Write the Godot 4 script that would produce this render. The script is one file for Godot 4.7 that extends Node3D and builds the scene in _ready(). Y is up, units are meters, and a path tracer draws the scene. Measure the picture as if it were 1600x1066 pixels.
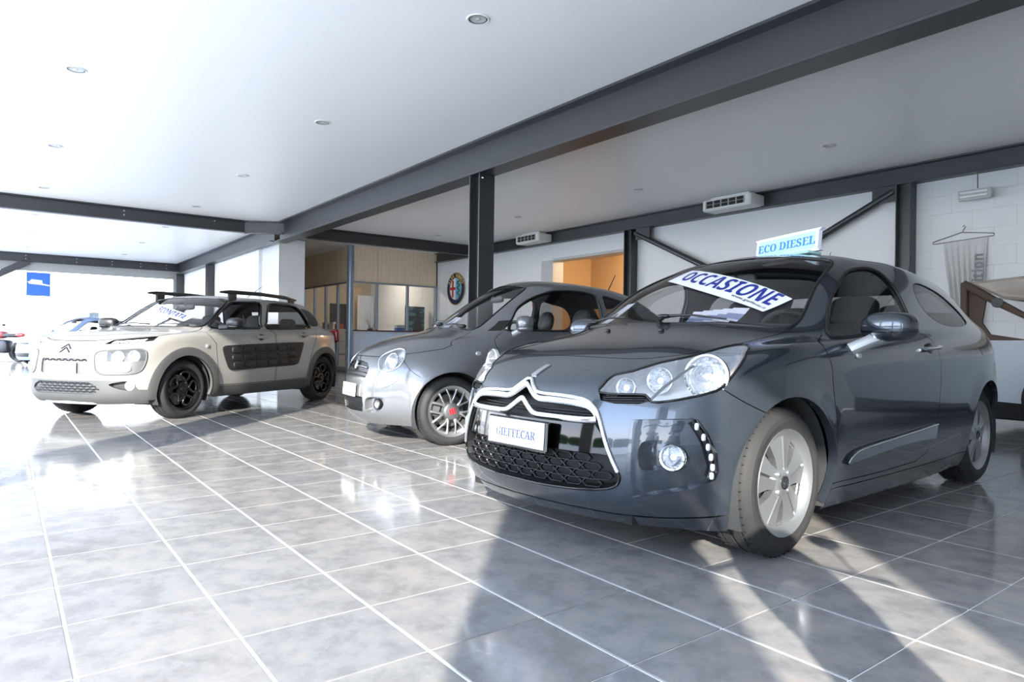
extends Node3D
# A car showroom seen from beside its glazed front. Plan axes: u runs along the building (-z), v into it (+x), heights are y.

const CEIL := 3.47
const WALLV := 10.4
const OFFU := 17.5
var mats := {}
var rng := RandomNumberGenerator.new()

func at(u: float, v: float, h := 0.0) -> Vector3:
	return Vector3(v, h, -u)

# ---------------------------------------------------------------- mesh builder
class MB:
	var v := PackedVector3Array()
	var n := PackedVector3Array()
	var t := PackedVector2Array()
	var i := PackedInt32Array()

	func vert(p: Vector3, nn: Vector3, uv := Vector2.ZERO) -> int:
		v.append(p); n.append(nn); t.append(uv)
		return v.size() - 1

	func tri(a: int, b: int, c: int) -> void:
		# front faces run clockwise: order the corners by the normal
		var fn := (v[b] - v[a]).cross(v[c] - v[a])
		if fn.dot(n[a] + n[b] + n[c]) > 0.0:
			i.append(a); i.append(c); i.append(b)
		else:
			i.append(a); i.append(b); i.append(c)

	func flat_tri(a: Vector3, b: Vector3, c: Vector3, away: Vector3) -> void:
		var fn := (b - a).cross(c - a).normalized()
		if fn.dot((a + b + c) / 3.0 - away) < 0.0: fn = -fn
		tri(vert(a, fn), vert(b, fn), vert(c, fn))

	# a flat quad facing nn
	func quad(a: Vector3, b: Vector3, c: Vector3, d: Vector3, nn: Vector3, uv := true) -> void:
		var k := vert(a, nn, Vector2(0, 1) if uv else Vector2.ZERO)
		vert(b, nn, Vector2(1, 1)); vert(c, nn, Vector2(1, 0)); vert(d, nn, Vector2(0, 0))
		tri(k, k + 1, k + 2); tri(k, k + 2, k + 3)

	# smooth quad with given normals
	func squad(p: Array, nn: Array) -> void:
		var k := vert(p[0], nn[0]); vert(p[1], nn[1]); vert(p[2], nn[2]); vert(p[3], nn[3])
		tri(k, k + 1, k + 2); tri(k, k + 2, k + 3)

	# box with chamfered edges between lo and hi
	func box(lo: Vector3, hi: Vector3, ch := 0.0, x := Transform3D()) -> void:
		var c := (lo + hi) / 2; var s := (hi - lo).abs() / 2
		ch = minf(ch, minf(s.x, minf(s.y, s.z)) * 0.9)
		var ax := [Vector3.RIGHT, Vector3.UP, Vector3.BACK]
		for k in 3:
			for sg in [-1.0, 1.0]:
				var nn: Vector3 = ax[k] * sg
				var a: Vector3 = ax[(k + 1) % 3]; var b: Vector3 = ax[(k + 2) % 3]
				var ea: float = s[(k + 1) % 3] - ch; var eb: float = s[(k + 2) % 3] - ch
				var o: Vector3 = c + nn * s[k]
				quad(x * (o - a * ea - b * eb), x * (o + a * ea - b * eb), x * (o + a * ea + b * eb), x * (o - a * ea + b * eb), (x.basis * nn).normalized())
		if ch <= 0.0: return
		for k in 3:
			var a: Vector3 = ax[(k + 1) % 3]; var b: Vector3 = ax[(k + 2) % 3]; var l: Vector3 = ax[k] * (s[k] - ch)
			var sa: float = s[(k + 1) % 3]; var sb: float = s[(k + 2) % 3]
			for s1 in [-1.0, 1.0]:
				for s2 in [-1.0, 1.0]:
					var p1: Vector3 = c + a * s1 * sa + b * s2 * (sb - ch)
					var p2: Vector3 = c + a * s1 * (sa - ch) + b * s2 * sb
					quad(x * (p1 - l), x * (p1 + l), x * (p2 + l), x * (p2 - l), (x.basis * (a * s1 + b * s2)).normalized())
		for s1 in [-1.0, 1.0]:
			for s2 in [-1.0, 1.0]:
				for s3 in [-1.0, 1.0]:
					var q := Vector3(s1, s2, s3)
					var e := c + q * s
					var nn := (x.basis * q).normalized()
					var k := vert(x * (e - Vector3(0, s2, s3) * ch), nn); vert(x * (e - Vector3(s1, 0, s3) * ch), nn); vert(x * (e - Vector3(s1, s2, 0) * ch), nn)
					tri(k, k + 1, k + 2)

	# round tube along points, radius one number or one per point
	func tube(p: Array, r, sides := 8, caps := true, squash := Vector2.ONE, up := Vector3.UP) -> void:
		var m := p.size()
		var first := v.size()
		for k in m:
			var d: Vector3 = (p[mini(k + 1, m - 1)] - p[maxi(k - 1, 0)]).normalized()
			var a := up.cross(d)
			if a.length() < 0.05: a = Vector3.RIGHT.cross(d)
			a = a.normalized()
			var b := d.cross(a)
			var rr: float = r[k] if r is Array else r
			for s in sides:
				var th := TAU * s / sides
				var q := a * cos(th) * squash.x + b * sin(th) * squash.y
				var nn := (a * cos(th) / squash.x + b * sin(th) / squash.y).normalized()
				vert(p[k] + q * rr, nn)
		for k in m - 1:
			for s in sides:
				var s2 := (s + 1) % sides
				tri(first + k * sides + s, first + k * sides + s2, first + (k + 1) * sides + s2)
				tri(first + k * sides + s, first + (k + 1) * sides + s2, first + (k + 1) * sides + s)
		if caps:
			for e in [0, m - 1]:
				var d: Vector3 = (p[1] - p[0]) if e == 0 else (p[m - 2] - p[m - 1])
				var nn := -d.normalized()
				var c := vert(p[e], nn)
				for s in sides: vert(v[first + e * sides + s], nn)
				for s in sides: tri(c, c + 1 + s, c + 1 + (s + 1) % sides)

	# profile of (radius, height) turned round the axis of x (its y axis); flat-shaded where the profile bends sharply
	func lathe(prof: Array, sides := 24, x := Transform3D(), from := 0.0, sweep := TAU) -> void:
		for k in prof.size() - 1:
			var a: Vector2 = prof[k]; var b: Vector2 = prof[k + 1]
			if a.is_equal_approx(b): continue
			var d := (b - a).normalized()
			var na := Vector2(d.y, -d.x); var nb := na
			if k > 0:
				var d0: Vector2 = (a - prof[k - 1]).normalized()
				if d0.dot(d) > 0.75: na = Vector2(d.y + d0.y, -d.x - d0.x).normalized()
			if k < prof.size() - 2:
				var d1: Vector2 = (prof[k + 2] - b).normalized()
				if d1.dot(d) > 0.75: nb = Vector2(d.y + d1.y, -d.x - d1.x).normalized()
			var first := v.size()
			for s in sides + 1:
				var th := from + sweep * s / sides
				var c := cos(th); var w := sin(th)
				vert(x * Vector3(a.x * c, a.y, a.x * w), (x.basis * Vector3(na.x * c, na.y, na.x * w)).normalized())
				vert(x * Vector3(b.x * c, b.y, b.x * w), (x.basis * Vector3(nb.x * c, nb.y, nb.x * w)).normalized())
			for s in sides:
				var q := first + s * 2
				if a.x > 1e-5: tri(q, q + 2, q + 3 if b.x > 1e-5 else q + 1)
				if b.x > 1e-5: tri(q, q + 3, q + 1)

	# polygon in the plane (x axis, y axis of xf) raised from h0 to h1 along its z axis
	func prism(poly: PackedVector2Array, h0: float, h1: float, x := Transform3D(), ch := 0.0) -> void:
		var m := poly.size()
		if Geometry2D.is_polygon_clockwise(poly): poly.reverse()
		var inner := poly
		if ch > 0.0:
			var off := Geometry2D.offset_polygon(poly, -ch)
			if off.size() == 1 and off[0].size() == m: 
				inner = off[0]
				# line the corners up with the outline
				var best := 0; var bd := 1e9
				for k in m:
					if inner[k].distance_to(poly[0]) < bd: bd = inner[k].distance_to(poly[0]); best = k
				var turned := PackedVector2Array()
				var cw := Geometry2D.is_polygon_clockwise(inner)
				for k in m: turned.append(inner[(best + (m - k if cw else k)) % m])
				inner = turned
			else: ch = 0.0
		var idx := Geometry2D.triangulate_polygon(inner)
		for side in [0, 1]:
			var z := h0 if side == 0 else h1
			var use := inner if side == 1 else poly
			if side == 0: idx = Geometry2D.triangulate_polygon(poly)
			else: idx = Geometry2D.triangulate_polygon(inner)
			var nn := (x.basis * Vector3(0, 0, signf(z - (h0 + h1) / 2))).normalized()
			var k := v.size()
			for q in use: vert(x * Vector3(q.x, q.y, z), nn, q)
			for j in range(0, idx.size(), 3): tri(k + idx[j], k + idx[j + 1], k + idx[j + 2])
		var sg := signf(h1 - h0)
		for k in m:
			var a := poly[k]; var b := poly[(k + 1) % m]
			var d := (b - a).normalized()
			var nn := (x.basis * Vector3(d.y, -d.x, 0)).normalized()
			quad(x * Vector3(a.x, a.y, h0), x * Vector3(b.x, b.y, h0), x * Vector3(b.x, b.y, h1 - ch * sg), x * Vector3(a.x, a.y, h1 - ch * sg), nn)
			if ch > 0.0:
				var c := inner[k]; var e := inner[(k + 1) % m]
				quad(x * Vector3(a.x, a.y, h1 - ch * sg), x * Vector3(b.x, b.y, h1 - ch * sg), x * Vector3(e.x, e.y, h1), x * Vector3(c.x, c.y, h1), (x.basis * Vector3(d.y, -d.x, sg)).normalized())

	func add(o: MB, x := Transform3D()) -> void:
		var k := v.size()
		for q in o.v.size():
			v.append(x * o.v[q]); n.append((x.basis * o.n[q]).normalized()); t.append(o.t[q])
		var flip := x.basis.determinant() < 0.0
		for q in range(0, o.i.size(), 3):
			i.append(k + o.i[q]); i.append(k + o.i[q + (2 if flip else 1)]); i.append(k + o.i[q + (1 if flip else 2)])

	func mesh() -> ArrayMesh:
		var m := ArrayMesh.new()
		if v.size() == 0 or i.size() == 0: return m
		var a := []
		a.resize(Mesh.ARRAY_MAX)
		a[Mesh.ARRAY_VERTEX] = v; a[Mesh.ARRAY_NORMAL] = n; a[Mesh.ARRAY_TEX_UV] = t; a[Mesh.ARRAY_INDEX] = i
		m.add_surface_from_arrays(Mesh.PRIMITIVE_TRIANGLES, a)
		return m

# ---------------------------------------------------------------- objects
var used := {}

func numbered(called: String) -> String:
	var k: int = used.get(called, 0)
	used[called] = k + 1
	return called if k == 0 else "%s_%03d" % [called, k]

func tag(o: Node3D, label: String, category: String, group := "") -> Node3D:
	o.set_meta("label", label); o.set_meta("category", category)
	if group: o.set_meta("group", group)
	return o

func thing(called: String, label: String, category: String, pos := Vector3.ZERO, turn := 0.0, group := "") -> Node3D:
	var o := Node3D.new()
	o.name = numbered(called)
	add_child(o)
	o.position = pos; o.rotation.y = turn
	return tag(o, label, category, group)

func obj(called: String, b, m: Material, parent: Node = self) -> MeshInstance3D:
	var o := MeshInstance3D.new()
	o.mesh = b.mesh() if b is MB else b
	o.name = numbered(called) if parent == self else called
	if o.mesh.get_surface_count() > 0: o.set_surface_override_material(0, m)
	parent.add_child(o, true)
	return o

func struct(called: String, b, m: Material, parent: Node = self) -> MeshInstance3D:
	var o := obj(called, b, m, parent)
	if parent == self: o.set_meta("kind", "structure")
	return o

func struct_root(called: String, pos := Vector3.ZERO) -> Node3D:
	var o := Node3D.new()
	o.name = numbered(called); add_child(o); o.position = pos
	o.set_meta("kind", "structure")
	return o

func copy_of(o: Node3D, label := "") -> Node3D:
	var c: Node3D = o.duplicate()
	c.name = numbered(String(o.name).trim_suffix("_000"))
	add_child(c)
	if label: c.set_meta("label", label)
	return c

func boxm(lo: Vector3, hi: Vector3, ch := 0.0) -> MB:
	var m := MB.new(); m.box(lo, hi, ch); return m

# ---------------------------------------------------------------- materials
func mat(key: String, c: Color, rough := 0.5, metal := 0.0, set := {}) -> StandardMaterial3D:
	if mats.has(key): return mats[key]
	var m := StandardMaterial3D.new()
	m.resource_name = key
	m.albedo_color = c; m.roughness = rough; m.metallic = metal
	for k in set: m.set(k, set[k])
	mats[key] = m
	return m

func noise_tex(seed_: int, freq: float, size: int, ramp: Array, octaves := 4, kind := FastNoiseLite.TYPE_SIMPLEX_SMOOTH, warp := 0.0, normal := false, strength := 4.0, gain := 0.5) -> NoiseTexture2D:
	var n := FastNoiseLite.new()
	n.seed = seed_; n.frequency = freq; n.noise_type = kind; n.fractal_octaves = octaves
	n.fractal_type = FastNoiseLite.FRACTAL_FBM
	n.fractal_gain = gain
	if warp > 0.0:
		n.domain_warp_enabled = true; n.domain_warp_amplitude = warp; n.domain_warp_frequency = freq
	var t := NoiseTexture2D.new()
	t.width = size; t.height = size; t.noise = n; t.seamless = true; t.generate_mipmaps = false
	if normal:
		t.as_normal_map = true; t.bump_strength = strength
	else:
		var g := Gradient.new()
		var offs := PackedFloat32Array(); var cols := PackedColorArray()
		for e in ramp: offs.append(e[0]); cols.append(e[1])
		g.offsets = offs; g.colors = cols
		t.color_ramp = g
	return t

func glass(key: String, tint := Color(0.02, 0.03, 0.03), alpha := 0.12) -> StandardMaterial3D:
	return mat(key, Color(tint.r, tint.g, tint.b, alpha), 0.0, 0.0, {"transparency": BaseMaterial3D.TRANSPARENCY_ALPHA, "cull_mode": BaseMaterial3D.CULL_DISABLED})

# ---------------------------------------------------------------- car body surface
# A smooth surface over a net of ribs (round the car from nose to tail) and levels (from sill to roof), left half; the right half mirrors it.
# Net points are (rearwards from the front axle, to the car's left, up). Panels are cut out of it along outlines given in rib and level numbers.
class CarSkin:
	var N: int
	var M: int
	var na: int
	var nt: int
	var w: int
	var h: int
	var pos := PackedVector3Array()
	var nor := PackedVector3Array()
	var lab := PackedInt32Array()
	var cells := {}
	var arches: Array

	func bas(x: float) -> Array:
		return [(1.0 - x) ** 3 / 6.0, (3.0 * x ** 3 - 6.0 * x * x + 4.0) / 6.0, (-3.0 * x ** 3 + 3.0 * x * x + 3.0 * x + 1.0) / 6.0, x ** 3 / 6.0]

	func pad(c: Array) -> Array:
		var f := Vector3(1, -1, 1)
		var p := []
		for j in M:
			var row: PackedVector3Array = c[j].duplicate()
			row.insert(0, c[j][1] * f)
			row.append(c[j][N - 2] * f)
			p.append(row)
		var low := PackedVector3Array(); var top := PackedVector3Array()
		for k in N + 2:
			low.append(p[0][k] * 2.0 - p[1][k]); top.append(p[M - 2][k] * f)
		p.insert(0, low); p.append(top)
		return p

	func _init(levels: Array, arch: Array, na_: int, nt_: int) -> void:
		M = levels.size(); N = levels[0].size() / 3
		na = na_; nt = nt_; arches = arch
		var d := []
		for l in levels:
			var row := PackedVector3Array()
			for k in N: row.append(Vector3(l[k * 3], l[k * 3 + 1], l[k * 3 + 2]))
			d.append(row)
		var c := d.duplicate(true)
		var p: Array
		for it in 3:
			p = pad(c)
			for j in M:
				for k in N:
					var s := Vector3.ZERO
					for y in 3:
						for x in 3:
							s += p[j + y][k + x] * ([1.0, 4.0, 1.0][y] * [1.0, 4.0, 1.0][x] / 36.0)
					var e: Vector3 = (d[j][k] - s) * 0.8
					if k == 0 or k == N - 1 or j == M - 1: e.y = 0.0
					c[j][k] += e
		p = pad(c)
		w = (N - 1) * na + 1; h = (M - 1) * nt + 1
		# along the levels first, then along the ribs
		var cols := []
		for r in h:
			var tt := float(r) / nt
			var j := mini(int(tt), M - 2)
			var b := bas(tt - j)
			var row := PackedVector3Array()
			for k in N + 2: row.append(p[j][k] * b[0] + p[j + 1][k] * b[1] + p[j + 2][k] * b[2] + p[j + 3][k] * b[3])
			cols.append(row)
		var ba := []
		for x in na: ba.append(bas(float(x) / na))
		ba.append(bas(1.0))
		pos.resize(w * h); nor.resize(w * h)
		for r in h:
			var row: PackedVector3Array = cols[r]
			for x in w:
				var k := mini(x / na, N - 2)
				var b: Array = ba[x - k * na]
				var q: Vector3 = row[k] * b[0] + row[k + 1] * b[1] + row[k + 2] * b[2] + row[k + 3] * b[3]
				for e in arches:
					if q.y > 0.45 and q.z < 0.98:
						var dd: float = (Vector2(q.x - e[0], q.z - e[1]).length() - e[2]) / e[4]
						q.y += e[3] * exp(-dd * dd * (0.2 if dd < 0.0 else 1.0))
				if x == 0 or x == w - 1 or r == h - 1: q.y = 0.0
				pos[r * w + x] = q
		normals()
		lab.resize((w - 1) * (h - 1)); lab.fill(0)

	func normals() -> void:
		for r in h:
			for x in w:
				var here := pos[r * w + x]
				var da: Vector3
				if x == 0: da = Vector3(0, 1, 0)
				elif x == w - 1: da = Vector3(0, -1, 0)
				else: da = pos[r * w + x + 1] - pos[r * w + x - 1]
				var dt: Vector3
				if r == 0: dt = pos[w + x] - here
				elif r == h - 1: dt = Vector3(0, -1, 0)
				else: dt = pos[(r + 1) * w + x] - pos[(r - 1) * w + x]
				var nn := dt.cross(da)
				if nn.length() < 1e-9: nn = Vector3(0, 0, 1)
				nn = nn.normalized()
				if nn.dot(here - Vector3(1.2, 0, 0.6)) < 0.0 and not (here.z < 0.5 and absf(nn.z) > 0.8): nn = -nn
				nor[r * w + x] = nn

	func cell_at(a: float, t: float) -> Vector2i:
		return Vector2i(clampi(int(a * na), 0, w - 2), clampi(int(t * nt), 0, h - 2))

	func P(a: float, t: float, lift := 0.0) -> Vector3:
		var s := signf(a) if a != 0.0 else 1.0
		a = absf(a)
		var c := cell_at(a, t)
		var fx := clampf(a * na - c.x, -0.5, 1.0); var fy := clampf(t * nt - c.y, -1.0, 1.0)
		var k := c.y * w + c.x
		var q := (pos[k] * (1 - fx) + pos[k + 1] * fx) * (1 - fy) + (pos[k + w] * (1 - fx) + pos[k + w + 1] * fx) * fy
		if lift != 0.0: q += Nn(a, t) * lift
		return Vector3(q.x, q.y * s, q.z)

	func Nn(a: float, t: float) -> Vector3:
		var s := signf(a) if a != 0.0 else 1.0
		a = absf(a)
		var c := cell_at(a, t)
		var fx := clampf(a * na - c.x, 0.0, 1.0); var fy := clampf(t * nt - c.y, 0.0, 1.0)
		var k := c.y * w + c.x
		var q := ((nor[k] * (1 - fx) + nor[k + 1] * fx) * (1 - fy) + (nor[k + w] * (1 - fx) + nor[k + w + 1] * fx) * fy).normalized()
		return Vector3(q.x, q.y * s, q.z)

	# rib and level numbers of the point seen at (x, z) from the side (front = false) or at (y, z) from the front
	func find(u: float, v: float, front := false, tmin := 0.0, tmax := 99.0) -> Vector2:
		var best := 1e9; var bx := 0; var br := 0
		var r0 := int(tmin * nt); var r1 := mini(h - 1, int(tmax * nt))
		var x1 := int(6.5 * na) if front else w - 1
		var step := 3
		for r in range(r0, r1 + 1, step):
			for x in range(0, x1 + 1, step):
				var q := pos[r * w + x]
				var e := ((q.y if front else q.x) - u) ** 2 + (q.z - v) ** 2
				if e < best: best = e; bx = x; br = r
		var a := float(bx) / na; var t := float(br) / nt
		for it in 12:
			var p0 := P(a, t); var pa := P(a + 0.02, t); var pt := P(a, t + 0.02)
			var f0 := Vector2((p0.y if front else p0.x) - u, p0.z - v)
			var ja := (Vector2(pa.y if front else pa.x, pa.z) - Vector2(p0.y if front else p0.x, p0.z)) / 0.02
			var jt := (Vector2(pt.y if front else pt.x, pt.z) - Vector2(p0.y if front else p0.x, p0.z)) / 0.02
			var det := ja.x * jt.y - ja.y * jt.x
			if absf(det) < 1e-7: break
			var sa := -(f0.x * jt.y - f0.y * jt.x) / det
			var st := -(ja.x * f0.y - ja.y * f0.x) / det
			a = clampf(a + clampf(sa, -0.5, 0.5), 0.0, N - 1.0); t = clampf(t + clampf(st, -0.5, 0.5), 0.0, M - 1.0)
			if absf(sa) + absf(st) < 1e-4: break
		return Vector2(a, t)

	func outline(pts: Array, front := false, tmin := 0.0, tmax := 99.0) -> PackedVector2Array:
		var o := PackedVector2Array()
		for p in pts: o.append(find(p[0], p[1], front, tmin, tmax))
		return o

	func cut(label: int, poly: PackedVector2Array, only := [0]) -> void:
		if Geometry2D.is_polygon_clockwise(poly): poly.reverse()
		var lo := poly[0]; var hi := poly[0]
		for q in poly: lo = lo.min(q); hi = hi.max(q)
		for cy in range(maxi(0, int(floor(lo.y * nt))), mini(h - 2, int(hi.y * nt)) + 1):
			for cx in range(maxi(0, int(floor(lo.x * na))), mini(w - 2, int(hi.x * na)) + 1):
				var k := cy * (w - 1) + cx
				if lab[k] >= 0 and not lab[k] in only: continue
				var sq := PackedVector2Array([Vector2(cx, cy) / Vector2(na, nt), Vector2(cx + 1, cy) / Vector2(na, nt), Vector2(cx + 1, cy + 1) / Vector2(na, nt), Vector2(cx, cy + 1) / Vector2(na, nt)])
				var have: Array = cells[k] if lab[k] < 0 else [[sq, lab[k]]]
				var now := []
				var changed := false
				for e in have:
					if not e[1] in only:
						now.append(e); continue
					var ins := Geometry2D.intersect_polygons(e[0], poly)
					if ins.is_empty():
						now.append(e); continue
					changed = true
					for q in ins:
						if not Geometry2D.is_polygon_clockwise(q): now.append([q, label])
					for q in Geometry2D.clip_polygons(e[0], poly):
						if not Geometry2D.is_polygon_clockwise(q): now.append([q, e[1]])
				if not changed: continue
				if now.size() == 1 and now[0][0].size() == 4 and absf(area(now[0][0]) - 1.0 / (na * nt)) < 1e-6:
					lab[k] = now[0][1]
					cells.erase(k)
				else:
					lab[k] = -1
					cells[k] = now

	func area(p: PackedVector2Array) -> float:
		var s := 0.0
		for k in p.size(): s += p[k].cross(p[(k + 1) % p.size()])
		return absf(s) / 2

	# strip of width wd (metres) along a line of rib and level numbers
	func cut_line(label: int, pts: PackedVector2Array, wd: float, only := [0]) -> void:
		for k in pts.size() - 1:
			var a := pts[k]; var b := pts[k + 1]
			var off := across(a, b, wd / 2)
			var d := (b - a) * 0.02
			cut(label, PackedVector2Array([a - d - off, b + d - off, b + d + off, a - d + off]), only)

	# step in rib and level numbers that moves dist metres along the surface, square to the way from a to b
	func across(a: Vector2, b: Vector2, dist: float) -> Vector2:
		var m := (a + b) / 2
		var e := 0.05
		var p := P(m.x, m.y)
		var ja := (P(m.x + e, m.y) - p) / e; var jt := (P(m.x, m.y + e) - p) / e
		var d := ja * (b.x - a.x) + jt * (b.y - a.y)
		if d.length() < 1e-6: return Vector2.ZERO
		var s := Nn(m.x, m.y).cross(d.normalized()) * dist
		# least squares on the two tangents
		var aa := ja.dot(ja); var tt := jt.dot(jt); var at_ := ja.dot(jt)
		var det := aa * tt - at_ * at_
		if absf(det) < 1e-12: return Vector2.ZERO
		var ra := ja.dot(s); var rt := jt.dot(s)
		return Vector2((ra * tt - rt * at_) / det, (rt * aa - ra * at_) / det)

	# to the car's own axes: x forward, y up, z to its right
	func own(p: Vector3) -> Vector3:
		return Vector3(-p.x, p.z, -p.y)

	func build(labels: Array, lift := 0.0, sides := [1.0, -1.0], inward := false) -> MB:
		var m := MB.new()
		var sg := -1.0 if inward else 1.0
		for s in sides:
			var seen := {}
			var f := Vector3(1, s, 1)
			for k in lab.size():
				if lab[k] >= 0:
					if not lab[k] in labels: continue
					var cx := k % (w - 1); var cy := k / (w - 1)
					var id := []
					for q in [cy * w + cx, cy * w + cx + 1, (cy + 1) * w + cx + 1, (cy + 1) * w + cx]:
						if not seen.has(q):
							seen[q] = m.vert(own((pos[q] + nor[q] * lift) * f), own(nor[q] * f) * sg)
						id.append(seen[q])
					m.tri(id[0], id[1], id[2]); m.tri(id[0], id[2], id[3])
				else:
					for e in cells[k]:
						if not e[1] in labels: continue
						var poly: PackedVector2Array = e[0]
						var idx := Geometry2D.triangulate_polygon(poly)
						if idx.is_empty(): continue
						var b := m.v.size()
						for q in poly:
							m.vert(own((P(q.x, q.y) + Nn(q.x, q.y) * lift) * f), own(Nn(q.x, q.y) * f) * sg)
						for j in range(0, idx.size(), 3): m.tri(b + idx[j], b + idx[j + 1], b + idx[j + 2])
		return m

	# wall from lift h0 to lift h1 along a closed outline (or an open line)
	func rim(m: MB, poly: PackedVector2Array, h0: float, h1: float, sides := [1.0, -1.0], closed := true, shrink := 0.0) -> void:
		var cen := Vector2.ZERO
		for q in poly: cen += q / poly.size()
		for s in sides:
			var f := Vector3(1, s, 1)
			var cnt := poly.size() if closed else poly.size() - 1
			for k in cnt:
				var a := poly[k]; var b := poly[(k + 1) % poly.size()]
				if a.distance_to(b) < 1e-5: continue
				var ai := a.lerp(cen, shrink); var bi := b.lerp(cen, shrink)
				var p := [own(P(a.x, a.y, h0) * f), own(P(b.x, b.y, h0) * f), own(P(bi.x, bi.y, h1) * f), own(P(ai.x, ai.y, h1) * f)]
				var nn: Vector3 = (p[1] - p[0]).cross(p[3] - p[0]).normalized()
				var c := own(P(cen.x, cen.y) * f)
				if nn.dot(c - p[0]) < 0.0: nn = -nn
				m.quad(p[0], p[1], p[2], p[3], nn)

	# points above a line of rib and level numbers, in the car's own axes
	func along(pts: PackedVector2Array, lift := 0.0, s := 1.0) -> Array:
		var o := []
		for q in pts: o.append(own(P(q.x, q.y, lift) * Vector3(1, s, 1)))
		return o

	# a flat mesh (letters) laid on the surface: the box lo..hi of its plane goes to the four rib and level corners c (low left, low right, top right, top left)
	func lay(src: Mesh, lo: Vector2, hi: Vector2, c: PackedVector2Array, lift := 0.003) -> MB:
		var m := MB.new()
		for sf in src.get_surface_count():
			var ar := src.surface_get_arrays(sf)
			var vs: PackedVector3Array = ar[Mesh.ARRAY_VERTEX]
			var b := m.v.size()
			for q in vs:
				var f := (Vector2(q.x, q.y) - lo) / (hi - lo)
				var at_ := c[0].lerp(c[1], f.x).lerp(c[3].lerp(c[2], f.x), f.y)
				m.vert(own(P(at_.x, at_.y, lift + q.z)), own(Nn(at_.x, at_.y)))
			var ix: PackedInt32Array = ar[Mesh.ARRAY_INDEX] if ar[Mesh.ARRAY_INDEX] != null else PackedInt32Array(range(vs.size()))
			for j in range(0, ix.size() / 3 * 3, 3): m.tri(b + ix[j], b + ix[j + 1], b + ix[j + 2])
		return m

static func v2(list: Array) -> PackedVector2Array:
	var o := PackedVector2Array()
	for k in range(0, list.size(), 2): o.append(Vector2(list[k], list[k + 1]))
	return o

# rounder outline through the same points
static func smooth(p: PackedVector2Array, sub := 4, closed := true) -> PackedVector2Array:
	var o := PackedVector2Array()
	var n := p.size()
	for k in (n if closed else n - 1):
		var a := p[(k - 1 + n) % n] if closed or k > 0 else p[k]
		var b := p[k]; var c := p[(k + 1) % n]
		var d := p[(k + 2) % n] if closed or k < n - 2 else c
		for s in sub: o.append(b.cubic_interpolate(c, a, d, float(s) / sub))
	if not closed: o.append(p[n - 1])
	return o

func _ready() -> void:
	rng.seed = 7
	# camera: 0.862 m above the tiles, looking 37 degrees off the building's length
	var cam := Camera3D.new()
	cam.name = "camera"
	add_child(cam)
	cam.fov = rad_to_deg(2.0 * atan(533.0 / 1052.0))
	cam.position = Vector3(0, 0.862, 0)
	cam.rotation_order = EULER_ORDER_YXZ
	cam.rotation = Vector3(deg_to_rad(0.1), deg_to_rad(-37.1), deg_to_rad(0.78))
	cam.near = 0.05; cam.far = 400.0
	cam.current = true
	# sky and sun
	var sun := DirectionalLight3D.new()
	sun.name = "sun"
	add_child(sun)
	var el := deg_to_rad(20.6); var az := deg_to_rad(41.7)
	var way := at(cos(az) * cos(el), sin(az) * cos(el), -sin(el))
	sun.look_at_from_position(Vector3.ZERO, way)
	sun.light_energy = 3.4
	sun.light_color = Color(1.0, 0.975, 0.93)
	sun.light_angular_distance = 0.55
	sun.shadow_enabled = true
	sun.sky_mode = DirectionalLight3D.SKY_MODE_LIGHT_ONLY
	var we := WorldEnvironment.new()
	we.name = "surroundings"
	add_child(we)
	var env := Environment.new()
	we.environment = env
	var sky := Sky.new(); var sm := ProceduralSkyMaterial.new()
	sm.sky_top_color = Color(0.66, 0.76, 0.90)
	sm.sky_horizon_color = Color(0.97, 0.97, 0.97)
	sm.ground_bottom_color = Color(0.55, 0.55, 0.54)
	sm.ground_horizon_color = Color(0.80, 0.82, 0.84)
	sm.sky_curve = 0.16
	sm.sky_energy_multiplier = 2.25
	sm.ground_energy_multiplier = 2.0
	sky.sky_material = sm
	env.background_mode = Environment.BG_SKY
	env.sky = sky
	env.tonemap_mode = Environment.TONE_MAPPER_LINEAR
	env.tonemap_exposure = 1.78
	env.sdfgi_enabled = true; env.ssao_enabled = true; env.ssil_enabled = true
	build_shell()
	build_floor()
	build_steel()
	build_hatchback()
	build_city_car()
	build_crossover()
	build_fittings()
	build_car_things()
# ---------------------------------------------------------------- the building
const TU := 0.3848
const TV := 0.400
const TU0 := 3.166
const TV0 := 0.1557

func white_paint() -> StandardMaterial3D:
	return mat("white_paint", Color(0.88, 0.88, 0.875), 0.6)

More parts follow.
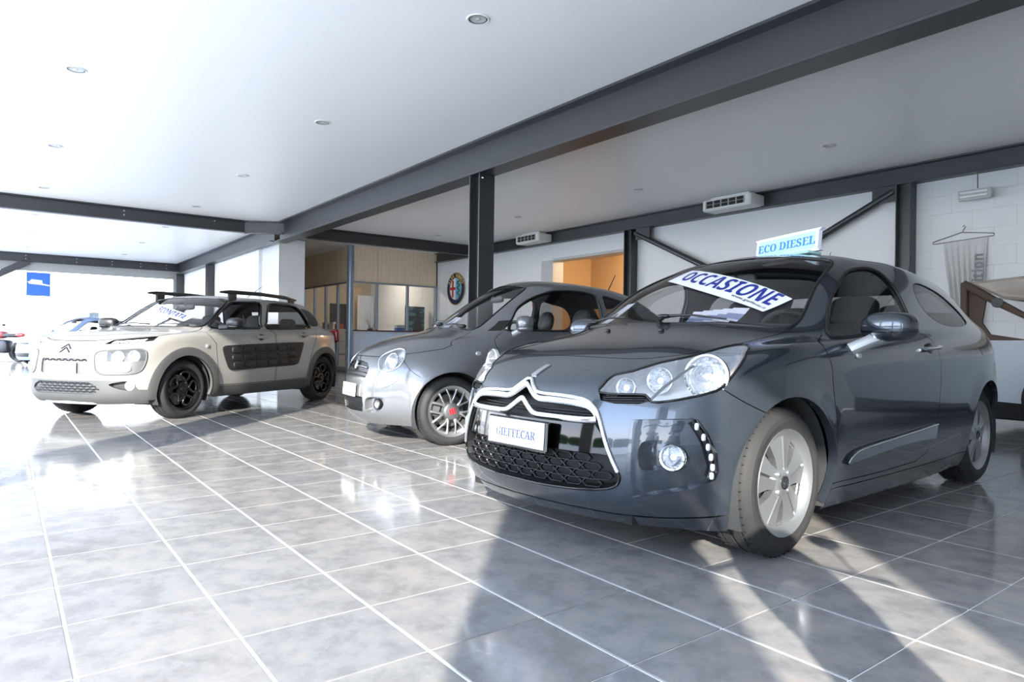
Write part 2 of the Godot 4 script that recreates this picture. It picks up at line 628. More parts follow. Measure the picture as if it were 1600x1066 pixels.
func build_shell() -> void:
	var paint := white_paint()
	var gloss := mat("ceiling_panel", Color(0.96, 0.96, 0.955), 0.38, 0.0, {"metallic_specular": 0.45})
	struct("ceiling", boxm(at(27.0, -2.58, CEIL), at(-5.1, 10.9, CEIL + 0.3)), gloss)
	# back wall, in front of it the block bay beside the steel column is built of single blocks
	var wall := struct_root("wall_back")
	var core := MB.new()
	# door opening between u 9.75 and 11.95, 2.5 m high
	core.box(at(OFFU + 0.2, WALLV, 0), at(12.6, WALLV + 0.3, CEIL))
	core.box(at(12.6, WALLV, 2.83), at(9.7, WALLV + 0.3, CEIL))
	core.box(at(9.7, WALLV, 0), at(4.25, WALLV + 0.3, CEIL))
	core.box(at(4.25, WALLV + 0.012, 0), at(-5.1, WALLV + 0.3, CEIL))
	obj("plaster", core, paint, wall)
	var bm := mat("block_paint", Color(0.86, 0.86, 0.855), 0.62)
	var blk := boxm(Vector3(0, 0.0004, -0.4996), Vector3(0.022, 0.2496, -0.0004), 0.0011)
	var half := boxm(Vector3(0, 0.0004, -0.2496), Vector3(0.022, 0.2496, -0.0004), 0.0011)
	var fm := blk.mesh(); var hm := half.mesh()
	for row in 13:
		var u := -0.25
		if row % 2 == 1:
			var o := obj("block", hm, bm, wall); o.position = at(u, WALLV - 0.01, 0.22 + row * 0.25)
			u += 0.25
		while u < 4.2:
			var o2 := obj("block", fm, bm, wall); o2.position = at(u, WALLV - 0.01, 0.22 + row * 0.25)
			u += 0.5
	# the side wall beyond the pillar, the end wall behind the camera's right, the solid part of the front
	struct("wall_side", boxm(at(26.3, 5.12, 0), at(17.4, 5.4, CEIL)), paint)
	struct("wall_end", boxm(at(-4.79, -2.58, 0), at(-5.1, 10.9, CEIL)), paint)
	# piers of the open front under the roof edge
	for e in [[-2.90, 0.495], [2.557, 0.33], [8.01, 0.33], [13.46, 0.33], [18.92, 0.33], [24.37, 0.33]]:
		struct("column_front", boxm(at(e[0] - e[1], -2.56, 0), at(e[0] + e[1], -2.26, CEIL), 0.01), paint)
	# ground outside
	var pav := mat("paled_paving", Color(0.89, 0.88, 0.865), 0.85)  # tone paled to bounce more light onto the ceiling
	var g := MB.new()
	g.box(at(-40, -60, -0.3), at(90, -2.6, -0.004))
	g.box(at(-40, -2.6, -0.3), at(26.6, 40, -0.06))
	struct("ground", g, pav)
	struct("pavement", boxm(at(26.6, -2.6, -0.3), at(90, 40, -0.004)), mat("darkened_paving", Color(0.50, 0.50, 0.505), 0.8))  # same ground in a darker tone, so the open end washes out less

func tile_mat(k: int) -> StandardMaterial3D:
	var key := "slate_tile_%d" % k
	if mats.has(key): return mats[key]
	var tone: Array = [Color(0.50, 0.495, 0.492), Color(0.51, 0.502, 0.496), Color(0.492, 0.49, 0.492), Color(0.504, 0.50, 0.494)]
	var m := mat(key, Color(1, 1, 1), 0.13)
	var a: Color = tone[k]
	m.albedo_texture = noise_tex(11 + k, 0.010, 512, [[0.0, a * 0.86], [0.38, a * 0.96], [0.5, a], [0.62, a * 1.03], [0.75, Color(a.r * 1.07, a.g * 1.04, a.b * 1.01)], [1.0, a * 1.09]], 7, FastNoiseLite.TYPE_SIMPLEX_SMOOTH, 20.0, false, 4.0, 0.68)
	m.detail_enabled = true
	var veins := FastNoiseLite.new()
	veins.seed = 31 + k; veins.frequency = 0.012; veins.noise_type = FastNoiseLite.TYPE_SIMPLEX_SMOOTH
	veins.fractal_type = FastNoiseLite.FRACTAL_RIDGED; veins.fractal_octaves = 3
	veins.domain_warp_enabled = true; veins.domain_warp_amplitude = 40.0; veins.domain_warp_frequency = 0.02
	var vt := NoiseTexture2D.new()
	vt.width = 512; vt.height = 512; vt.seamless = true; vt.noise = veins; vt.generate_mipmaps = false
	var g := Gradient.new()
	g.offsets = PackedFloat32Array([0.0, 0.86, 0.95, 1.0])
	g.colors = PackedColorArray([Color(0.5, 0.5, 0.5, 0.0), Color(0.5, 0.5, 0.5, 0.0), Color(0.6, 0.59, 0.58, 0.35), Color(0.7, 0.69, 0.68, 0.5)])
	vt.color_ramp = g
	m.detail_albedo = vt
	m.detail_blend_mode = BaseMaterial3D.BLEND_MODE_MIX
	m.uv1_scale = Vector3(0.9, 0.9, 0.9); m.uv1_triplanar = true; m.uv1_world_triplanar = true
	m.uv1_offset = Vector3(0.37 * k, 0.21 * k, 0.53 * k)
	m.uv2_scale = Vector3(0.7, 0.7, 0.7); m.uv2_triplanar = true; m.uv2_world_triplanar = true
	m.detail_uv_layer = BaseMaterial3D.DETAIL_UV_2
	m.roughness_texture = noise_tex(77, 0.02, 256, [[0.0, Color(0.55, 0.55, 0.55)], [1.0, Color(1, 1, 1)]], 4)
	m.roughness = 0.15
	m.metallic_specular = 0.42
	return m

func build_floor() -> void:
	var fl := struct_root("floor")
	var grout := mat("grout", Color(0.90, 0.89, 0.88), 0.7)
	obj("grout", boxm(at(-4.79, -2.6, -0.2), at(26.6, WALLV, -0.0035)), grout, fl)
	var one := MB.new()
	one.box(Vector3(0.0045, -0.02, -TU + 0.0025), Vector3(TV - 0.0045, 0.0, -0.0025), 0.0016)
	var om := one.mesh()
	var rest := [MB.new(), MB.new(), MB.new(), MB.new()]
	var list := []
	var iu := int(floor((-4.79 - TU0) / TU)) + 1
	while TU0 + iu * TU < 26.6:
		var iv := int(floor((-2.6 - TV0) / TV)) + 1
		while TV0 + (iv + 1) * TV < WALLV + 0.05:
			var u := TU0 + iu * TU; var v := TV0 + iv * TV
			# depth and offset seen from the camera's place in plan
			var fw := (u + TU / 2) * cos(deg_to_rad(37.1)) + (v + TV / 2) * sin(deg_to_rad(37.1))
			var side := -(u + TU / 2) * sin(deg_to_rad(37.1)) + (v + TV / 2) * cos(deg_to_rad(37.1))
			var seen := fw > 1.2 and absf(side) < fw * 0.80 + 0.3
			# hidden under the cars
			if u > 1.75 and u < 3.0 and v > 1.9 and v < 5.6: seen = false
			list.append([fw if seen else fw + 100.0 + absf(fw) * 2.0, u, v])
			iv += 1
		iu += 1
	list.sort_custom(func(a, b): return a[0] < b[0])
	for k in list.size():
		var m := rng.randi() % 4
		var p := at(list[k][1], list[k][2], 0.0)
		if k < 300:
			var o := obj("tile", om, tile_mat(m), fl)
			o.position = p
		else:
			# plain top faces for the far tiles
			var lo := p + Vector3(0.0045, 0, -TU + 0.0025); var hi := p + Vector3(TV - 0.0045, 0, -0.0025)
			rest[m].quad(lo, Vector3(hi.x, 0, lo.z), hi, Vector3(lo.x, 0, hi.z), Vector3.UP)
	for m in 4:
		var o := obj("far_tiles", rest[m], tile_mat(m), fl)
		o.set_meta("kind", "stuff")

func steel_mat() -> StandardMaterial3D:
	return mat("painted_steel", Color(0.165, 0.17, 0.18), 0.38, 0.0, {"metallic_specular": 0.6})

# an I section from a to b, h high and w wide; web stands in the plane of up
func i_beam(a: Vector3, b: Vector3, h: float, w: float, up: Vector3, tf := 0.024, tw := 0.014) -> MB:
	var m := MB.new()
	var d := (b - a)
	var x := Transform3D(Basis(up.cross(d.normalized()).normalized(), up, d.normalized()), a)
	var l := d.length()
	m.box(Vector3(-w / 2, -h / 2, 0), Vector3(w / 2, -h / 2 + tf, l), 0.003, x)
	m.box(Vector3(-w / 2, h / 2 - tf, 0), Vector3(w / 2, h / 2, l), 0.003, x)
	m.box(Vector3(-tw / 2, -h / 2 + tf, 0), Vector3(tw / 2, h / 2 - tf, l), 0.0, x)
	return m

func bolt_mesh() -> ArrayMesh:
	var m := MB.new()
	m.lathe([Vector2(0.0, 0.014), Vector2(0.014, 0.014), Vector2(0.017, 0.010), Vector2(0.017, 0.0)], 6)
	return m.mesh()

func beam(called: String, label: String, b: MB) -> MeshInstance3D:
	var o := obj(called, b, steel_mat())
	o.set_meta("kind", "structure")
	o.set_meta("label", label)
	return o

func bolts(parent: Node3D, places: Array, face: Vector3) -> void:
	var bm := bolt_mesh()
	var m := mat("zinc_bolt", Color(0.78, 0.78, 0.78), 0.35, 0.9)
	for p in places:
		var o := obj("bolt", bm, m, parent)
		o.position = p
		o.quaternion = Quaternion(Vector3.UP, face)

func build_steel() -> void:
	var top := CEIL
	beam("trim_1", "long charcoal steel girder carried by the middle column", i_beam(at(-4.79, 4.97, (top + 3.03) / 2), at(15.3, 4.97, (top + 3.03) / 2), top - 3.03, 0.28, Vector3.UP, 0.03))
	beam("trim_2", "pale grey steel girder running on past the clad pillar", i_beam(at(15.7, 4.97, (top + 3.10) / 2), at(26.2, 4.97, (top + 3.10) / 2), top - 3.10, 0.22, Vector3.UP))
	var c1 := beam("trim_3", "charcoal steel cross beam over the open floor", i_beam(at(15.5, -2.2, 3.335), at(15.5, 4.3, 3.335), 0.27, 0.16, Vector3.UP))
	bolts(c1, [at(15.41, 1.9, 3.38), at(15.41, 1.9, 3.30), at(15.41, 3.6, 3.38)], Vector3(0, 0, 1))
	# the corner bay bends to meet the girder
	beam("trim_4", "short charcoal steel beam angled towards the girder", i_beam(at(15.5, 4.25, 3.335), at(15.05, 4.95, 3.335), 0.27, 0.14, Vector3.UP))
	var c2 := beam("trim_5", "charcoal steel beam between girder and flag column", i_beam(at(15.3, 5.0, 3.335), at(15.3, 10.3, 3.335), 0.27, 0.16, Vector3.UP))
	bolts(c2, [at(15.2, 10.1, 3.40), at(15.2, 10.1, 3.30)], Vector3(0, 0, 1))
	var c3 := beam("trim_6", "charcoal steel beam with bolts above the open end", i_beam(at(26.25, -2.2, 3.335), at(26.25, 5.1, 3.335), 0.27, 0.16, Vector3.UP))
	var pl := []
	for v in [0.55, 1.9, 2.9, 3.75, 4.55]:
		pl.append(at(26.16, v, 3.39)); pl.append(at(26.16, v, 3.28))
	bolts(c3, pl, Vector3(0, 0, 1))
	beam("trim_7", "charcoal steel beam along the top of the back wall", i_beam(at(-4.79, 10.31, 3.335), at(17.4, 10.31, 3.335), 0.27, 0.18, Vector3.UP))
	# columns
	var mid := beam("column_middle", "charcoal steel column under the long girder", i_beam(at(7.27, 4.97, 0), at(7.27, 4.97, 3.03), 0.24, 0.24, Vector3(0, 0, 1), 0.02))
	bolts(mid, [at(7.12, 4.88, 2.97)], Vector3.DOWN)
	for e in [[15.25, "charcoal steel wall column beside the round badge flag"], [9.6, "charcoal steel wall column beside the doorway"], [4.3, "charcoal steel wall column beside the block wall"]]:
		beam("column_wall", e[1], i_beam(at(e[0], 10.29, 0), at(e[0], 10.29, 3.2), 0.2, 0.2, Vector3(0, 0, 1), 0.016))
	for e in [[26.2, "charcoal steel corner column at the open end"], [21.9, "charcoal steel column against the side wall"]]:
		beam("column_end", e[1], i_beam(at(e[0], 5.0, 0), at(e[0], 5.0, 3.12), 0.2, 0.2, Vector3(0, 0, 1), 0.016))
	# braces
	var br1 := MB.new(); br1.tube([at(9.45, 10.27, 3.12), at(6.9, 10.27, 1.9)], 0.055, 12)
	beam("brace_wall", "charcoal tubular brace sloping down from the doorway column", br1)
	var br2 := MB.new(); br2.tube([at(4.45, 10.27, 3.12), at(7.3, 10.27, 1.75)], 0.055, 12)
	beam("brace_wall", "charcoal tubular brace sloping down from the block wall column", br2)
	for e in [[9.42, 9.05], [4.75, 4.4]]:
		beam("trim_8", "charcoal steel gusset plate at the head of a brace", boxm(at(e[0], 10.24, 2.98), at(e[1], 10.3, 3.2)))
	beam("brace_end", "wide charcoal brace across the open end", i_beam(at(26.25, 0.62, 3.22), at(26.25, -1.2, 2.1), 0.16, 0.2, Vector3(0, 0, 1)))
# ---------------------------------------------------------------- pieces shared by the cars
func V(x: float, y: float, z: float) -> Vector3:
	# rearwards, to the left, up -> the car's own axes
	return Vector3(-x, z, -y)

func black_rubber() -> StandardMaterial3D:
	return mat("tyre_rubber", Color(0.115, 0.115, 0.12), 0.75)

func chrome() -> StandardMaterial3D:
	return mat("chrome", Color(0.88, 0.89, 0.90), 0.07, 1.0)

func black_plastic() -> StandardMaterial3D:
	return mat("black_plastic", Color(0.06, 0.062, 0.065), 0.45)

func gloss_black() -> StandardMaterial3D:
	return mat("gloss_black", Color(0.018, 0.018, 0.02), 0.06)

func cabin_cloth() -> StandardMaterial3D:
	return mat("cabin_cloth", Color(0.085, 0.088, 0.092), 0.85)

func lamp_lens() -> StandardMaterial3D:
	return glass("lamp_lens", Color(0.95, 0.97, 1.0), 0.06)

func reflector() -> StandardMaterial3D:
	return mat("lamp_reflector", Color(0.78, 0.79, 0.80), 0.2, 0.95)

func lamp_trim() -> StandardMaterial3D:
	return mat("lamp_trim", Color(0.74, 0.75, 0.76), 0.32, 0.55)

# cushion-like solid: an ellipsoid pushed towards a box
func soft(c: Vector3, r: Vector3, e := 0.45, nu := 20, nv := 12, x := Transform3D()) -> MB:
	var m = MB.new()
	for j in nv + 1:
		var ph = -PI / 2 + PI * j / nv
		for k in nu + 1:
			var th = TAU * k / nu
			var d = Vector3(cos(ph) * cos(th), sin(ph), cos(ph) * sin(th))
			var q = Vector3(signf(d.x) * absf(d.x) ** e, signf(d.y) * absf(d.y) ** e, signf(d.z) * absf(d.z) ** e)
			# normal of |x|^p + |y|^p + |z|^p = 1 with p = 2 / e
			var p = 2.0 / e - 1.0
			var nn = Vector3(signf(q.x) * absf(q.x) ** p / r.x, signf(q.y) * absf(q.y) ** p / r.y, signf(q.z) * absf(q.z) ** p / r.z)
			if nn.length() < 1e-9: nn = d
			m.vert(x * (c + q * r), (x.basis * nn).normalized())
	for j in nv:
		for k in nu:
			var a = j * (nu + 1) + k
			if j > 0: m.tri(a, a + 1, a + nu + 2)
			if j < nv - 1: m.tri(a, a + nu + 2, a + nu + 1)
	return m

# one wheel: its axle along z, the seen face towards -z
func make_wheel(parent: Node3D, pos: Vector3, left: bool, r: float, wd: float, rim_r: float, style: String, rim_m: Material) -> Node3D:
	var wn = Node3D.new()
	wn.name = "wheel"
	parent.add_child(wn, true)
	wn.position = pos
	if not left: wn.rotation.y = PI
	var x = Transform3D(Basis(Vector3.RIGHT, -PI / 2), Vector3.ZERO)   # lathe height runs towards -z
	var t = MB.new()
	var hw = wd / 2
	var pr = [Vector2(rim_r - 0.012, -hw + 0.01), Vector2(rim_r + 0.02, -hw - 0.003), Vector2(r - 0.045, -hw - 0.006), Vector2(r - 0.018, -hw + 0.006), Vector2(r - 0.005, -hw + 0.022), Vector2(r, -hw + 0.036)]
	for g in [-0.26, 0.0, 0.26]:
		var c: float = g * wd
		pr.append_array([Vector2(r + 0.0, c - 0.006), Vector2(r - 0.008, c - 0.0045), Vector2(r - 0.008, c + 0.0045), Vector2(r, c + 0.006)])
	pr.append_array([Vector2(r, hw - 0.036), Vector2(r - 0.005, hw - 0.022), Vector2(r - 0.018, hw - 0.006), Vector2(r - 0.03, hw + 0.001), Vector2(r - 0.034, hw + 0.0045), Vector2(r - 0.038, hw + 0.004), Vector2(r - 0.042, hw + 0.006), Vector2(rim_r + 0.028, hw + 0.006), Vector2(rim_r + 0.024, hw + 0.003), Vector2(rim_r + 0.018, hw + 0.003), Vector2(rim_r - 0.002, hw - 0.004), Vector2(rim_r - 0.012, hw - 0.012)])
	t.lathe(pr, 64, x)
	obj("tyre", t, black_rubber(), wn)
	# sideways cuts of the tread
	var sip = MB.new()
	for k in 56:
		var th = TAU * k / 56
		for sg in [-1.0, 1.0]:
			var bx = Transform3D(Basis(Vector3(0, 0, 1), th), Vector3.ZERO)
			sip.box(Vector3(-0.0016, r - 0.006, sg * (hw - 0.04) - 0.018), Vector3(0.0016, r + 0.0012, sg * (hw - 0.04) + 0.018), 0.0, bx)
	obj("tread", sip, mat("tread_cut", Color(0.04, 0.04, 0.042), 0.9), wn).set_meta("kind", "stuff")
	var b = MB.new()
	b.lathe([Vector2(rim_r - 0.045, -hw + 0.02), Vector2(rim_r - 0.03, -hw + 0.012), Vector2(rim_r - 0.032, hw - 0.03), Vector2(rim_r - 0.016, hw - 0.012), Vector2(rim_r - 0.004, hw - 0.003), Vector2(rim_r + 0.006, hw + 0.003), Vector2(rim_r + 0.008, hw - 0.004)], 64, x)
	b.lathe([Vector2(rim_r - 0.034, hw - 0.045), Vector2(rim_r - 0.018, hw - 0.014)], 64, x)
	obj("rim", b, rim_m, wn)
	var inner = MB.new()
	inner.lathe([Vector2(rim_r - 0.03, -hw + 0.03), Vector2(0.0, -hw + 0.03)], 32, x)
	obj("back_plate", inner, mat("wheel_well", Color(0.05, 0.05, 0.052), 0.8), wn)
	var disc = MB.new()
	disc.lathe([Vector2(0.06, hw - 0.085), Vector2(rim_r * 0.66, hw - 0.085), Vector2(rim_r * 0.66, hw - 0.105)], 40, x)
	obj("brake_disc", disc, mat("brake_steel", Color(0.55, 0.54, 0.53), 0.35, 0.9), wn)
	var cal = MB.new()
	cal.box(Vector3(-0.05, -0.06, -0.02), Vector3(0.05, 0.06, 0.035), 0.012, Transform3D(Basis(Vector3(0, 0, 1), 0.3), Vector3(0.13, 0.02, -hw + 0.075)))
	obj("brake_caliper", cal, mat("caliper", Color(0.4, 0.4, 0.41), 0.5, 0.6), wn)
	var face = -hw + 0.012   # where the spokes' fronts lie
	if style == "five_blade":
		for k in 5:
			var s = MB.new()
			var rr = rim_r - 0.012
			# two blades that part towards the rim
			for sg in [-1.0, 1.0]:
				var poly = v2([0.001 * sg, 0.03, 0.036 * sg, 0.045, 0.050 * sg, 0.10, 0.088 * sg, rr * 0.86, 0.084 * sg, rr * 0.92, 0.005 * sg, rr, 0.003 * sg, rr * 0.6])
				s.prism(poly, 0.022, -0.012, Transform3D(Basis(Vector3(0, 0, 1), TAU * k / 5) * Basis(Vector3(1, 0, 0), 0.055) * Basis(Vector3(0, 1, 0), -0.16 * sg), Vector3(0, 0, face + 0.008)), 0.005)
			obj("spoke", s, rim_m, wn)
		var hub = MB.new()
		hub.lathe([Vector2(0.075, hw - 0.04), Vector2(0.07, hw - 0.022), Vector2(0.055, hw - 0.012), Vector2(0.03, hw - 0.008), Vector2(0.0, hw - 0.008)], 30, x)
		for k in 4:
			hub.lathe([Vector2(0.011, hw - 0.02), Vector2(0.011, hw - 0.006), Vector2(0.006, hw - 0.004), Vector2(0.0, hw - 0.004)], 10, Transform3D(x.basis, Vector3(cos(TAU * (k + 0.5) / 4) * 0.052, sin(TAU * (k + 0.5) / 4) * 0.052, 0)))
		obj("hub", hub, rim_m, wn)
		var cap = MB.new()
		cap.lathe([Vector2(0.028, hw - 0.01), Vector2(0.027, hw - 0.003), Vector2(0.0, hw - 0.001)], 24, x)
		obj("hub_cap", cap, mat("cap_dark", Color(0.10, 0.10, 0.11), 0.3), wn)
		var chev = MB.new()
		for oy in [-0.010, 0.004]:
			chev.prism(v2([-0.016, oy - 0.006, 0.0, oy + 0.008, 0.016, oy - 0.006, 0.016, oy - 0.001, 0.0, oy + 0.013, -0.016, oy - 0.001]), 0.0, -0.003, Transform3D(Basis(), Vector3(0, 0, -hw + 0.002)))
		obj("cap_badge", chev, chrome(), wn)
	elif style == "twist":
		for k in 7:
			var s = MB.new()
			var rr = rim_r - 0.012
			for sg in [-1.0, 1.0]:
				var pts = []
				for q in 7:
					var f = q / 6.0
					var ang = sg * (0.05 + 0.19 * sin(f * PI * 0.5) ** 1.5)
					var ra = lerpf(0.06, rr, f)
					pts.append(Vector3(sin(ang) * ra, cos(ang) * ra, face + 0.012 - 0.010 * sin(f * PI)))
				s.tube(pts, [0.017, 0.014, 0.0125, 0.012, 0.012, 0.013, 0.017], 8, false, Vector2(1, 0.75))
			var holder = MB.new()
			holder.add(s, Transform3D(Basis(Vector3(0, 0, 1), TAU * k / 7), Vector3.ZERO))
			obj("spoke", holder, rim_m, wn)
		var hub = MB.new()
		hub.lathe([Vector2(0.08, hw - 0.05), Vector2(0.076, hw - 0.02), Vector2(0.066, hw - 0.006), Vector2(0.058, hw - 0.002), Vector2(0.0, hw)], 30, x)
		obj("hub_cap", hub, mat("cap_grey", Color(0.42, 0.43, 0.44), 0.35, 0.7), wn)
		var bd = MB.new()
		for e in 3:
			bd.box(Vector3(-0.026 + e * 0.019, -0.024, -hw - 0.002), Vector3(-0.013 + e * 0.019, 0.024, -hw + 0.002), 0.001, Transform3D(Basis(Vector3(0, 0, 1), -0.3), Vector3.ZERO))
		obj("cap_badge", bd, mat("badge_red", Color(0.78, 0.10, 0.14), 0.3), wn)
	else:
		# five framed openings
		for k in 5:
			var s = MB.new()
			var rr = rim_r - 0.02
			var loop = []
			for q in 17:
				var th = TAU * q / 16
				# a rounded, rim-wide frame
				var ra = lerpf(0.085, rr - 0.012, 0.5 - 0.5 * cos(th))
				var ang = sin(th) * 0.50 * (0.62 + 0.38 * (0.5 - 0.5 * cos(th)))
				loop.append(Vector3(sin(ang) * ra, cos(ang) * ra, face + 0.004))
			s.tube(loop, 0.0145, 8, false, Vector2(1.0, 0.9), Vector3(0, 0, 1))
			var holder = MB.new()
			holder.add(s, Transform3D(Basis(Vector3(0, 0, 1), TAU * k / 5 + 0.2), Vector3.ZERO))
			obj("spoke", holder, rim_m, wn)
		var hub = MB.new()
		hub.lathe([Vector2(0.088, hw - 0.045), Vector2(0.08, hw - 0.02), Vector2(0.06, hw - 0.012), Vector2(0.034, hw - 0.016), Vector2(0.03, hw - 0.006), Vector2(0.0, hw - 0.004)], 30, x)
		obj("hub_cap", hub, rim_m, wn)
	return wn

func make_seat(parent: Node3D, pos: Vector3, m: Material, round_head := false) -> void:
	var s = Node3D.new()
	s.name = "seat"
	parent.add_child(s, true)
	s.position = pos
	obj("cushion", soft(Vector3(0.02, 0.10, 0), Vector3(0.27, 0.10, 0.25), 0.5), m, s)
	obj("backrest", soft(Vector3(0, 0.30, 0), Vector3(0.09, 0.32, 0.24), 0.5, 20, 12, Transform3D(Basis(Vector3(0, 0, 1), 0.30), Vector3(-0.22, 0.12, 0))), m, s)
	if round_head: obj("headrest", soft(Vector3(0, 0, 0), Vector3(0.055, 0.115, 0.125), 0.85, 20, 12, Transform3D(Basis(Vector3(0, 0, 1), 0.2), Vector3(-0.47, 0.80, 0))), m, s)
	else: obj("headrest", soft(Vector3(0, 0, 0), Vector3(0.05, 0.09, 0.14), 0.55, 20, 12, Transform3D(Basis(Vector3(0, 0, 1), 0.2), Vector3(-0.46, 0.80, 0))), m, s)
	var p = MB.new()
	for sg in [-0.06, 0.06]: p.tube([Vector3(-0.40, 0.66, sg), Vector3(-0.455, 0.78, sg)], 0.006, 6)
	obj("headrest_post", p, chrome(), s)

func make_cabin(parent: Node3D, d: Dictionary) -> void:
	# floor, dashboard, wheel, seats; d gives places in (rear, left, up) metres
	var cm = cabin_cloth()
	var tub = MB.new()
	var fx: float = d.front; var bx: float = d.back; var hw: float = d.half
	tub.box(V(fx, hw, 0.2), V(bx, -hw, 0.26))
	tub.box(V(fx, hw, 0.26), V(fx + 0.05, -hw, d.dash - 0.06))
	tub.box(V(bx, hw, 0.26), V(bx - 0.05, -hw, d.dash - 0.1))
	for sg in [-1.0, 1.0]: tub.box(V(fx, sg * hw, 0.26), V(bx, sg * (hw - 0.05), d.sill))
	obj("cabin_tub", tub, cm, parent)
	var da = MB.new()
	da.add(soft(V(d.dashx, 0, d.dash - 0.11), Vector3(0.26, 0.13, hw), 0.35, 28, 10))
	obj("dashboard", da, mat("dash_plastic", Color(0.10, 0.10, 0.105), 0.7), parent)
	var sw = MB.new()
	var ring = []
	for k in 25: ring.append(Vector3(0, cos(TAU * k / 24) * 0.185, sin(TAU * k / 24) * 0.185))
	sw.tube(ring, 0.016, 8, false, Vector2.ONE, Vector3(1, 0, 0))
	sw.box(Vector3(-0.02, -0.03, -0.17), Vector3(0.01, 0.03, 0.17), 0.01)
	sw.box(Vector3(-0.02, -0.17, -0.03), Vector3(0.01, 0.0, 0.03), 0.01)
	sw.add(soft(Vector3.ZERO, Vector3(0.035, 0.07, 0.07), 0.7, 14, 8))
	var o = obj("steering_wheel", sw, black_plastic(), parent)
	o.position = V(d.dashx + 0.36, d.drive, d.dash - 0.08)
	o.rotation.z = -0.42
	for sg in [1.0, -1.0]:
		make_seat(parent, V(d.seat, sg * d.drive, 0.28), d.cloth, d.get("round", false))
	var rb = MB.new()
	rb.add(soft(V(d.rear, 0, 0.42), Vector3(0.28, 0.11, hw - 0.08), 0.4, 20, 10))
	rb.add(soft(V(d.rear + 0.30, 0, 0.72), Vector3(0.10, 0.30, hw - 0.10), 0.4, 20, 10))
	obj("rear_bench", rb, d.cloth, parent)
	for sg in [-0.36, 0.36]:
		obj("rear_headrest", soft(V(d.rear + 0.36, sg, 1.07), Vector3(0.05, 0.08, 0.12), 0.6, 16, 10), d.cloth, parent)
	var mir = MB.new()
	mir.add(soft(V(d.mirx, 0, d.mirz), Vector3(0.02, 0.035, 0.12), 0.5, 16, 8))
	mir.tube([V(d.mirx - 0.05, 0, d.mirz + 0.06), V(d.mirx, 0, d.mirz)], 0.01, 6)
	obj("inside_mirror", mir, black_plastic(), parent)

func dish(parent: Node3D, called: String, p: Vector3, axis: Vector3, r: float, depth: float, m: Material) -> MeshInstance3D:
	# a bowl-shaped reflector with a bulb, open towards axis
	var x = Transform3D(Basis(Quaternion(Vector3.UP, axis.normalized())), p)
	var b = MB.new()
	var pr = []
	for k in 9:
		var f = k / 8.0
		pr.append(Vector2(maxf(0.001, r * f), depth * f * f - depth))
	# flat mirror facets in rings
	for k in 8:
		var n = 12 if k > 2 else 8
		for q in n:
			var fc = []
			for e in [[k, q], [k, q + 1], [k + 1, q + 1], [k + 1, q]]:
				var c: Vector2 = pr[e[0]]
				var an = TAU * (e[1] + 0.5 * (k % 2)) / n
				fc.append(x * Vector3(c.x * cos(an), c.y, c.x * sin(an)))
			var nn: Vector3 = (fc[2] - fc[0]).cross(fc[3] - fc[1]).normalized()
			if nn.dot(x.basis.y) < 0.0: nn = -nn
			b.quad(fc[0], fc[1], fc[2], fc[3], nn)
	b.lathe([Vector2(r, 0.0), Vector2(r + 0.006, 0.003), Vector2(r + 0.008, -0.006)], 28, x)
	var o = obj(called, b, m, parent)
	var bulb = MB.new()
	bulb.lathe([Vector2(0.008, -depth), Vector2(0.008, -depth * 0.5), Vector2(0.012, -depth * 0.45), Vector2(0.012, -depth * 0.2), Vector2(0.0, -depth * 0.12)], 12, x)
	obj("bulb", bulb, mat("bulb_glass", Color(0.9, 0.92, 0.95), 0.05, 0.3), o)
	return o

func text_mesh(s: String, size: float, depth: float, serif := false, weight := 700, italic := false) -> TextMesh:
	var f = SystemFont.new()
	f.font_names = PackedStringArray(["Droid Serif" if serif else "Droid Sans"])
	f.font_weight = weight; f.font_italic = italic
	var t = TextMesh.new()
	t.text = s; t.font = f; t.font_size = 64; t.pixel_size = size / 64.0; t.depth = depth; t.curve_step = 1.5
	return t

func text(parent: Node, called: String, s: String, size: float, m: Material, x: Transform3D, depth := 0.002, serif := false, weight := 700, italic := false, widen := 1.0) -> MeshInstance3D:
	var o = obj(called, text_mesh(s, size, depth, serif, weight, italic), m, parent)
	o.transform = x * Transform3D(Basis.from_scale(Vector3(widen, 1, 1)), Vector3.ZERO)
	return o


# wheel opening of radius r round (cx, cz), open below
func arch_outline(s: CarSkin, cx: float, cz: float, r: float, low := 0.175) -> PackedVector2Array:
	var arc = []
	for k in 31:
		var th = deg_to_rad(-22.0 + 224.0 * k / 30.0)
		arc.append([cx + r * cos(th), maxf(low, cz + r * sin(th))])
	var a: PackedVector2Array = s.outline(arc, false, 0.0, 6.0)
	a.append(Vector2(a[30].x, -0.6)); a.append(Vector2(a[0].x, -0.6))
	return a

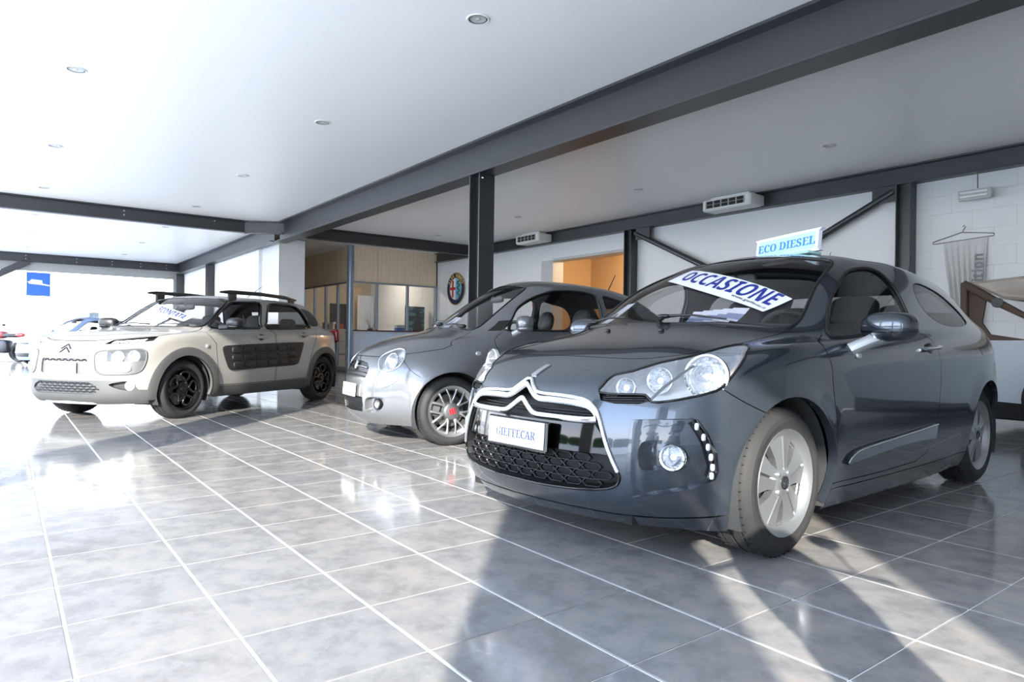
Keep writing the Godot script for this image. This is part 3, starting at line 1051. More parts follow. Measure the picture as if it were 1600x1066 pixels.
# liner tunnel behind each wheel opening and the turned-in lip of the panel
func arches_of(car: Node3D, s: CarSkin, wheels: Array, centres: Array, r: float, y: float, m: Material) -> void:
	for w in wheels.size():
		var c: Array = centres[w]
		var arc = PackedVector2Array(wheels[w])
		arc.resize(31)
		for sg in [1.0, -1.0]:
			var li = MB.new()
			var steps = 28
			for k in steps:
				var t0 = deg_to_rad(-24.0 + 228.0 * k / steps); var t1 = deg_to_rad(-24.0 + 228.0 * (k + 1) / steps)
				var p = []
				for e in [[t0, y, r + 0.004], [t1, y, r + 0.004], [t1, y - 0.30, r + 0.012], [t0, y - 0.30, r + 0.012]]:
					p.append(V(c[0] + e[2] * cos(e[0]), e[1] * sg, c[1] + e[2] * sin(e[0])))
				var i0 = V(-cos(t0), 0, -sin(t0)); var i1 = V(-cos(t1), 0, -sin(t1))
				li.squad(p, [i0, i1, i1, i0])
				var hub = V(c[0], (y - 0.30) * sg, c[1])
				var nn = V(0, sg, 0)
				var q: int = li.vert(p[3], nn); li.vert(p[2], nn); li.vert(hub, nn)
				li.tri(q, q + 1, q + 2)
			obj("arch_liner", li, mat("arch_liner", Color(0.15, 0.155, 0.16), 0.8), car)
			var lip = MB.new()
			s.rim(lip, arc, 0.001, -0.035, [sg], false)
			obj("arch_lip", lip, m, car)

# a strip of the surface between two lines of rib and level numbers, at a height above it
func band(s: CarSkin, a: PackedVector2Array, b: PackedVector2Array, lift: float, sg: float, rows := 3) -> MB:
	var m = MB.new()
	for k in a.size() - 1:
		for r in rows:
			var f0 = float(r) / rows; var f1 = float(r + 1) / rows
			var c = [a[k].lerp(b[k], f0), a[k + 1].lerp(b[k + 1], f0), a[k + 1].lerp(b[k + 1], f1), a[k].lerp(b[k], f1)]
			var p = []; var n = []
			for q in c:
				p.append(s.own(s.P(q.x, q.y, lift) * Vector3(1, sg, 1))); n.append(s.own(s.Nn(q.x, q.y) * Vector3(1, sg, 1)))
			m.squad(p, n)
	return m

func ring_line(s: CarSkin, poly: PackedVector2Array, lift: float, sg: float) -> Array:
	var l: Array = s.along(poly, lift, sg)
	l.append(l[0])
	return l

# windscreen seal all round: shield is the left half of its outline
func screen_seal(s: CarSkin, shield: PackedVector2Array, r := 0.008) -> MB:
	var half = PackedVector2Array()
	for q in shield:
		if q.x >= 0.0: half.append(q)
	var el: Array = s.along(smooth(half, 4, false), 0.0, 1.0)
	var er: Array = s.along(smooth(half, 4, false), 0.0, -1.0)
	er.reverse(); el.append_array(er); el.append(el[0])
	var m = MB.new(); m.tube(el, r, 6, false)
	return m

func door_mirror(car: Node3D, c: Vector3, r: Vector3, turn: float, sg: float, top: Material, foot_from: Vector3, foot_m: Material, low: Material) -> void:
	var mr = Node3D.new(); mr.name = "door_mirror"; car.add_child(mr, true)
	obj("mirror_shell", soft(Vector3.ZERO, r, 0.75, 24, 14, Transform3D(Basis(Vector3.UP, turn * sg), c)), top, mr)
	obj("mirror_base", soft(Vector3.ZERO, Vector3(r.x * 0.97, r.y * 0.45, r.z * 0.97), 0.75, 24, 8, Transform3D(Basis(Vector3.UP, turn * sg), c + Vector3(0, -r.y * 0.62, 0))), low, mr)
	var mg = MB.new(); mg.lathe([Vector2(r.y * 0.85, 0.0), Vector2(0.0, 0.002)], 24, Transform3D(Basis(Quaternion(Vector3.UP, Vector3(-1, 0, 0.1 * sg).normalized())), c + Vector3(-r.x * 1.02, 0, 0)))
	obj("mirror_glass", mg, mat("mirror_glass", Color(0.8, 0.82, 0.84), 0.02, 1.0), mr)
	var foot = MB.new()
	foot.tube([foot_from, foot_from.lerp(c, 0.5) + Vector3(0, -0.02, 0), c + Vector3(0, -r.y * 0.6, 0)], [0.034, 0.032, 0.04], 10, true, Vector2(0.55, 1.0))
	obj("mirror_foot", foot, foot_m, mr)

func underside(car: Node3D, x0: float, wb: float, x1: float, half: float, z: float) -> void:
	var m = MB.new()
	var n = half - 0.33
	m.prism(v2([x0, -n, 0.40, -n, 0.40, -half, wb - 0.40, -half, wb - 0.40, -n, x1, -n, x1, n, wb - 0.40, n, wb - 0.40, half, 0.40, half, 0.40, n, x0, n]), z, z + 0.07, Transform3D(Basis(Vector3(-1, 0, 0), Vector3(0, 0, -1), Vector3(0, 1, 0)), Vector3.ZERO))
	obj("underside", m, mat("underbody", Color(0.045, 0.045, 0.047), 0.9), car)
# ---------------------------------------------------------------- the dark grey hatchback in front
const DS_NET := [
	[-0.685, 0, 0.17, -0.67, 0.2, 0.17, -0.625, 0.37, 0.165, -0.54, 0.53, 0.16, -0.43, 0.65, 0.155, -0.31, 0.73, 0.15, 0, 0.765, 0.15, 0.34, 0.775, 0.145, 0.75, 0.78, 0.14, 1.2, 0.785, 0.14, 1.65, 0.785, 0.14, 2.1, 0.775, 0.15, 2.446, 0.77, 0.17, 2.74, 0.73, 0.2, 2.9, 0.63, 0.22, 2.98, 0.47, 0.22, 3.02, 0.25, 0.22, 3.03, 0, 0.22],
	[-0.745, 0, 0.25, -0.73, 0.2, 0.25, -0.685, 0.39, 0.25, -0.595, 0.555, 0.245, -0.47, 0.68, 0.245, -0.32, 0.765, 0.245, 0, 0.8, 0.25, 0.34, 0.81, 0.24, 0.75, 0.815, 0.235, 1.2, 0.818, 0.235, 1.65, 0.82, 0.235, 2.1, 0.815, 0.245, 2.446, 0.81, 0.26, 2.75, 0.775, 0.29, 2.92, 0.68, 0.31, 3.02, 0.505, 0.32, 3.07, 0.265, 0.32, 3.08, 0, 0.32],
	[-0.765, 0, 0.4, -0.75, 0.205, 0.4, -0.705, 0.4, 0.4, -0.615, 0.565, 0.4, -0.485, 0.695, 0.4, -0.325, 0.78, 0.4, 0, 0.825, 0.4, 0.34, 0.838, 0.4, 0.75, 0.845, 0.4, 1.2, 0.85, 0.4, 1.65, 0.852, 0.4, 2.1, 0.848, 0.41, 2.446, 0.84, 0.42, 2.76, 0.8, 0.45, 2.94, 0.7, 0.47, 3.045, 0.52, 0.48, 3.095, 0.27, 0.48, 3.1, 0, 0.48],
	[-0.75, 0, 0.55, -0.735, 0.205, 0.55, -0.69, 0.4, 0.55, -0.605, 0.565, 0.55, -0.48, 0.695, 0.55, -0.325, 0.782, 0.55, 0, 0.828, 0.55, 0.34, 0.842, 0.555, 0.75, 0.85, 0.56, 1.2, 0.855, 0.56, 1.65, 0.857, 0.56, 2.1, 0.855, 0.57, 2.446, 0.848, 0.58, 2.77, 0.808, 0.6, 2.945, 0.71, 0.62, 3.04, 0.525, 0.63, 3.085, 0.272, 0.64, 3.09, 0, 0.64],
	[-0.71, 0, 0.665, -0.695, 0.2, 0.665, -0.65, 0.39, 0.67, -0.565, 0.555, 0.68, -0.45, 0.68, 0.69, -0.31, 0.77, 0.7, 0, 0.82, 0.7, 0.34, 0.84, 0.705, 0.75, 0.848, 0.71, 1.2, 0.854, 0.715, 1.65, 0.857, 0.72, 2.1, 0.853, 0.73, 2.446, 0.845, 0.74, 2.765, 0.805, 0.75, 2.935, 0.71, 0.77, 3.025, 0.525, 0.79, 3.065, 0.27, 0.8, 3.07, 0, 0.8],
	[-0.62, 0, 0.748, -0.605, 0.2, 0.75, -0.56, 0.39, 0.755, -0.47, 0.555, 0.765, -0.36, 0.675, 0.785, -0.22, 0.755, 0.8, 0.04, 0.81, 0.815, 0.36, 0.832, 0.82, 0.75, 0.842, 0.83, 1.2, 0.848, 0.84, 1.65, 0.85, 0.85, 2.1, 0.845, 0.86, 2.446, 0.835, 0.87, 2.745, 0.79, 0.88, 2.905, 0.7, 0.9, 2.99, 0.52, 0.92, 3.03, 0.265, 0.93, 3.035, 0, 0.93],
	[-0.3, 0, 0.865, -0.29, 0.19, 0.865, -0.265, 0.36, 0.865, -0.21, 0.51, 0.86, -0.13, 0.62, 0.86, 0, 0.7, 0.868, 0.16, 0.765, 0.88, 0.42, 0.79, 0.885, 0.77, 0.8, 0.9, 1.2, 0.805, 0.915, 1.65, 0.805, 0.93, 2.1, 0.8, 0.95, 2.42, 0.785, 0.97, 2.68, 0.75, 0.985, 2.84, 0.67, 1, 2.93, 0.5, 1.02, 2.97, 0.255, 1.03, 2.98, 0, 1.03],
	[0.16, 0, 0.975, 0.17, 0.185, 0.973, 0.2, 0.36, 0.968, 0.25, 0.5, 0.96, 0.31, 0.6, 0.952, 0.39, 0.67, 0.942, 0.47, 0.715, 0.938, 0.58, 0.745, 0.938, 0.82, 0.765, 0.95, 1.2, 0.77, 0.968, 1.65, 0.765, 0.985, 2.07, 0.75, 1.01, 2.37, 0.73, 1.03, 2.6, 0.7, 1.05, 2.77, 0.63, 1.07, 2.87, 0.475, 1.09, 2.92, 0.245, 1.1, 2.93, 0, 1.1],
	[0.55, 0, 1.19, 0.555, 0.17, 1.188, 0.575, 0.33, 1.18, 0.6, 0.455, 1.172, 0.63, 0.545, 1.163, 0.67, 0.605, 1.155, 0.73, 0.645, 1.15, 0.8, 0.67, 1.15, 0.95, 0.685, 1.155, 1.25, 0.69, 1.17, 1.65, 0.685, 1.18, 2.02, 0.67, 1.18, 2.3, 0.65, 1.185, 2.52, 0.62, 1.19, 2.69, 0.55, 1.2, 2.8, 0.415, 1.21, 2.86, 0.215, 1.215, 2.87, 0, 1.215],
	[1, 0, 1.375, 1.005, 0.155, 1.372, 1.015, 0.3, 1.36, 1.03, 0.41, 1.345, 1.05, 0.49, 1.33, 1.075, 0.54, 1.315, 1.11, 0.575, 1.3, 1.15, 0.595, 1.295, 1.24, 0.608, 1.3, 1.43, 0.612, 1.308, 1.7, 0.605, 1.305, 1.98, 0.59, 1.298, 2.22, 0.57, 1.29, 2.42, 0.54, 1.285, 2.58, 0.48, 1.29, 2.7, 0.37, 1.29, 2.76, 0.19, 1.29, 2.775, 0, 1.29],
	[1.24, 0, 1.408, 1.245, 0.13, 1.404, 1.255, 0.25, 1.396, 1.27, 0.34, 1.387, 1.285, 0.4, 1.379, 1.305, 0.44, 1.372, 1.33, 0.465, 1.366, 1.36, 0.48, 1.363, 1.42, 0.49, 1.363, 1.54, 0.495, 1.365, 1.72, 0.49, 1.364, 1.9, 0.475, 1.36, 2.08, 0.45, 1.354, 2.24, 0.42, 1.347, 2.38, 0.37, 1.345, 2.48, 0.28, 1.34, 2.54, 0.145, 1.335, 2.55, 0, 1.335],
	[1.45, 0, 1.42, 1.452, 0, 1.42, 1.456, 0, 1.42, 1.463, 0, 1.42, 1.472, 0, 1.42, 1.485, 0, 1.42, 1.505, 0, 1.42, 1.53, 0, 1.419, 1.57, 0, 1.418, 1.64, 0, 1.416, 1.75, 0, 1.413, 1.88, 0, 1.408, 2, 0, 1.4, 2.1, 0, 1.39, 2.19, 0, 1.382, 2.25, 0, 1.376, 2.29, 0, 1.371, 2.3, 0, 1.37],
]

func build_hatchback() -> void:
	var car = thing("hatchback", "dark blue-grey three-door hatchback with OCCASIONE banner and roof board", "car", at(2.305, 2.506), atan2(-0.0504, -0.9987))
	var s = CarSkin.new(DS_NET, [[0.0, 0.305, 0.35, 0.010, 0.06], [2.446, 0.31, 0.35, 0.012, 0.06]], 11, 9)
	var paint = mat("shark_grey_paint", Color(0.235, 0.262, 0.295), 0.2, 0.65, {"clearcoat_enabled": true, "clearcoat": 1.0, "clearcoat_roughness": 0.03})
	# outlines in rib and level numbers
	var shield = PackedVector2Array([Vector2(-0.5, 6.97), Vector2(2.0, 6.96), Vector2(3.3, 6.93), Vector2(4.2, 6.95), Vector2(4.5, 7.02), Vector2(4.62, 7.25), Vector2(4.66, 7.6), Vector2(4.66, 8.1), Vector2(4.55, 8.6), Vector2(4.3, 8.85), Vector2(3.7, 8.97), Vector2(2.0, 9.0), Vector2(-0.5, 9.0)])
	var lamp = smooth(v2([1.894, 4.015, 1.919, 4.346, 1.987, 4.778, 2.319, 4.96, 2.706, 5.276, 3.278, 5.507, 3.705, 5.819, 3.955, 6.072, 4.337, 6.08, 4.706, 5.751, 4.868, 5.166, 4.802, 4.507, 4.609, 4.052, 4.304, 3.903, 3.859, 3.798, 3.383, 3.701, 3.054, 3.686, 2.889, 3.913, 2.423, 3.946]), 2)
	var slot = v2([1.90, 4.0, 2.43, 3.93, 2.88, 3.90, 3.03, 3.70, 2.8, 3.62, 2.3, 3.62, 1.98, 3.72])
	var gr = s.outline([[0.012, 0.704], [0.06, 0.665], [0.10, 0.652], [0.22, 0.648], [0.325, 0.638], [0.374, 0.610], [0.398, 0.578], [0.445, 0.465], [0.482, 0.376], [0.486, 0.345], [0.468, 0.318], [0.40, 0.300], [0.278, 0.290], [0.12, 0.284]], true, 0.0, 5.4)
	gr.insert(0, Vector2(-0.3, gr[0].y + 0.1)); gr.append(Vector2(-0.3, gr[gr.size() - 1].y))
	var scoop = s.outline([[0.513, 0.575], [0.595, 0.581], [0.688, 0.586], [0.702, 0.58], [0.729, 0.529], [0.748, 0.457], [0.751, 0.386], [0.743, 0.357], [0.683, 0.321], [0.582, 0.294], [0.50, 0.277]], true, 0.0, 4.5)
	var pocket = smooth(s.outline([[0.555, 0.49], [0.63, 0.50], [0.665, 0.475], [0.668, 0.44], [0.64, 0.40], [0.585, 0.385], [0.55, 0.40]], true, 0.0, 4.5), 4)
	var win = smooth(s.outline([[0.47, 0.905], [0.60, 1.04], [0.78, 1.165], [1.00, 1.262], [1.17, 1.286], [1.29, 1.268], [1.375, 1.19], [1.40, 1.06], [1.385, 0.955], [1.2, 0.945], [0.8, 0.925]], false, 6.0, 9.4), 3)
	var quarter = smooth(s.outline([[1.66, 1.13], [1.74, 1.235], [1.95, 1.245], [2.2, 1.20], [2.40, 1.10], [2.42, 1.03], [2.25, 1.0], [2.0, 0.995], [1.78, 1.03]], false, 6.0, 9.4), 3)
	var rearglass = v2([13.6, 7.3, 15, 7.2, 18, 7.2, 18, 8.8, 15, 8.8, 13.7, 8.6])
	var tail = smooth(s.outline([[2.55, 0.93], [2.75, 0.96], [2.86, 0.9], [2.88, 0.78], [2.8, 0.74], [2.7, 0.8]], false, 3.5, 7.0), 3)
	var wheels = [arch_outline(s, 0.0, 0.305, 0.352), arch_outline(s, 2.446, 0.31, 0.352)]
	# panel gaps
	var hood_line = v2([-0.4, 5.50, 0.6, 5.49, 1.9, 5.42, 2.4, 5.44, 3.2, 5.62, 3.7, 5.90, 4.0, 6.12, 4.15, 6.43, 4.45, 6.75, 4.6, 6.96])
	var hood_side = v2([4.15, 6.43, 4.45, 6.8, 4.62, 7.0])
	var bump = v2([4.62, 4.0, 5.0, 3.7, 5.47, 3.32])
	var lip = v2([-0.3, 0.62, 1.0, 0.6, 2.3, 0.55, 3.5, 0.6, 4.85, 0.75, 5.5, 0.8])
	var door = s.outline([[0.42, 0.915], [0.30, 0.87], [0.311, 0.77], [0.342, 0.566], [0.345, 0.40], [0.352, 0.262], [0.8, 0.255], [1.30, 0.262], [1.44, 0.30], [1.50, 0.41], [1.54, 0.496], [1.57, 0.66], [1.567, 0.76], [1.53, 0.90], [1.44, 0.955]], false, 0.0, 7.2)
	var sill = s.outline([[0.345, 0.235], [0.9, 0.228], [1.5, 0.228], [2.10, 0.24]], false, 0.0, 3.0)
	for a in wheels: s.cut(9, a)
	s.cut(2, shield)
	s.cut(4, win); s.cut(5, quarter); s.cut(12, rearglass)
	s.cut(6, lamp); s.cut(14, slot); s.cut(7, gr); s.cut(13, tail)
	s.cut(17, pocket); s.cut(8, scoop)
	# bonnet, doors
	var bonnet = PackedVector2Array(hood_line)
	bonnet.append(Vector2(4.6, 6.99)); bonnet.append(Vector2(-0.4, 6.99))
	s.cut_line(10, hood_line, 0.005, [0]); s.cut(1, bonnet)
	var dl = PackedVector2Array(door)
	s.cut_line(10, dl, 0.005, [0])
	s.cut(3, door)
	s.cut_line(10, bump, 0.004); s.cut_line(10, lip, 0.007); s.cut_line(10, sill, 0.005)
	obj("body_shell", s.build([0]), paint, car)
	obj("bonnet", s.build([1]), paint, car)
	obj("panel_gap", s.build([10], -0.012), mat("gap_shade", Color(0.05, 0.05, 0.055), 0.6), car)  # dark sunken strip paints the shade between panels
	obj("inner_shell", s.build([0, 1, 3, 14], -0.03, [1.0, -1.0], true), cabin_cloth(), car)
	for sg in [1.0, -1.0]:
		var d = obj("door", s.build([3], 0.0, [sg]), paint, car)
		var dw = obj("window", s.build([4], -0.006, [sg]), glass("side_glass", Color(0.02, 0.03, 0.03), 0.25), d)
		var fr = MB.new(); s.rim(fr, win, 0.002, -0.02, [sg])
		fr.tube(s.along(win, 0.002, sg) + [s.along(win, 0.002, sg)[0]], 0.008, 6, false)
		obj("window_seal", fr, black_plastic(), d)
		# handle on its bowl, lower moulding with a bright edge
		var hp = s.find(1.45, 0.855, false, 4.0, 6.5)
		var hm = MB.new()
		var h1 = s.own(s.P(hp.x - 0.28, hp.y, 0.018) * Vector3(1, sg, 1)); var h2 = s.own(s.P(hp.x + 0.2, hp.y + 0.05, 0.018) * Vector3(1, sg, 1))
		hm.tube([h1, h1.lerp(h2, 0.3) + Vector3(0, 0, -sg * 0.012), h1.lerp(h2, 0.7) + Vector3(0, 0, -sg * 0.012), h2], [0.012, 0.015, 0.016, 0.013], 8, true, Vector2(1.0, 0.8))
		obj("handle", hm, chrome(), d)
		obj("handle_bowl", soft(s.own(s.P(hp.x - 0.05, hp.y, -0.004) * Vector3(1, sg, 1)), Vector3(0.045, 0.036, 0.012), 0.9, 14, 8), mat("bowl_dark", Color(0.03, 0.03, 0.033), 0.3), d)
		var up = s.outline([[0.46, 0.345], [0.50, 0.375], [0.60, 0.397], [0.985, 0.42], [1.30, 0.437], [1.50, 0.45]], false, 0.0, 4.0)
		var dn = s.outline([[0.47, 0.335], [0.60, 0.345], [0.985, 0.372], [1.30, 0.378], [1.50, 0.375]], false, 0.0, 4.0)
		var strip = MB.new()
		var top = s.along(smooth(up, 4, false), 0.014, sg); var low = s.along(smooth(dn, 5, false), 0.012, sg)
		var topin = s.along(smooth(up, 4, false), 0.0, sg); var lowin = s.along(smooth(dn, 5, false), 0.0, sg)
		for k in mini(top.size(), low.size()) - 1:
			var nn = Vector3(0, 0.25, -sg).normalized()
			strip.quad(top[k], top[k + 1], low[k + 1], low[k], nn)
			strip.quad(topin[k], topin[k + 1], top[k + 1], top[k], Vector3(0, 1, -sg * 0.3).normalized())
			strip.quad(lowin[k], lowin[k + 1], low[k + 1], low[k], Vector3(0, -1, -sg * 0.3).normalized())
		obj("moulding", strip, paint, d)
		var edge = MB.new(); edge.tube(top, 0.0045, 6)
		obj("bright_edge", edge, chrome(), d)
		# rear quarter window and lamp
		var q = obj("quarter_window", s.build([5], -0.005, [sg]), glass("dark_glass", Color(0.015, 0.02, 0.02), 0.55), car)
		var qs = MB.new(); s.rim(qs, quarter, 0.001, -0.02, [sg]); obj("window_seal", qs, black_plastic(), q)
		obj("tail_lamp", s.build([13], -0.002, [sg]), mat("tail_red", Color(0.42, 0.03, 0.04), 0.12), car)
		ds_headlamp(car, s, sg, lamp)
		# fog lamp in its pocket within the scooped panel
		var sc = obj("bumper_scoop", ds_scoop(s, 8, sg, 0.024), paint, car)
		var wall = MB.new()
		s.rim(wall, scoop, 0.0, -0.024, [sg], true, 0.0)
		obj("scoop_edge", wall, paint, sc)
		var pk = obj("lamp_pocket", ds_scoop(s, 17, sg, 0.055), paint, sc)
		var pw = MB.new(); s.rim(pw, pocket, -0.02, -0.055, [sg]); obj("pocket_edge", pw, paint, pk)
		var fp = s.find(0.632, 0.438, true, 0.0, 4.0)
		var fc = s.own(s.P(fp.x, fp.y, 0.0) * Vector3(1, sg, 1))
		var fx = Transform3D(Basis(Quaternion(Vector3.UP, Vector3(0.93, 0.05, -0.30 * sg).normalized())), fc - Vector3(0.035, 0, 0))
		var bz = MB.new()
		bz.lathe([Vector2(0.052, -0.03), Vector2(0.053, 0.018), Vector2(0.048, 0.026), Vector2(0.042, 0.024), Vector2(0.041, 0.008)], 28, fx)
		var fl = obj("fog_lamp", bz, chrome(), car)
		dish(fl, "reflector", fx * Vector3(0, 0.012, 0), fx.basis.y, 0.041, 0.03, reflector())
		var ln = MB.new(); ln.lathe([Vector2(0.042, 0.016), Vector2(0.02, 0.024), Vector2(0.0, 0.026)], 24, fx)
		obj("lens", ln, lamp_lens(), fl)
		# column of small daytime lamps at the edge of the scoop
		var led = Node3D.new(); led.name = "daytime_lamp"; car.add_child(led, true)
		var strip2 = MB.new()
		var path = s.outline([[0.694, 0.578], [0.716, 0.535], [0.730, 0.5], [0.738, 0.462], [0.743, 0.425], [0.744, 0.385], [0.738, 0.362]], true, 0.0, 4.5)
		for q2 in path.size(): path[q2].x -= 0.06
		strip2.tube(s.along(path, -0.012, sg), 0.014, 8)
		obj("lamp_strip", strip2, gloss_black(), led)
		for k in 6:
			var pp = path[k].lerp(path[k + 1], 0.5)
			obj("lamp", soft(s.own(s.P(pp.x, pp.y, 0.0) * Vector3(1, sg, 1)), Vector3(0.008, 0.014, 0.008), 0.6, 10, 6, Transform3D()), mat("led_lens", Color(0.92, 0.93, 0.95), 0.1, 0.4), led)
		# door mirror on its bright foot
		var mr = Node3D.new(); mr.name = "door_mirror"; car.add_child(mr, true)
		var mc = V(0.655, 0.935 * sg, 0.955)
		obj("mirror_shell", soft(Vector3.ZERO, Vector3(0.085, 0.068, 0.125), 0.75, 24, 14, Transform3D(Basis(Vector3.UP, -0.35 * sg), mc)), paint, mr)
		obj("mirror_band", soft(Vector3.ZERO, Vector3(0.0865, 0.012, 0.1255), 0.75, 24, 6, Transform3D(Basis(Vector3.UP, -0.35 * sg), mc + Vector3(0, -0.022, 0))), gloss_black(), mr)
		var mg = MB.new(); mg.lathe([Vector2(0.058, 0.0), Vector2(0.0, 0.002)], 24, Transform3D(Basis(Quaternion(Vector3.UP, Vector3(-1, 0, 0.1 * sg).normalized())), mc + Vector3(-0.087, 0, 0)))
		obj("mirror_glass", mg, mat("mirror_glass", Color(0.8, 0.82, 0.84), 0.02, 1.0), mr)
		var foot = MB.new()
		foot.tube([V(0.53, 0.815 * sg, 0.845), V(0.585, 0.875 * sg, 0.885), V(0.635, 0.91 * sg, 0.91)], [0.034, 0.032, 0.04], 10, true, Vector2(0.55, 1.0))
		obj("mirror_foot", foot, chrome(), mr)
		obj("side_repeater", soft(s.own(s.P(7.55, 4.95, 0.004) * Vector3(1, sg, 1)), Vector3(0.026, 0.013, 0.008), 0.8, 14, 8), lamp_trim(), car)
	# windscreen with a black border, wipers
	var ws = obj("windscreen", s.build([2], -0.003), glass("screen_glass", Color(0.03, 0.05, 0.045), 0.10), car)
	var seal = MB.new()
	var edge2 = PackedVector2Array()
	for q in shield:
		if q.x >= 0.0: edge2.append(q)
	var er = s.along(smooth(edge2, 4, false), 0.0, -1.0); er.reverse()
	var el = s.along(smooth(edge2, 4, false), 0.0, 1.0)
	el.append_array(er); el.append(el[0])
	seal.tube(el, 0.009, 6, false)
	obj("screen_seal", seal, black_plastic(), ws)
	obj("rear_window", s.build([12], -0.003), glass("dark_glass"), car)
	for e in [[[0.25, 7.06], [1.0, 7.10], [2.2, 7.0]], [[-3.1, 7.02], [-2.2, 7.12], [-1.2, 7.07]]]:
		var wp = MB.new()
		var pts = []
		for q in e: pts.append(s.own(s.P(q[0], q[1], 0.018)))
		wp.tube(pts, [0.009, 0.007, 0.004], 6)
		wp.tube([pts[0] + Vector3(0.05, -0.03, 0), pts[0]], 0.012, 8)
		wp.add(soft(pts[0], Vector3(0.02, 0.012, 0.035), 0.7, 12, 6))
		obj("wiper", wp, black_plastic(), car)
	for sg in [1.0, -1.0]: obj("washer_nozzle", soft(s.own(s.P(0.9 * sg, 6.62, 0.004)), Vector3(0.012, 0.009, 0.016), 0.7, 10, 6), black_plastic(), car)
	ds_grille(car, s, gr)
	# dark slot under each lamp, arch liners, underside
	for sg in [1.0, -1.0]:
		var sl = MB.new(); sl.add(s.build([14], -0.025, [sg])); s.rim(sl, slot, 0.0, -0.025, [sg])
		var so = obj("lamp_slot", sl, black_plastic(), car)
		for k in 3:
			var ln2 = []
			for q in 5: ln2.append(s.own(s.P(2.0 + q * 0.22, 3.70 + k * 0.08, -0.012) * Vector3(1, sg, 1)))
			var ls = MB.new(); ls.tube(ln2, 0.0035, 5)
			obj("slat", ls, black_plastic(), so)
	arches_of(car, s, wheels, [[0.0, 0.305], [2.446, 0.31]], 0.352, 0.80, paint)
	var under = MB.new()
	under.prism(v2([-0.60, -0.50, -0.38, -0.50, -0.38, -0.44, 0.42, -0.44, 0.42, -0.76, 2.06, -0.76, 2.06, -0.44, 2.98, -0.44, 2.98, 0.44, 2.06, 0.44, 2.06, 0.76, 0.42, 0.76, 0.42, 0.44, -0.38, 0.44, -0.38, 0.50, -0.60, 0.50]), 0.165, 0.24, Transform3D(Basis(Vector3(-1, 0, 0), Vector3(0, 0, -1), Vector3(0, 1, 0)), Vector3.ZERO))
	obj("underside", under, mat("underbody", Color(0.045, 0.045, 0.047), 0.9), car)
	for sg in [1.0, -1.0]:
		var sk = MB.new()
		sk.box(V(0.37, 0.772 * sg, 0.15), V(2.06, (0.772 - 0.03) * sg, 0.235), 0.01)
		obj("sill_skirt", sk, paint, car)
	var silver = mat("alloy_silver", Color(0.66, 0.67, 0.68), 0.3, 0.85)
	for e in [[0.0, 0.305], [2.446, 0.308]]:
		for sg in [1.0, -1.0]: make_wheel(car, V(e[0], 0.702 * sg, e[1]), sg > 0, 0.305, 0.196, 0.212, "five_blade", silver)
	make_cabin(car, {"front": 0.30, "back": 2.5, "half": 0.68, "dash": 0.955, "dashx": 0.52, "sill": 0.84, "drive": 0.36, "seat": 1.18, "rear": 1.95, "mirx": 0.93, "mirz": 1.24, "cloth": cabin_cloth()})
	var an = MB.new()
	an.tube([V(2.02, 0.0, 1.385), V(2.10, 0.0, 1.52)], [0.004, 0.002], 6)
	an.add(soft(V(2.0, 0, 1.39), Vector3(0.03, 0.012, 0.016), 0.8, 12, 6))
	obj("aerial", an, black_plastic(), car)
	var an2 = MB.new()
	an2.tube([V(2.3, 0.42, 1.32), V(2.36, 0.42, 1.47)], [0.004, 0.002], 6)
	obj("aerial", an2, black_plastic(), car)
	ds_skin = s
	ds_node = car

var ds_skin: CarSkin
var ds_node: Node3D

# part of the skin pressed in towards one side of its outline
func ds_scoop(s: CarSkin, label: int, sg: float, depth: float) -> MB:
	var m = s.build([label], 0.0, [sg])
	for k in m.v.size():
		var y = absf(m.v[k].z)
		m.v[k] -= m.n[k] * depth * (smoothstep(0.49, 0.62, y) if label == 8 else smoothstep(0.53, 0.60, y))
	# normals follow the new shape
	var acc = PackedVector3Array(); acc.resize(m.v.size())
	for j in range(0, m.i.size(), 3):
		var fn = (m.v[m.i[j + 2]] - m.v[m.i[j]]).cross(m.v[m.i[j + 1]] - m.v[m.i[j]])
		for q in 3: acc[m.i[j + q]] += fn
	for k in m.v.size():
		if acc[k].length() > 1e-12: m.n[k] = m.n[k].lerp(acc[k].normalized(), 0.7).normalized()
	return m

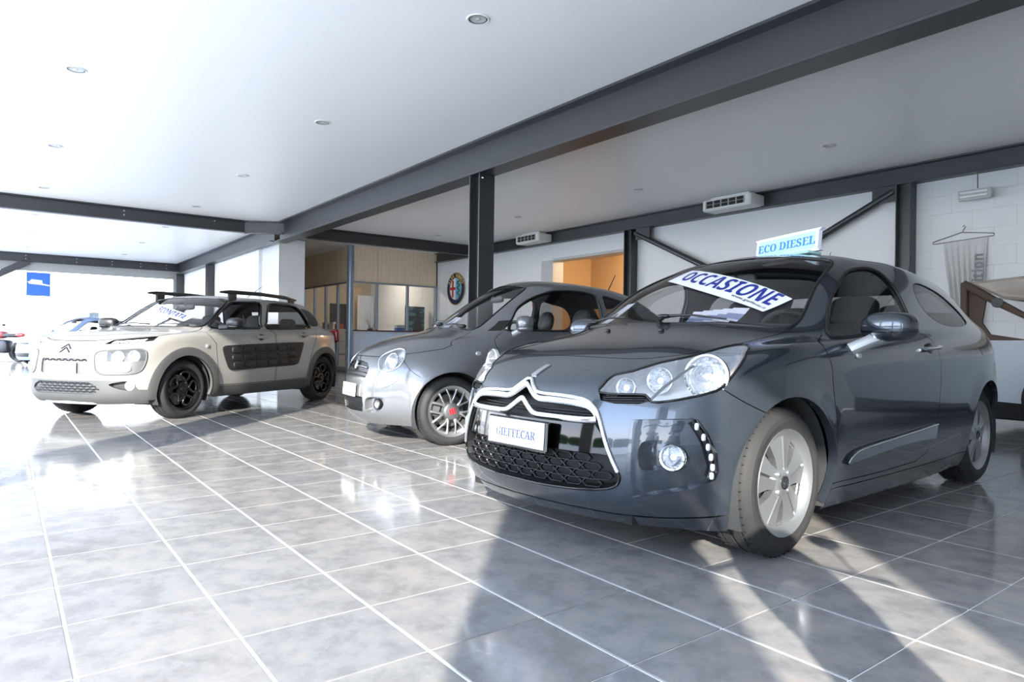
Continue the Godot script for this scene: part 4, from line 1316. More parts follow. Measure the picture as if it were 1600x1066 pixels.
func ds_headlamp(car: Node3D, s: CarSkin, sg: float, lamp: PackedVector2Array) -> void:
	var hl = obj("headlamp", s.build([6], -0.002, [sg]), lamp_lens(), car)
	obj("housing", s.build([6], -0.075, [sg]), lamp_trim(), hl)
	var r = MB.new(); s.rim(r, lamp, -0.003, -0.075, [sg]); obj("housing_wall", r, mat("lamp_wall", Color(0.80, 0.81, 0.82), 0.25, 0.7), hl)
	var sm = MB.new()
	var loop = s.along(lamp, -0.001, sg); loop.append(loop[0])
	sm.tube(loop, 0.0055, 6, false)
	obj("lamp_seal", sm, gloss_black(), hl)
	var fwd = Vector3(0.92, 0.15, -0.30 * sg).normalized()
	var c1 = s.own(s.P(4.05, 4.72, -0.03) * Vector3(1, sg, 1))
	dish(hl, "reflector", c1, fwd, 0.074, 0.05, reflector())
	var ring = MB.new()
	ring.lathe([Vector2(0.074, -0.01), Vector2(0.078, 0.006), Vector2(0.086, 0.004), Vector2(0.088, -0.012)], 36, Transform3D(Basis(Quaternion(Vector3.UP, fwd)), c1))
	obj("bezel", ring, chrome(), hl)
	var c2 = s.own(s.P(2.95, 4.75, -0.03) * Vector3(1, sg, 1))
	dish(hl, "reflector", c2, fwd, 0.046, 0.035, reflector())
	var c3 = s.own(s.P(2.35, 4.40, -0.028) * Vector3(1, sg, 1))
	dish(hl, "reflector", c3, fwd, 0.034, 0.03, reflector())
	var bar = MB.new()
	bar.tube(s.along(v2([3.02, 3.78, 3.22, 4.25, 3.42, 4.8, 3.62, 5.4]), -0.012, sg), 0.006, 6)
	obj("divider", bar, mat("lamp_divider", Color(0.30, 0.30, 0.31), 0.4, 0.3), hl)
	var side = MB.new()
	side.tube(s.along(v2([4.72, 4.3, 4.78, 4.8, 4.76, 5.3, 4.6, 5.7]), -0.012, sg), 0.009, 6)
	obj("side_marker", side, mat("marker_trim", Color(0.78, 0.72, 0.70), 0.3, 0.5), hl)

func ds_grille(car: Node3D, s: CarSkin, gr: PackedVector2Array) -> void:
	var g = Node3D.new(); g.name = "grille"; car.add_child(g, true)
	var back = MB.new(); back.add(s.build([7], -0.06))
	obj("back_panel", back, mat("grille_dark", Color(0.035, 0.035, 0.038), 0.6), g)
	var wall = MB.new()
	s.rim(wall, gr, 0.0, -0.06, [1.0, -1.0], false)
	obj("grille_wall", wall, black_plastic(), g)
	var half = PackedVector2Array()
	for q in gr:
		if q.x >= 0.0: half.append(q)
	# bright frame down the sides and along the bottom
	var ring = []
	var rs = smooth(half.slice(5), 4, false)
	var lft = s.along(rs, 0.004, 1.0); var rgt = s.along(rs, 0.004, -1.0)
	rgt.reverse()
	ring.append_array(lft); ring.append_array(rgt)
	var fr = MB.new(); fr.tube(ring, 0.0095, 8, false)
	obj("bright_frame", fr, chrome(), g)
	# dark painted brow over the upper bar
	var brow = MB.new()
	var bl = s.along(smooth(half.slice(0, 7), 3, false), 0.004, 1.0); var br = s.along(smooth(half.slice(0, 7), 3, false), 0.004, -1.0)
	br.reverse(); br.append_array(bl)
	brow.tube(br, 0.006, 6, false)
	obj("brow", brow, gloss_black(), g)
	# two bright chevron bars
	for e in [[[0.0, 0.680], [0.012, 0.675], [0.055, 0.646], [0.095, 0.629], [0.16, 0.627], [0.26, 0.624], [0.345, 0.614], [0.390, 0.582]], [[0.0, 0.622], [0.012, 0.617], [0.055, 0.586], [0.095, 0.566], [0.16, 0.563], [0.26, 0.562], [0.345, 0.562], [0.392, 0.566]]]:
		var ln = s.outline(e, true, 2.0, 5.2)
		ln[0].x = 0.0
		var pl = s.along(smooth(ln, 3, false), 0.004, 1.0); var pr = s.along(smooth(ln, 3, false), 0.004, -1.0)
		pr.reverse(); pr.pop_back(); pr.append_array(pl)
		var b = MB.new(); b.tube(pr, 0.0105, 8, true, Vector2(0.8, 1.3))
		obj("chevron_bar", b, chrome(), g)
	# slats between the bars
	for zz in [0.587, 0.600, 0.545]:
		var b = MB.new(); var pp = []
		for k in 13:
			var q = s.find(absf(-0.36 + 0.06 * k), zz, true, 2.0, 5.0)
			pp.append(s.own(s.P(q.x, q.y, -0.035) * Vector3(1, signf(-0.36 + 0.06 * k + 1e-6), 1)))
		b.tube(pp, 0.004, 5)
		obj("slat", b, black_plastic(), g)
	# glossy black middle panel behind the plate
	var mid = MB.new()
	var steps = 14
	for sg in [1.0, -1.0]:
		for k in steps:
			var y0 = 0.448 * k / steps; var y1 = 0.448 * (k + 1) / steps
			var t0 = minf(0.548, 0.548 - maxf(0.0, y0 - 0.40) * 2.4); var t1 = minf(0.548, 0.548 - maxf(0.0, y1 - 0.40) * 2.4)
			var c = []
			for e in [[y0, 0.437], [y1, 0.437], [y1, t1], [y0, t0]]:
				var q = s.find(e[0], e[1], true, 1.0, 4.5)
				c.append([s.own(s.P(q.x, q.y, -0.008) * Vector3(1, sg, 1)), s.own(s.Nn(q.x, q.y) * Vector3(1, sg, 1))])
			mid.squad([c[0][0], c[1][0], c[2][0], c[3][0]], [c[0][1], c[1][1], c[2][1], c[3][1]])
	obj("gloss_panel", mid, gloss_black(), g)
	# honeycomb below: each cell a six-sided ring
	var bars = mat("comb_plastic", Color(0.10, 0.10, 0.11), 0.35)
	for row in 4:
		var zc = 0.415 - row * 0.033
		for k in range(-6, 7):
			var yc = k * 0.084 + (0.042 if row % 2 else 0.0)
			var lim = 0.455 - maxf(0.0, 0.33 - zc) * 2.2 if zc < 0.36 else 0.43 + (0.43 - zc) * 0.4
			if absf(yc) > lim - 0.03: continue
			var loop = []
			for e in [[-0.040, 0.0], [-0.026, 0.0155], [0.026, 0.0155], [0.040, 0.0], [0.026, -0.0155], [-0.026, -0.0155], [-0.040, 0.0]]:
				var y: float = yc + e[0]
				var q = s.find(absf(y), zc + e[1], true, 0.8, 3.5)
				loop.append(s.own(s.P(q.x, q.y, -0.022) * Vector3(1, signf(y + 1e-7), 1)))
			var b = MB.new(); b.tube(loop, 0.0032, 5, false, Vector2(1.0, 3.0), Vector3(1, 0, 0))
			obj("comb_cell", b, bars, g)
	# plate with the dealer's name, tilted with the nose
	var holder = MB.new()
	holder.box(Vector3(-0.01, -0.064, -0.19), Vector3(0.012, 0.062, 0.19), 0.006)
	var px = Transform3D(Basis(Vector3(0, 0, 1), 0.06), V(-0.772, 0.02, 0.482))
	var ph = obj("plate_holder", holder, gloss_black(), g)
	ph.transform = px
	var plate = boxm(Vector3(0.012, -0.053, -0.178), Vector3(0.016, 0.055, 0.178), 0.002)
	var po = obj("plate", plate, mat("plate_white", Color(0.82, 0.82, 0.86), 0.35), ph)
	var tx = Transform3D(Basis(Vector3.UP, PI / 2), Vector3(0.0165, -0.004, 0))
	text(po, "lettering", "GIEFFECAR", 0.046, mat("plate_blue", Color(0.07, 0.17, 0.42), 0.5), tx, 0.001, true, 400)
	var sw = MB.new(); var arc = []
	for k in 15:
		var th = -0.55 + 3.2 * k / 14
		arc.append(Vector3(0.0168, 0.006 + 0.038 * sin(th) , 0.0) + Vector3(0, 0, -0.05 * cos(th) - 0.0))
	sw.tube(arc, 0.0006, 4)
	obj("swoosh", sw, mat("plate_line", Color(0.25, 0.30, 0.45), 0.5), po)
	# bright bar badge on the nose of the bonnet
	var bd = MB.new()
	var bcs = v2([-0.07, 4.64, 0.09, 4.64, 0.15, 5.12, -0.01, 5.12])
	bd.add(sheet_on(s, bcs, 0.005, 4, 4)); s.rim(bd, bcs, 0.005, 0.0, [1.0])
	obj("bonnet_badge", bd, chrome(), car)

# ---------------------------------------------------------------- the small round grey car
const FI_NET := [
	[-0.565, 0, 0.165, -0.556, 0.167, 0.165, -0.525, 0.326, 0.165, -0.459, 0.465, 0.165, -0.362, 0.577, 0.165, -0.238, 0.66, 0.16, 0, 0.721, 0.155, 0.3, 0.739, 0.155, 0.7, 0.744, 0.155, 1.1, 0.747, 0.155, 1.55, 0.747, 0.155, 1.95, 0.744, 0.155, 2.291, 0.735, 0.177, 2.527, 0.693, 0.2, 2.673, 0.605, 0.2, 2.755, 0.446, 0.2, 2.795, 0.233, 0.2, 2.805, 0, 0.2],
	[-0.628, 0, 0.25, -0.618, 0.175, 0.25, -0.584, 0.34, 0.25, -0.51, 0.486, 0.25, -0.402, 0.603, 0.25, -0.265, 0.69, 0.245, 0, 0.753, 0.24, 0.3, 0.773, 0.24, 0.7, 0.778, 0.24, 1.1, 0.781, 0.24, 1.55, 0.781, 0.24, 1.95, 0.778, 0.24, 2.299, 0.768, 0.26, 2.555, 0.724, 0.28, 2.712, 0.632, 0.28, 2.801, 0.467, 0.28, 2.845, 0.243, 0.28, 2.855, 0, 0.28],
	[-0.64, 0, 0.38, -0.63, 0.18, 0.38, -0.595, 0.35, 0.38, -0.52, 0.5, 0.38, -0.41, 0.62, 0.38, -0.27, 0.71, 0.38, 0, 0.775, 0.38, 0.3, 0.795, 0.38, 0.7, 0.8, 0.38, 1.1, 0.803, 0.38, 1.55, 0.803, 0.38, 1.95, 0.8, 0.38, 2.3, 0.79, 0.4, 2.56, 0.745, 0.42, 2.72, 0.65, 0.42, 2.81, 0.48, 0.42, 2.855, 0.25, 0.42, 2.865, 0, 0.42],
	[-0.628, 0, 0.52, -0.618, 0.181, 0.52, -0.584, 0.352, 0.52, -0.51, 0.502, 0.52, -0.402, 0.623, 0.52, -0.265, 0.714, 0.52, 0, 0.779, 0.52, 0.3, 0.799, 0.52, 0.7, 0.804, 0.52, 1.1, 0.807, 0.52, 1.55, 0.807, 0.52, 1.95, 0.804, 0.52, 2.299, 0.794, 0.54, 2.555, 0.749, 0.56, 2.712, 0.653, 0.56, 2.801, 0.482, 0.56, 2.845, 0.251, 0.56, 2.855, 0, 0.56],
	[-0.585, 0, 0.645, -0.576, 0.179, 0.645, -0.544, 0.348, 0.645, -0.475, 0.497, 0.645, -0.375, 0.617, 0.645, -0.247, 0.706, 0.647, 0, 0.771, 0.65, 0.3, 0.791, 0.65, 0.7, 0.796, 0.65, 1.1, 0.799, 0.65, 1.55, 0.799, 0.65, 1.95, 0.796, 0.65, 2.293, 0.786, 0.675, 2.536, 0.741, 0.7, 2.685, 0.647, 0.7, 2.769, 0.478, 0.7, 2.811, 0.249, 0.7, 2.821, 0, 0.7],
	[-0.49, 0, 0.765, -0.48, 0.17, 0.765, -0.45, 0.33, 0.762, -0.39, 0.47, 0.76, -0.3, 0.58, 0.76, -0.18, 0.665, 0.765, 0.03, 0.735, 0.775, 0.32, 0.768, 0.785, 0.7, 0.778, 0.8, 1.1, 0.782, 0.81, 1.55, 0.782, 0.815, 1.95, 0.778, 0.82, 2.29, 0.765, 0.825, 2.54, 0.72, 0.83, 2.69, 0.63, 0.84, 2.78, 0.465, 0.85, 2.825, 0.24, 0.855, 2.835, 0, 0.855],
	[-0.18, 0, 0.9, -0.175, 0.165, 0.898, -0.155, 0.31, 0.892, -0.12, 0.43, 0.882, -0.06, 0.53, 0.875, 0.02, 0.61, 0.872, 0.15, 0.68, 0.88, 0.38, 0.725, 0.89, 0.72, 0.745, 0.9, 1.1, 0.75, 0.91, 1.55, 0.75, 0.915, 1.95, 0.745, 0.92, 2.27, 0.73, 0.925, 2.5, 0.69, 0.93, 2.65, 0.605, 0.94, 2.74, 0.45, 0.95, 2.785, 0.23, 0.955, 2.79, 0, 0.955],
	[0.2, 0, 0.99, 0.21, 0.165, 0.988, 0.235, 0.32, 0.983, 0.275, 0.45, 0.975, 0.32, 0.545, 0.965, 0.38, 0.615, 0.955, 0.45, 0.66, 0.95, 0.56, 0.69, 0.95, 0.8, 0.71, 0.955, 1.12, 0.715, 0.96, 1.52, 0.715, 0.965, 1.88, 0.705, 0.975, 2.17, 0.685, 0.985, 2.38, 0.65, 0.995, 2.53, 0.575, 1.005, 2.63, 0.43, 1.01, 2.68, 0.22, 1.015, 2.69, 0, 1.015],
	[0.55, 0, 1.22, 0.555, 0.155, 1.217, 0.575, 0.3, 1.21, 0.6, 0.415, 1.2, 0.635, 0.5, 1.19, 0.68, 0.555, 1.18, 0.74, 0.595, 1.175, 0.82, 0.62, 1.175, 0.97, 0.635, 1.18, 1.2, 0.64, 1.185, 1.5, 0.635, 1.185, 1.78, 0.625, 1.18, 2.02, 0.605, 1.175, 2.22, 0.57, 1.17, 2.37, 0.5, 1.17, 2.48, 0.38, 1.17, 2.535, 0.195, 1.17, 2.545, 0, 1.17],
	[0.88, 0, 1.415, 0.885, 0.14, 1.412, 0.9, 0.27, 1.405, 0.92, 0.37, 1.392, 0.945, 0.44, 1.378, 0.98, 0.49, 1.365, 1.02, 0.525, 1.355, 1.07, 0.545, 1.352, 1.15, 0.555, 1.355, 1.3, 0.56, 1.357, 1.5, 0.555, 1.352, 1.7, 0.54, 1.34, 1.89, 0.52, 1.325, 2.05, 0.485, 1.31, 2.18, 0.425, 1.3, 2.28, 0.32, 1.295, 2.33, 0.165, 1.29, 2.34, 0, 1.29],
	[1.08, 0, 1.465, 1.085, 0.115, 1.462, 1.095, 0.22, 1.456, 1.11, 0.3, 1.448, 1.13, 0.355, 1.441, 1.155, 0.39, 1.434, 1.18, 0.415, 1.43, 1.21, 0.43, 1.427, 1.26, 0.438, 1.427, 1.35, 0.44, 1.427, 1.48, 0.435, 1.424, 1.62, 0.42, 1.417, 1.76, 0.4, 1.408, 1.88, 0.37, 1.398, 1.98, 0.325, 1.388, 2.06, 0.245, 1.38, 2.1, 0.125, 1.375, 2.11, 0, 1.375],
	[1.25, 0, 1.478, 1.252, 0, 1.478, 1.256, 0, 1.478, 1.262, 0, 1.478, 1.27, 0, 1.478, 1.28, 0, 1.478, 1.295, 0, 1.477, 1.31, 0, 1.476, 1.34, 0, 1.474, 1.39, 0, 1.471, 1.46, 0, 1.466, 1.54, 0, 1.459, 1.62, 0, 1.452, 1.69, 0, 1.445, 1.75, 0, 1.439, 1.8, 0, 1.434, 1.83, 0, 1.431, 1.84, 0, 1.43],
]

func build_city_car() -> void:
	var th = deg_to_rad(98.0)
	# front axle centre from the seen front wheel
	var car = thing("city_car", "small rounded grey city car standing between the other two cars", "car", at(4.72 + 0.745 * sin(th), 2.96 - 0.745 * cos(th)), atan2(-cos(th), -sin(th)))
	var s = CarSkin.new(FI_NET, [[0.0, 0.285, 0.33, 0.014, 0.05], [2.3, 0.285, 0.33, 0.014, 0.05]], 9, 8)
	var paint = mat("storm_grey_paint", Color(0.40, 0.405, 0.415), 0.30, 0.5, {"clearcoat_enabled": true, "clearcoat": 1.0, "clearcoat_roughness": 0.04})
	var shield = v2([-0.5, 6.98, 1.4, 6.93, 3.0, 6.88, 3.6, 6.93, 3.75, 7.1, 3.62, 7.5, 3.66, 8.05, 3.55, 8.6, 3.2, 8.88, 2.0, 8.96, -0.5, 8.97])
	var lamp = smooth(v2([2.40, 4.10, 2.22, 4.55, 2.30, 4.9, 2.69, 5.20, 3.2, 5.22, 3.60, 5.02, 3.87, 4.55, 3.72, 4.1, 3.44, 3.85, 2.96, 3.66, 2.6, 3.78]), 4)
	var low = smooth(v2([2.52, 2.96, 2.72, 3.28, 3.16, 3.44, 3.66, 3.40, 3.80, 3.2, 3.5, 2.90, 2.9, 2.66, 2.6, 2.72]), 4)
	var fogr = smooth(v2([1.86, 1.95, 2.5, 2.10, 3.02, 2.08, 3.16, 1.82, 2.95, 1.38, 2.5, 1.15, 1.92, 1.10, 1.80, 1.4]), 3)
	var grille = v2([-0.3, 4.35, 0.6, 4.33, 1.3, 4.22, 1.62, 3.95, 1.7, 3.5, 1.6, 3.2, -0.3, 3.18])
	var mesh = v2([-0.3, 2.06, 1.0, 2.06, 1.55, 2.02, 1.62, 1.55, 1.5, 1.10, -0.3, 1.04])
	var tri = v2([5.12, 6.99, 4.85, 7.45, 6.05, 7.52, 6.4, 7.05])
	var win = smooth(v2([6.45, 7.10, 6.10, 7.55, 5.45, 8.0, 5.85, 8.45, 6.9, 8.78, 8.0, 8.90, 9.3, 8.92, 10.15, 8.80, 10.3, 8.3, 10.2, 7.5, 10.1, 7.06, 8.0, 7.04]), 3)
	var quarter = smooth(v2([10.6, 7.15, 10.65, 8.75, 11.3, 8.72, 12.0, 8.5, 12.1, 7.7, 11.6, 7.2]), 3)
	var wheels = [arch_outline(s, 0.0, 0.285, 0.325), arch_outline(s, 2.3, 0.285, 0.325)]
	var hood_line = v2([-0.4, 4.66, 0.3, 4.68, 2.16, 4.68, 3.7, 4.92, 4.7, 5.08, 5.5, 5.24, 5.72, 5.5, 5.2, 6.1, 4.4, 6.6, 3.85, 6.90])
	var door = s.outline([[0.50, 0.955], [0.42, 0.90], [0.42, 0.77], [0.40, 0.62], [0.40, 0.40], [0.43, 0.27], [0.9, 0.262], [1.45, 0.27], [1.60, 0.40], [1.66, 0.60], [1.66, 0.80], [1.60, 0.955]], false, 0.0, 7.2)
	for a in wheels: s.cut(9, a)
	s.cut(2, shield); s.cut(4, win); s.cut(18, tri); s.cut(5, quarter); s.cut(12, v2([14.0, 7.3, 18, 7.3, 18, 8.9, 14.2, 8.8]))
	s.cut(6, lamp); s.cut(7, grille); s.cut(8, low); s.cut(16, fogr); s.cut(17, mesh)
	var bonnet = PackedVector2Array(hood_line); bonnet.append(Vector2(-0.4, 6.9))
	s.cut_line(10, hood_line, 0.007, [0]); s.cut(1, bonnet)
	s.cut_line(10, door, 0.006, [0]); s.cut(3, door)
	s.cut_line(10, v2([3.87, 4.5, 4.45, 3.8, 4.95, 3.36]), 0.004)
	obj("body_shell", s.build([0]), paint, car)
	obj("bonnet", s.build([1]), paint, car)
	obj("panel_gap", s.build([10], -0.012), mat("gap_shade", Color(0.05, 0.05, 0.055), 0.6), car)  # shade in the gaps, put in as dark colour
	obj("inner_shell", s.build([0, 1, 3], -0.03, [1.0, -1.0], true), cabin_cloth(), car)
	var ws = obj("windscreen", s.build([2], -0.003), glass("screen_glass"), car)
	obj("screen_seal", screen_seal(s, shield), black_plastic(), ws)
	obj("rear_window", s.build([12], -0.003), glass("dark_glass"), car)
	for sg in [1.0, -1.0]:
		var d = obj("door", s.build([3], 0.0, [sg]), paint, car)
		obj("window", s.build([4], -0.008, [sg]), glass("clear_side_glass", Color(0.03, 0.04, 0.04), 0.10), d)
		var fr = MB.new(); s.rim(fr, win, 0.002, -0.025, [sg]); fr.tube(ring_line(s, win, 0.002, sg), 0.010, 6, false)
		obj("window_seal", fr, black_plastic(), d)
		obj("quarter_light", s.build([18], -0.002, [sg]), mat("dark_panel", Color(0.07, 0.07, 0.075), 0.2), d)
		obj("quarter_window", s.build([5], -0.004, [sg]), glass("dark_glass"), car)
		var hp = s.find(1.42, 0.80, false, 3.5, 6.0)
		obj("handle", soft(s.own(s.P(hp.x, hp.y, 0.016) * Vector3(1, sg, 1)), Vector3(0.09, 0.018, 0.016), 0.6, 16, 8), chrome(), d)
		# round lamp above, oval lamp below
		var hl = obj("headlamp", s.build([6], 0.004, [sg]), lamp_lens(), car)
		obj("housing", s.build([6], -0.05, [sg]), lamp_trim(), hl)
		var r = MB.new(); s.rim(r, lamp, 0.0, -0.05, [sg]); obj("housing_wall", r, reflector(), hl)
		var sl = MB.new(); sl.tube(ring_line(s, lamp, 0.002, sg), 0.006, 6, false); obj("lamp_ring", sl, chrome(), hl)
		var fwd = Vector3(0.88, 0.32, -0.34 * sg).normalized()
		dish(hl, "reflector", s.own(s.P(3.05, 4.45, -0.018) * Vector3(1, sg, 1)), fwd, 0.07, 0.045, reflector())
		var ll = obj("lower_lamp", s.build([8], 0.006, [sg]), lamp_lens(), car)
		obj("housing", s.build([8], -0.02, [sg]), mat("lamp_white", Color(0.86, 0.87, 0.88), 0.25, 0.4), ll)
		var lr = MB.new(); lr.tube(ring_line(s, low, 0.002, sg), 0.005, 6, false); obj("lamp_ring", lr, chrome(), ll)
		var fg = obj("fog_recess", s.build([16], -0.04, [sg]), paint, car)
		var fw = MB.new(); s.rim(fw, fogr, 0.0, -0.04, [sg]); obj("recess_wall", fw, paint, fg)
		var fc = s.own(s.P(2.62, 1.66, -0.03) * Vector3(1, sg, 1))
		var fx = Transform3D(Basis(Quaternion(Vector3.UP, Vector3(0.95, 0, -0.3 * sg).normalized())), fc)
		var bz = MB.new(); bz.lathe([Vector2(0.045, -0.02), Vector2(0.046, 0.014), Vector2(0.038, 0.02), Vector2(0.036, 0.012)], 24, fx)
		var fl = obj("fog_lamp", bz, black_plastic(), car)
		dish(fl, "reflector", fx * Vector3(0, 0.01, 0), fx.basis.y, 0.036, 0.025, reflector())
		door_mirror(car, V(0.60, 0.885 * sg, 1.02), Vector3(0.07, 0.068, 0.10), -0.3, sg, paint, V(0.56, 0.76 * sg, 0.93), paint, paint)
		obj("side_repeater", soft(s.own(s.P(6.72, 4.84, 0.004) * Vector3(1, sg, 1)), Vector3(0.026, 0.018, 0.008), 0.85, 14, 8), lamp_trim(), car)
	# dark upper grille with bright bars and a badge, plate, mesh below
	var g = Node3D.new(); g.name = "grille"; car.add_child(g, true)
	obj("back_panel", s.build([7], -0.012), mat("grille_grey", Color(0.14, 0.145, 0.15), 0.35), g)
	var gw = MB.new(); s.rim(gw, grille, 0.001, -0.012, [1.0, -1.0], false); obj("grille_wall", gw, black_plastic(), g)
	for tt in [3.95, 3.6, 3.35]:
		var bl: Array = s.along(v2([0.0, tt, 0.5, tt, 1.0, tt - 0.02, 1.5, tt - 0.08]), 0.0, 1.0); var br: Array = s.along(v2([1.5, tt - 0.08, 1.0, tt - 0.02, 0.5, tt]), 0.0, -1.0)
		br.append_array(bl)
		var b = MB.new(); b.tube(br, 0.006 if tt > 3.8 else 0.004, 6); obj("bar", b, chrome() if tt > 3.8 else black_plastic(), g)
	var bc: Vector3 = s.own(s.P(0.0, 3.98, 0.004))
	var bx = Transform3D(Basis(Quaternion(Vector3.UP, Vector3(0.95, 0.3, 0).normalized())), bc)
	var bd = MB.new(); bd.lathe([Vector2(0.045, -0.01), Vector2(0.045, 0.006), Vector2(0.038, 0.009), Vector2(0.0, 0.010)], 24, bx); obj("round_badge", bd, chrome(), g)
	var lower = Node3D.new(); lower.name = "lower_grille"; car.add_child(lower, true)
	obj("back_panel", s.build([17], -0.03), mat("grille_dark", Color(0.035, 0.035, 0.038), 0.6), lower)
	var mw = MB.new(); s.rim(mw, mesh, 0.001, -0.03, [1.0, -1.0], false); obj("grille_wall", mw, black_plastic(), lower)
	for k in 7:
		var pts = []
		for q in 13:
			var a = -1.5 + 3.0 * q / 12
			pts.append(s.own(s.P(a if absf(a) > 0.01 else 0.01, 1.14 + 0.145 * k + (0.05 if q % 2 else 0.0), -0.01)))
		var b = MB.new(); b.tube(pts, 0.004, 5); obj("mesh_bar", b, black_plastic(), lower)
	var ph = obj("plate", boxm(Vector3(0, -0.055, -0.18), Vector3(0.012, 0.055, 0.18), 0.003), mat("plate_blank", Color(0.95, 0.94, 0.95), 0.4), car)
	ph.transform = Transform3D(Basis(Vector3(0, 0, 1), 0.08), V(-0.645, 0.0, 0.435))
	arches_of(car, s, wheels, [[0.0, 0.285], [2.3, 0.285]], 0.325, 0.75, paint)
	underside(car, -0.5, 2.3, 2.75, 0.70, 0.165)
	for sg in [1.0, -1.0]:
		obj("sill_skirt", boxm(V(0.37, 0.735 * sg, 0.15), V(1.93, 0.705 * sg, 0.25), 0.01), paint, car)
		var tow = MB.new(); tow.box(V(-0.42, 0.40 * sg, 0.13), V(-0.36, 0.36 * sg, 0.19), 0.008); obj("splash_tab", tow, black_plastic(), car)
	var silver = mat("dark_alloy", Color(0.66, 0.67, 0.68), 0.28, 0.85)
	for e in [0.0, 2.3]:
		for sg in [1.0, -1.0]: make_wheel(car, V(e, 0.66 * sg, 0.285), sg > 0, 0.285, 0.185, 0.205, "twist", silver)
	make_cabin(car, {"front": 0.34, "back": 2.3, "half": 0.62, "dash": 0.965, "dashx": 0.52, "sill": 0.86, "drive": 0.33, "seat": 1.10, "rear": 1.78, "mirx": 0.80, "mirz": 1.28, "round": true, "cloth": mat("leather_grey", Color(0.16, 0.165, 0.17), 0.5)})
	for e in [[[-0.3, 7.06], [-1.2, 7.14], [-2.2, 7.08]], [[2.6, 6.98], [1.6, 7.08], [0.6, 7.05]]]:
		var wp = MB.new(); var pts = []
		for q in e: pts.append(s.own(s.P(q[0], q[1], 0.02)))
		wp.tube(pts, [0.011, 0.008, 0.005], 6)
		wp.add(soft(pts[0], Vector3(0.03, 0.018, 0.05), 0.7, 12, 6))
		obj("wiper", wp, black_plastic(), car)
	var an = MB.new(); an.tube([V(2.10, 0.0, 1.37), V(2.13, 0.0, 1.40), V(2.24, 0.0, 1.60)], [0.008, 0.006, 0.004], 6); obj("aerial", an, black_plastic(), car)
	fiat_skin = s
	fiat_node = car

var fiat_skin: CarSkin
var fiat_node: Node3D

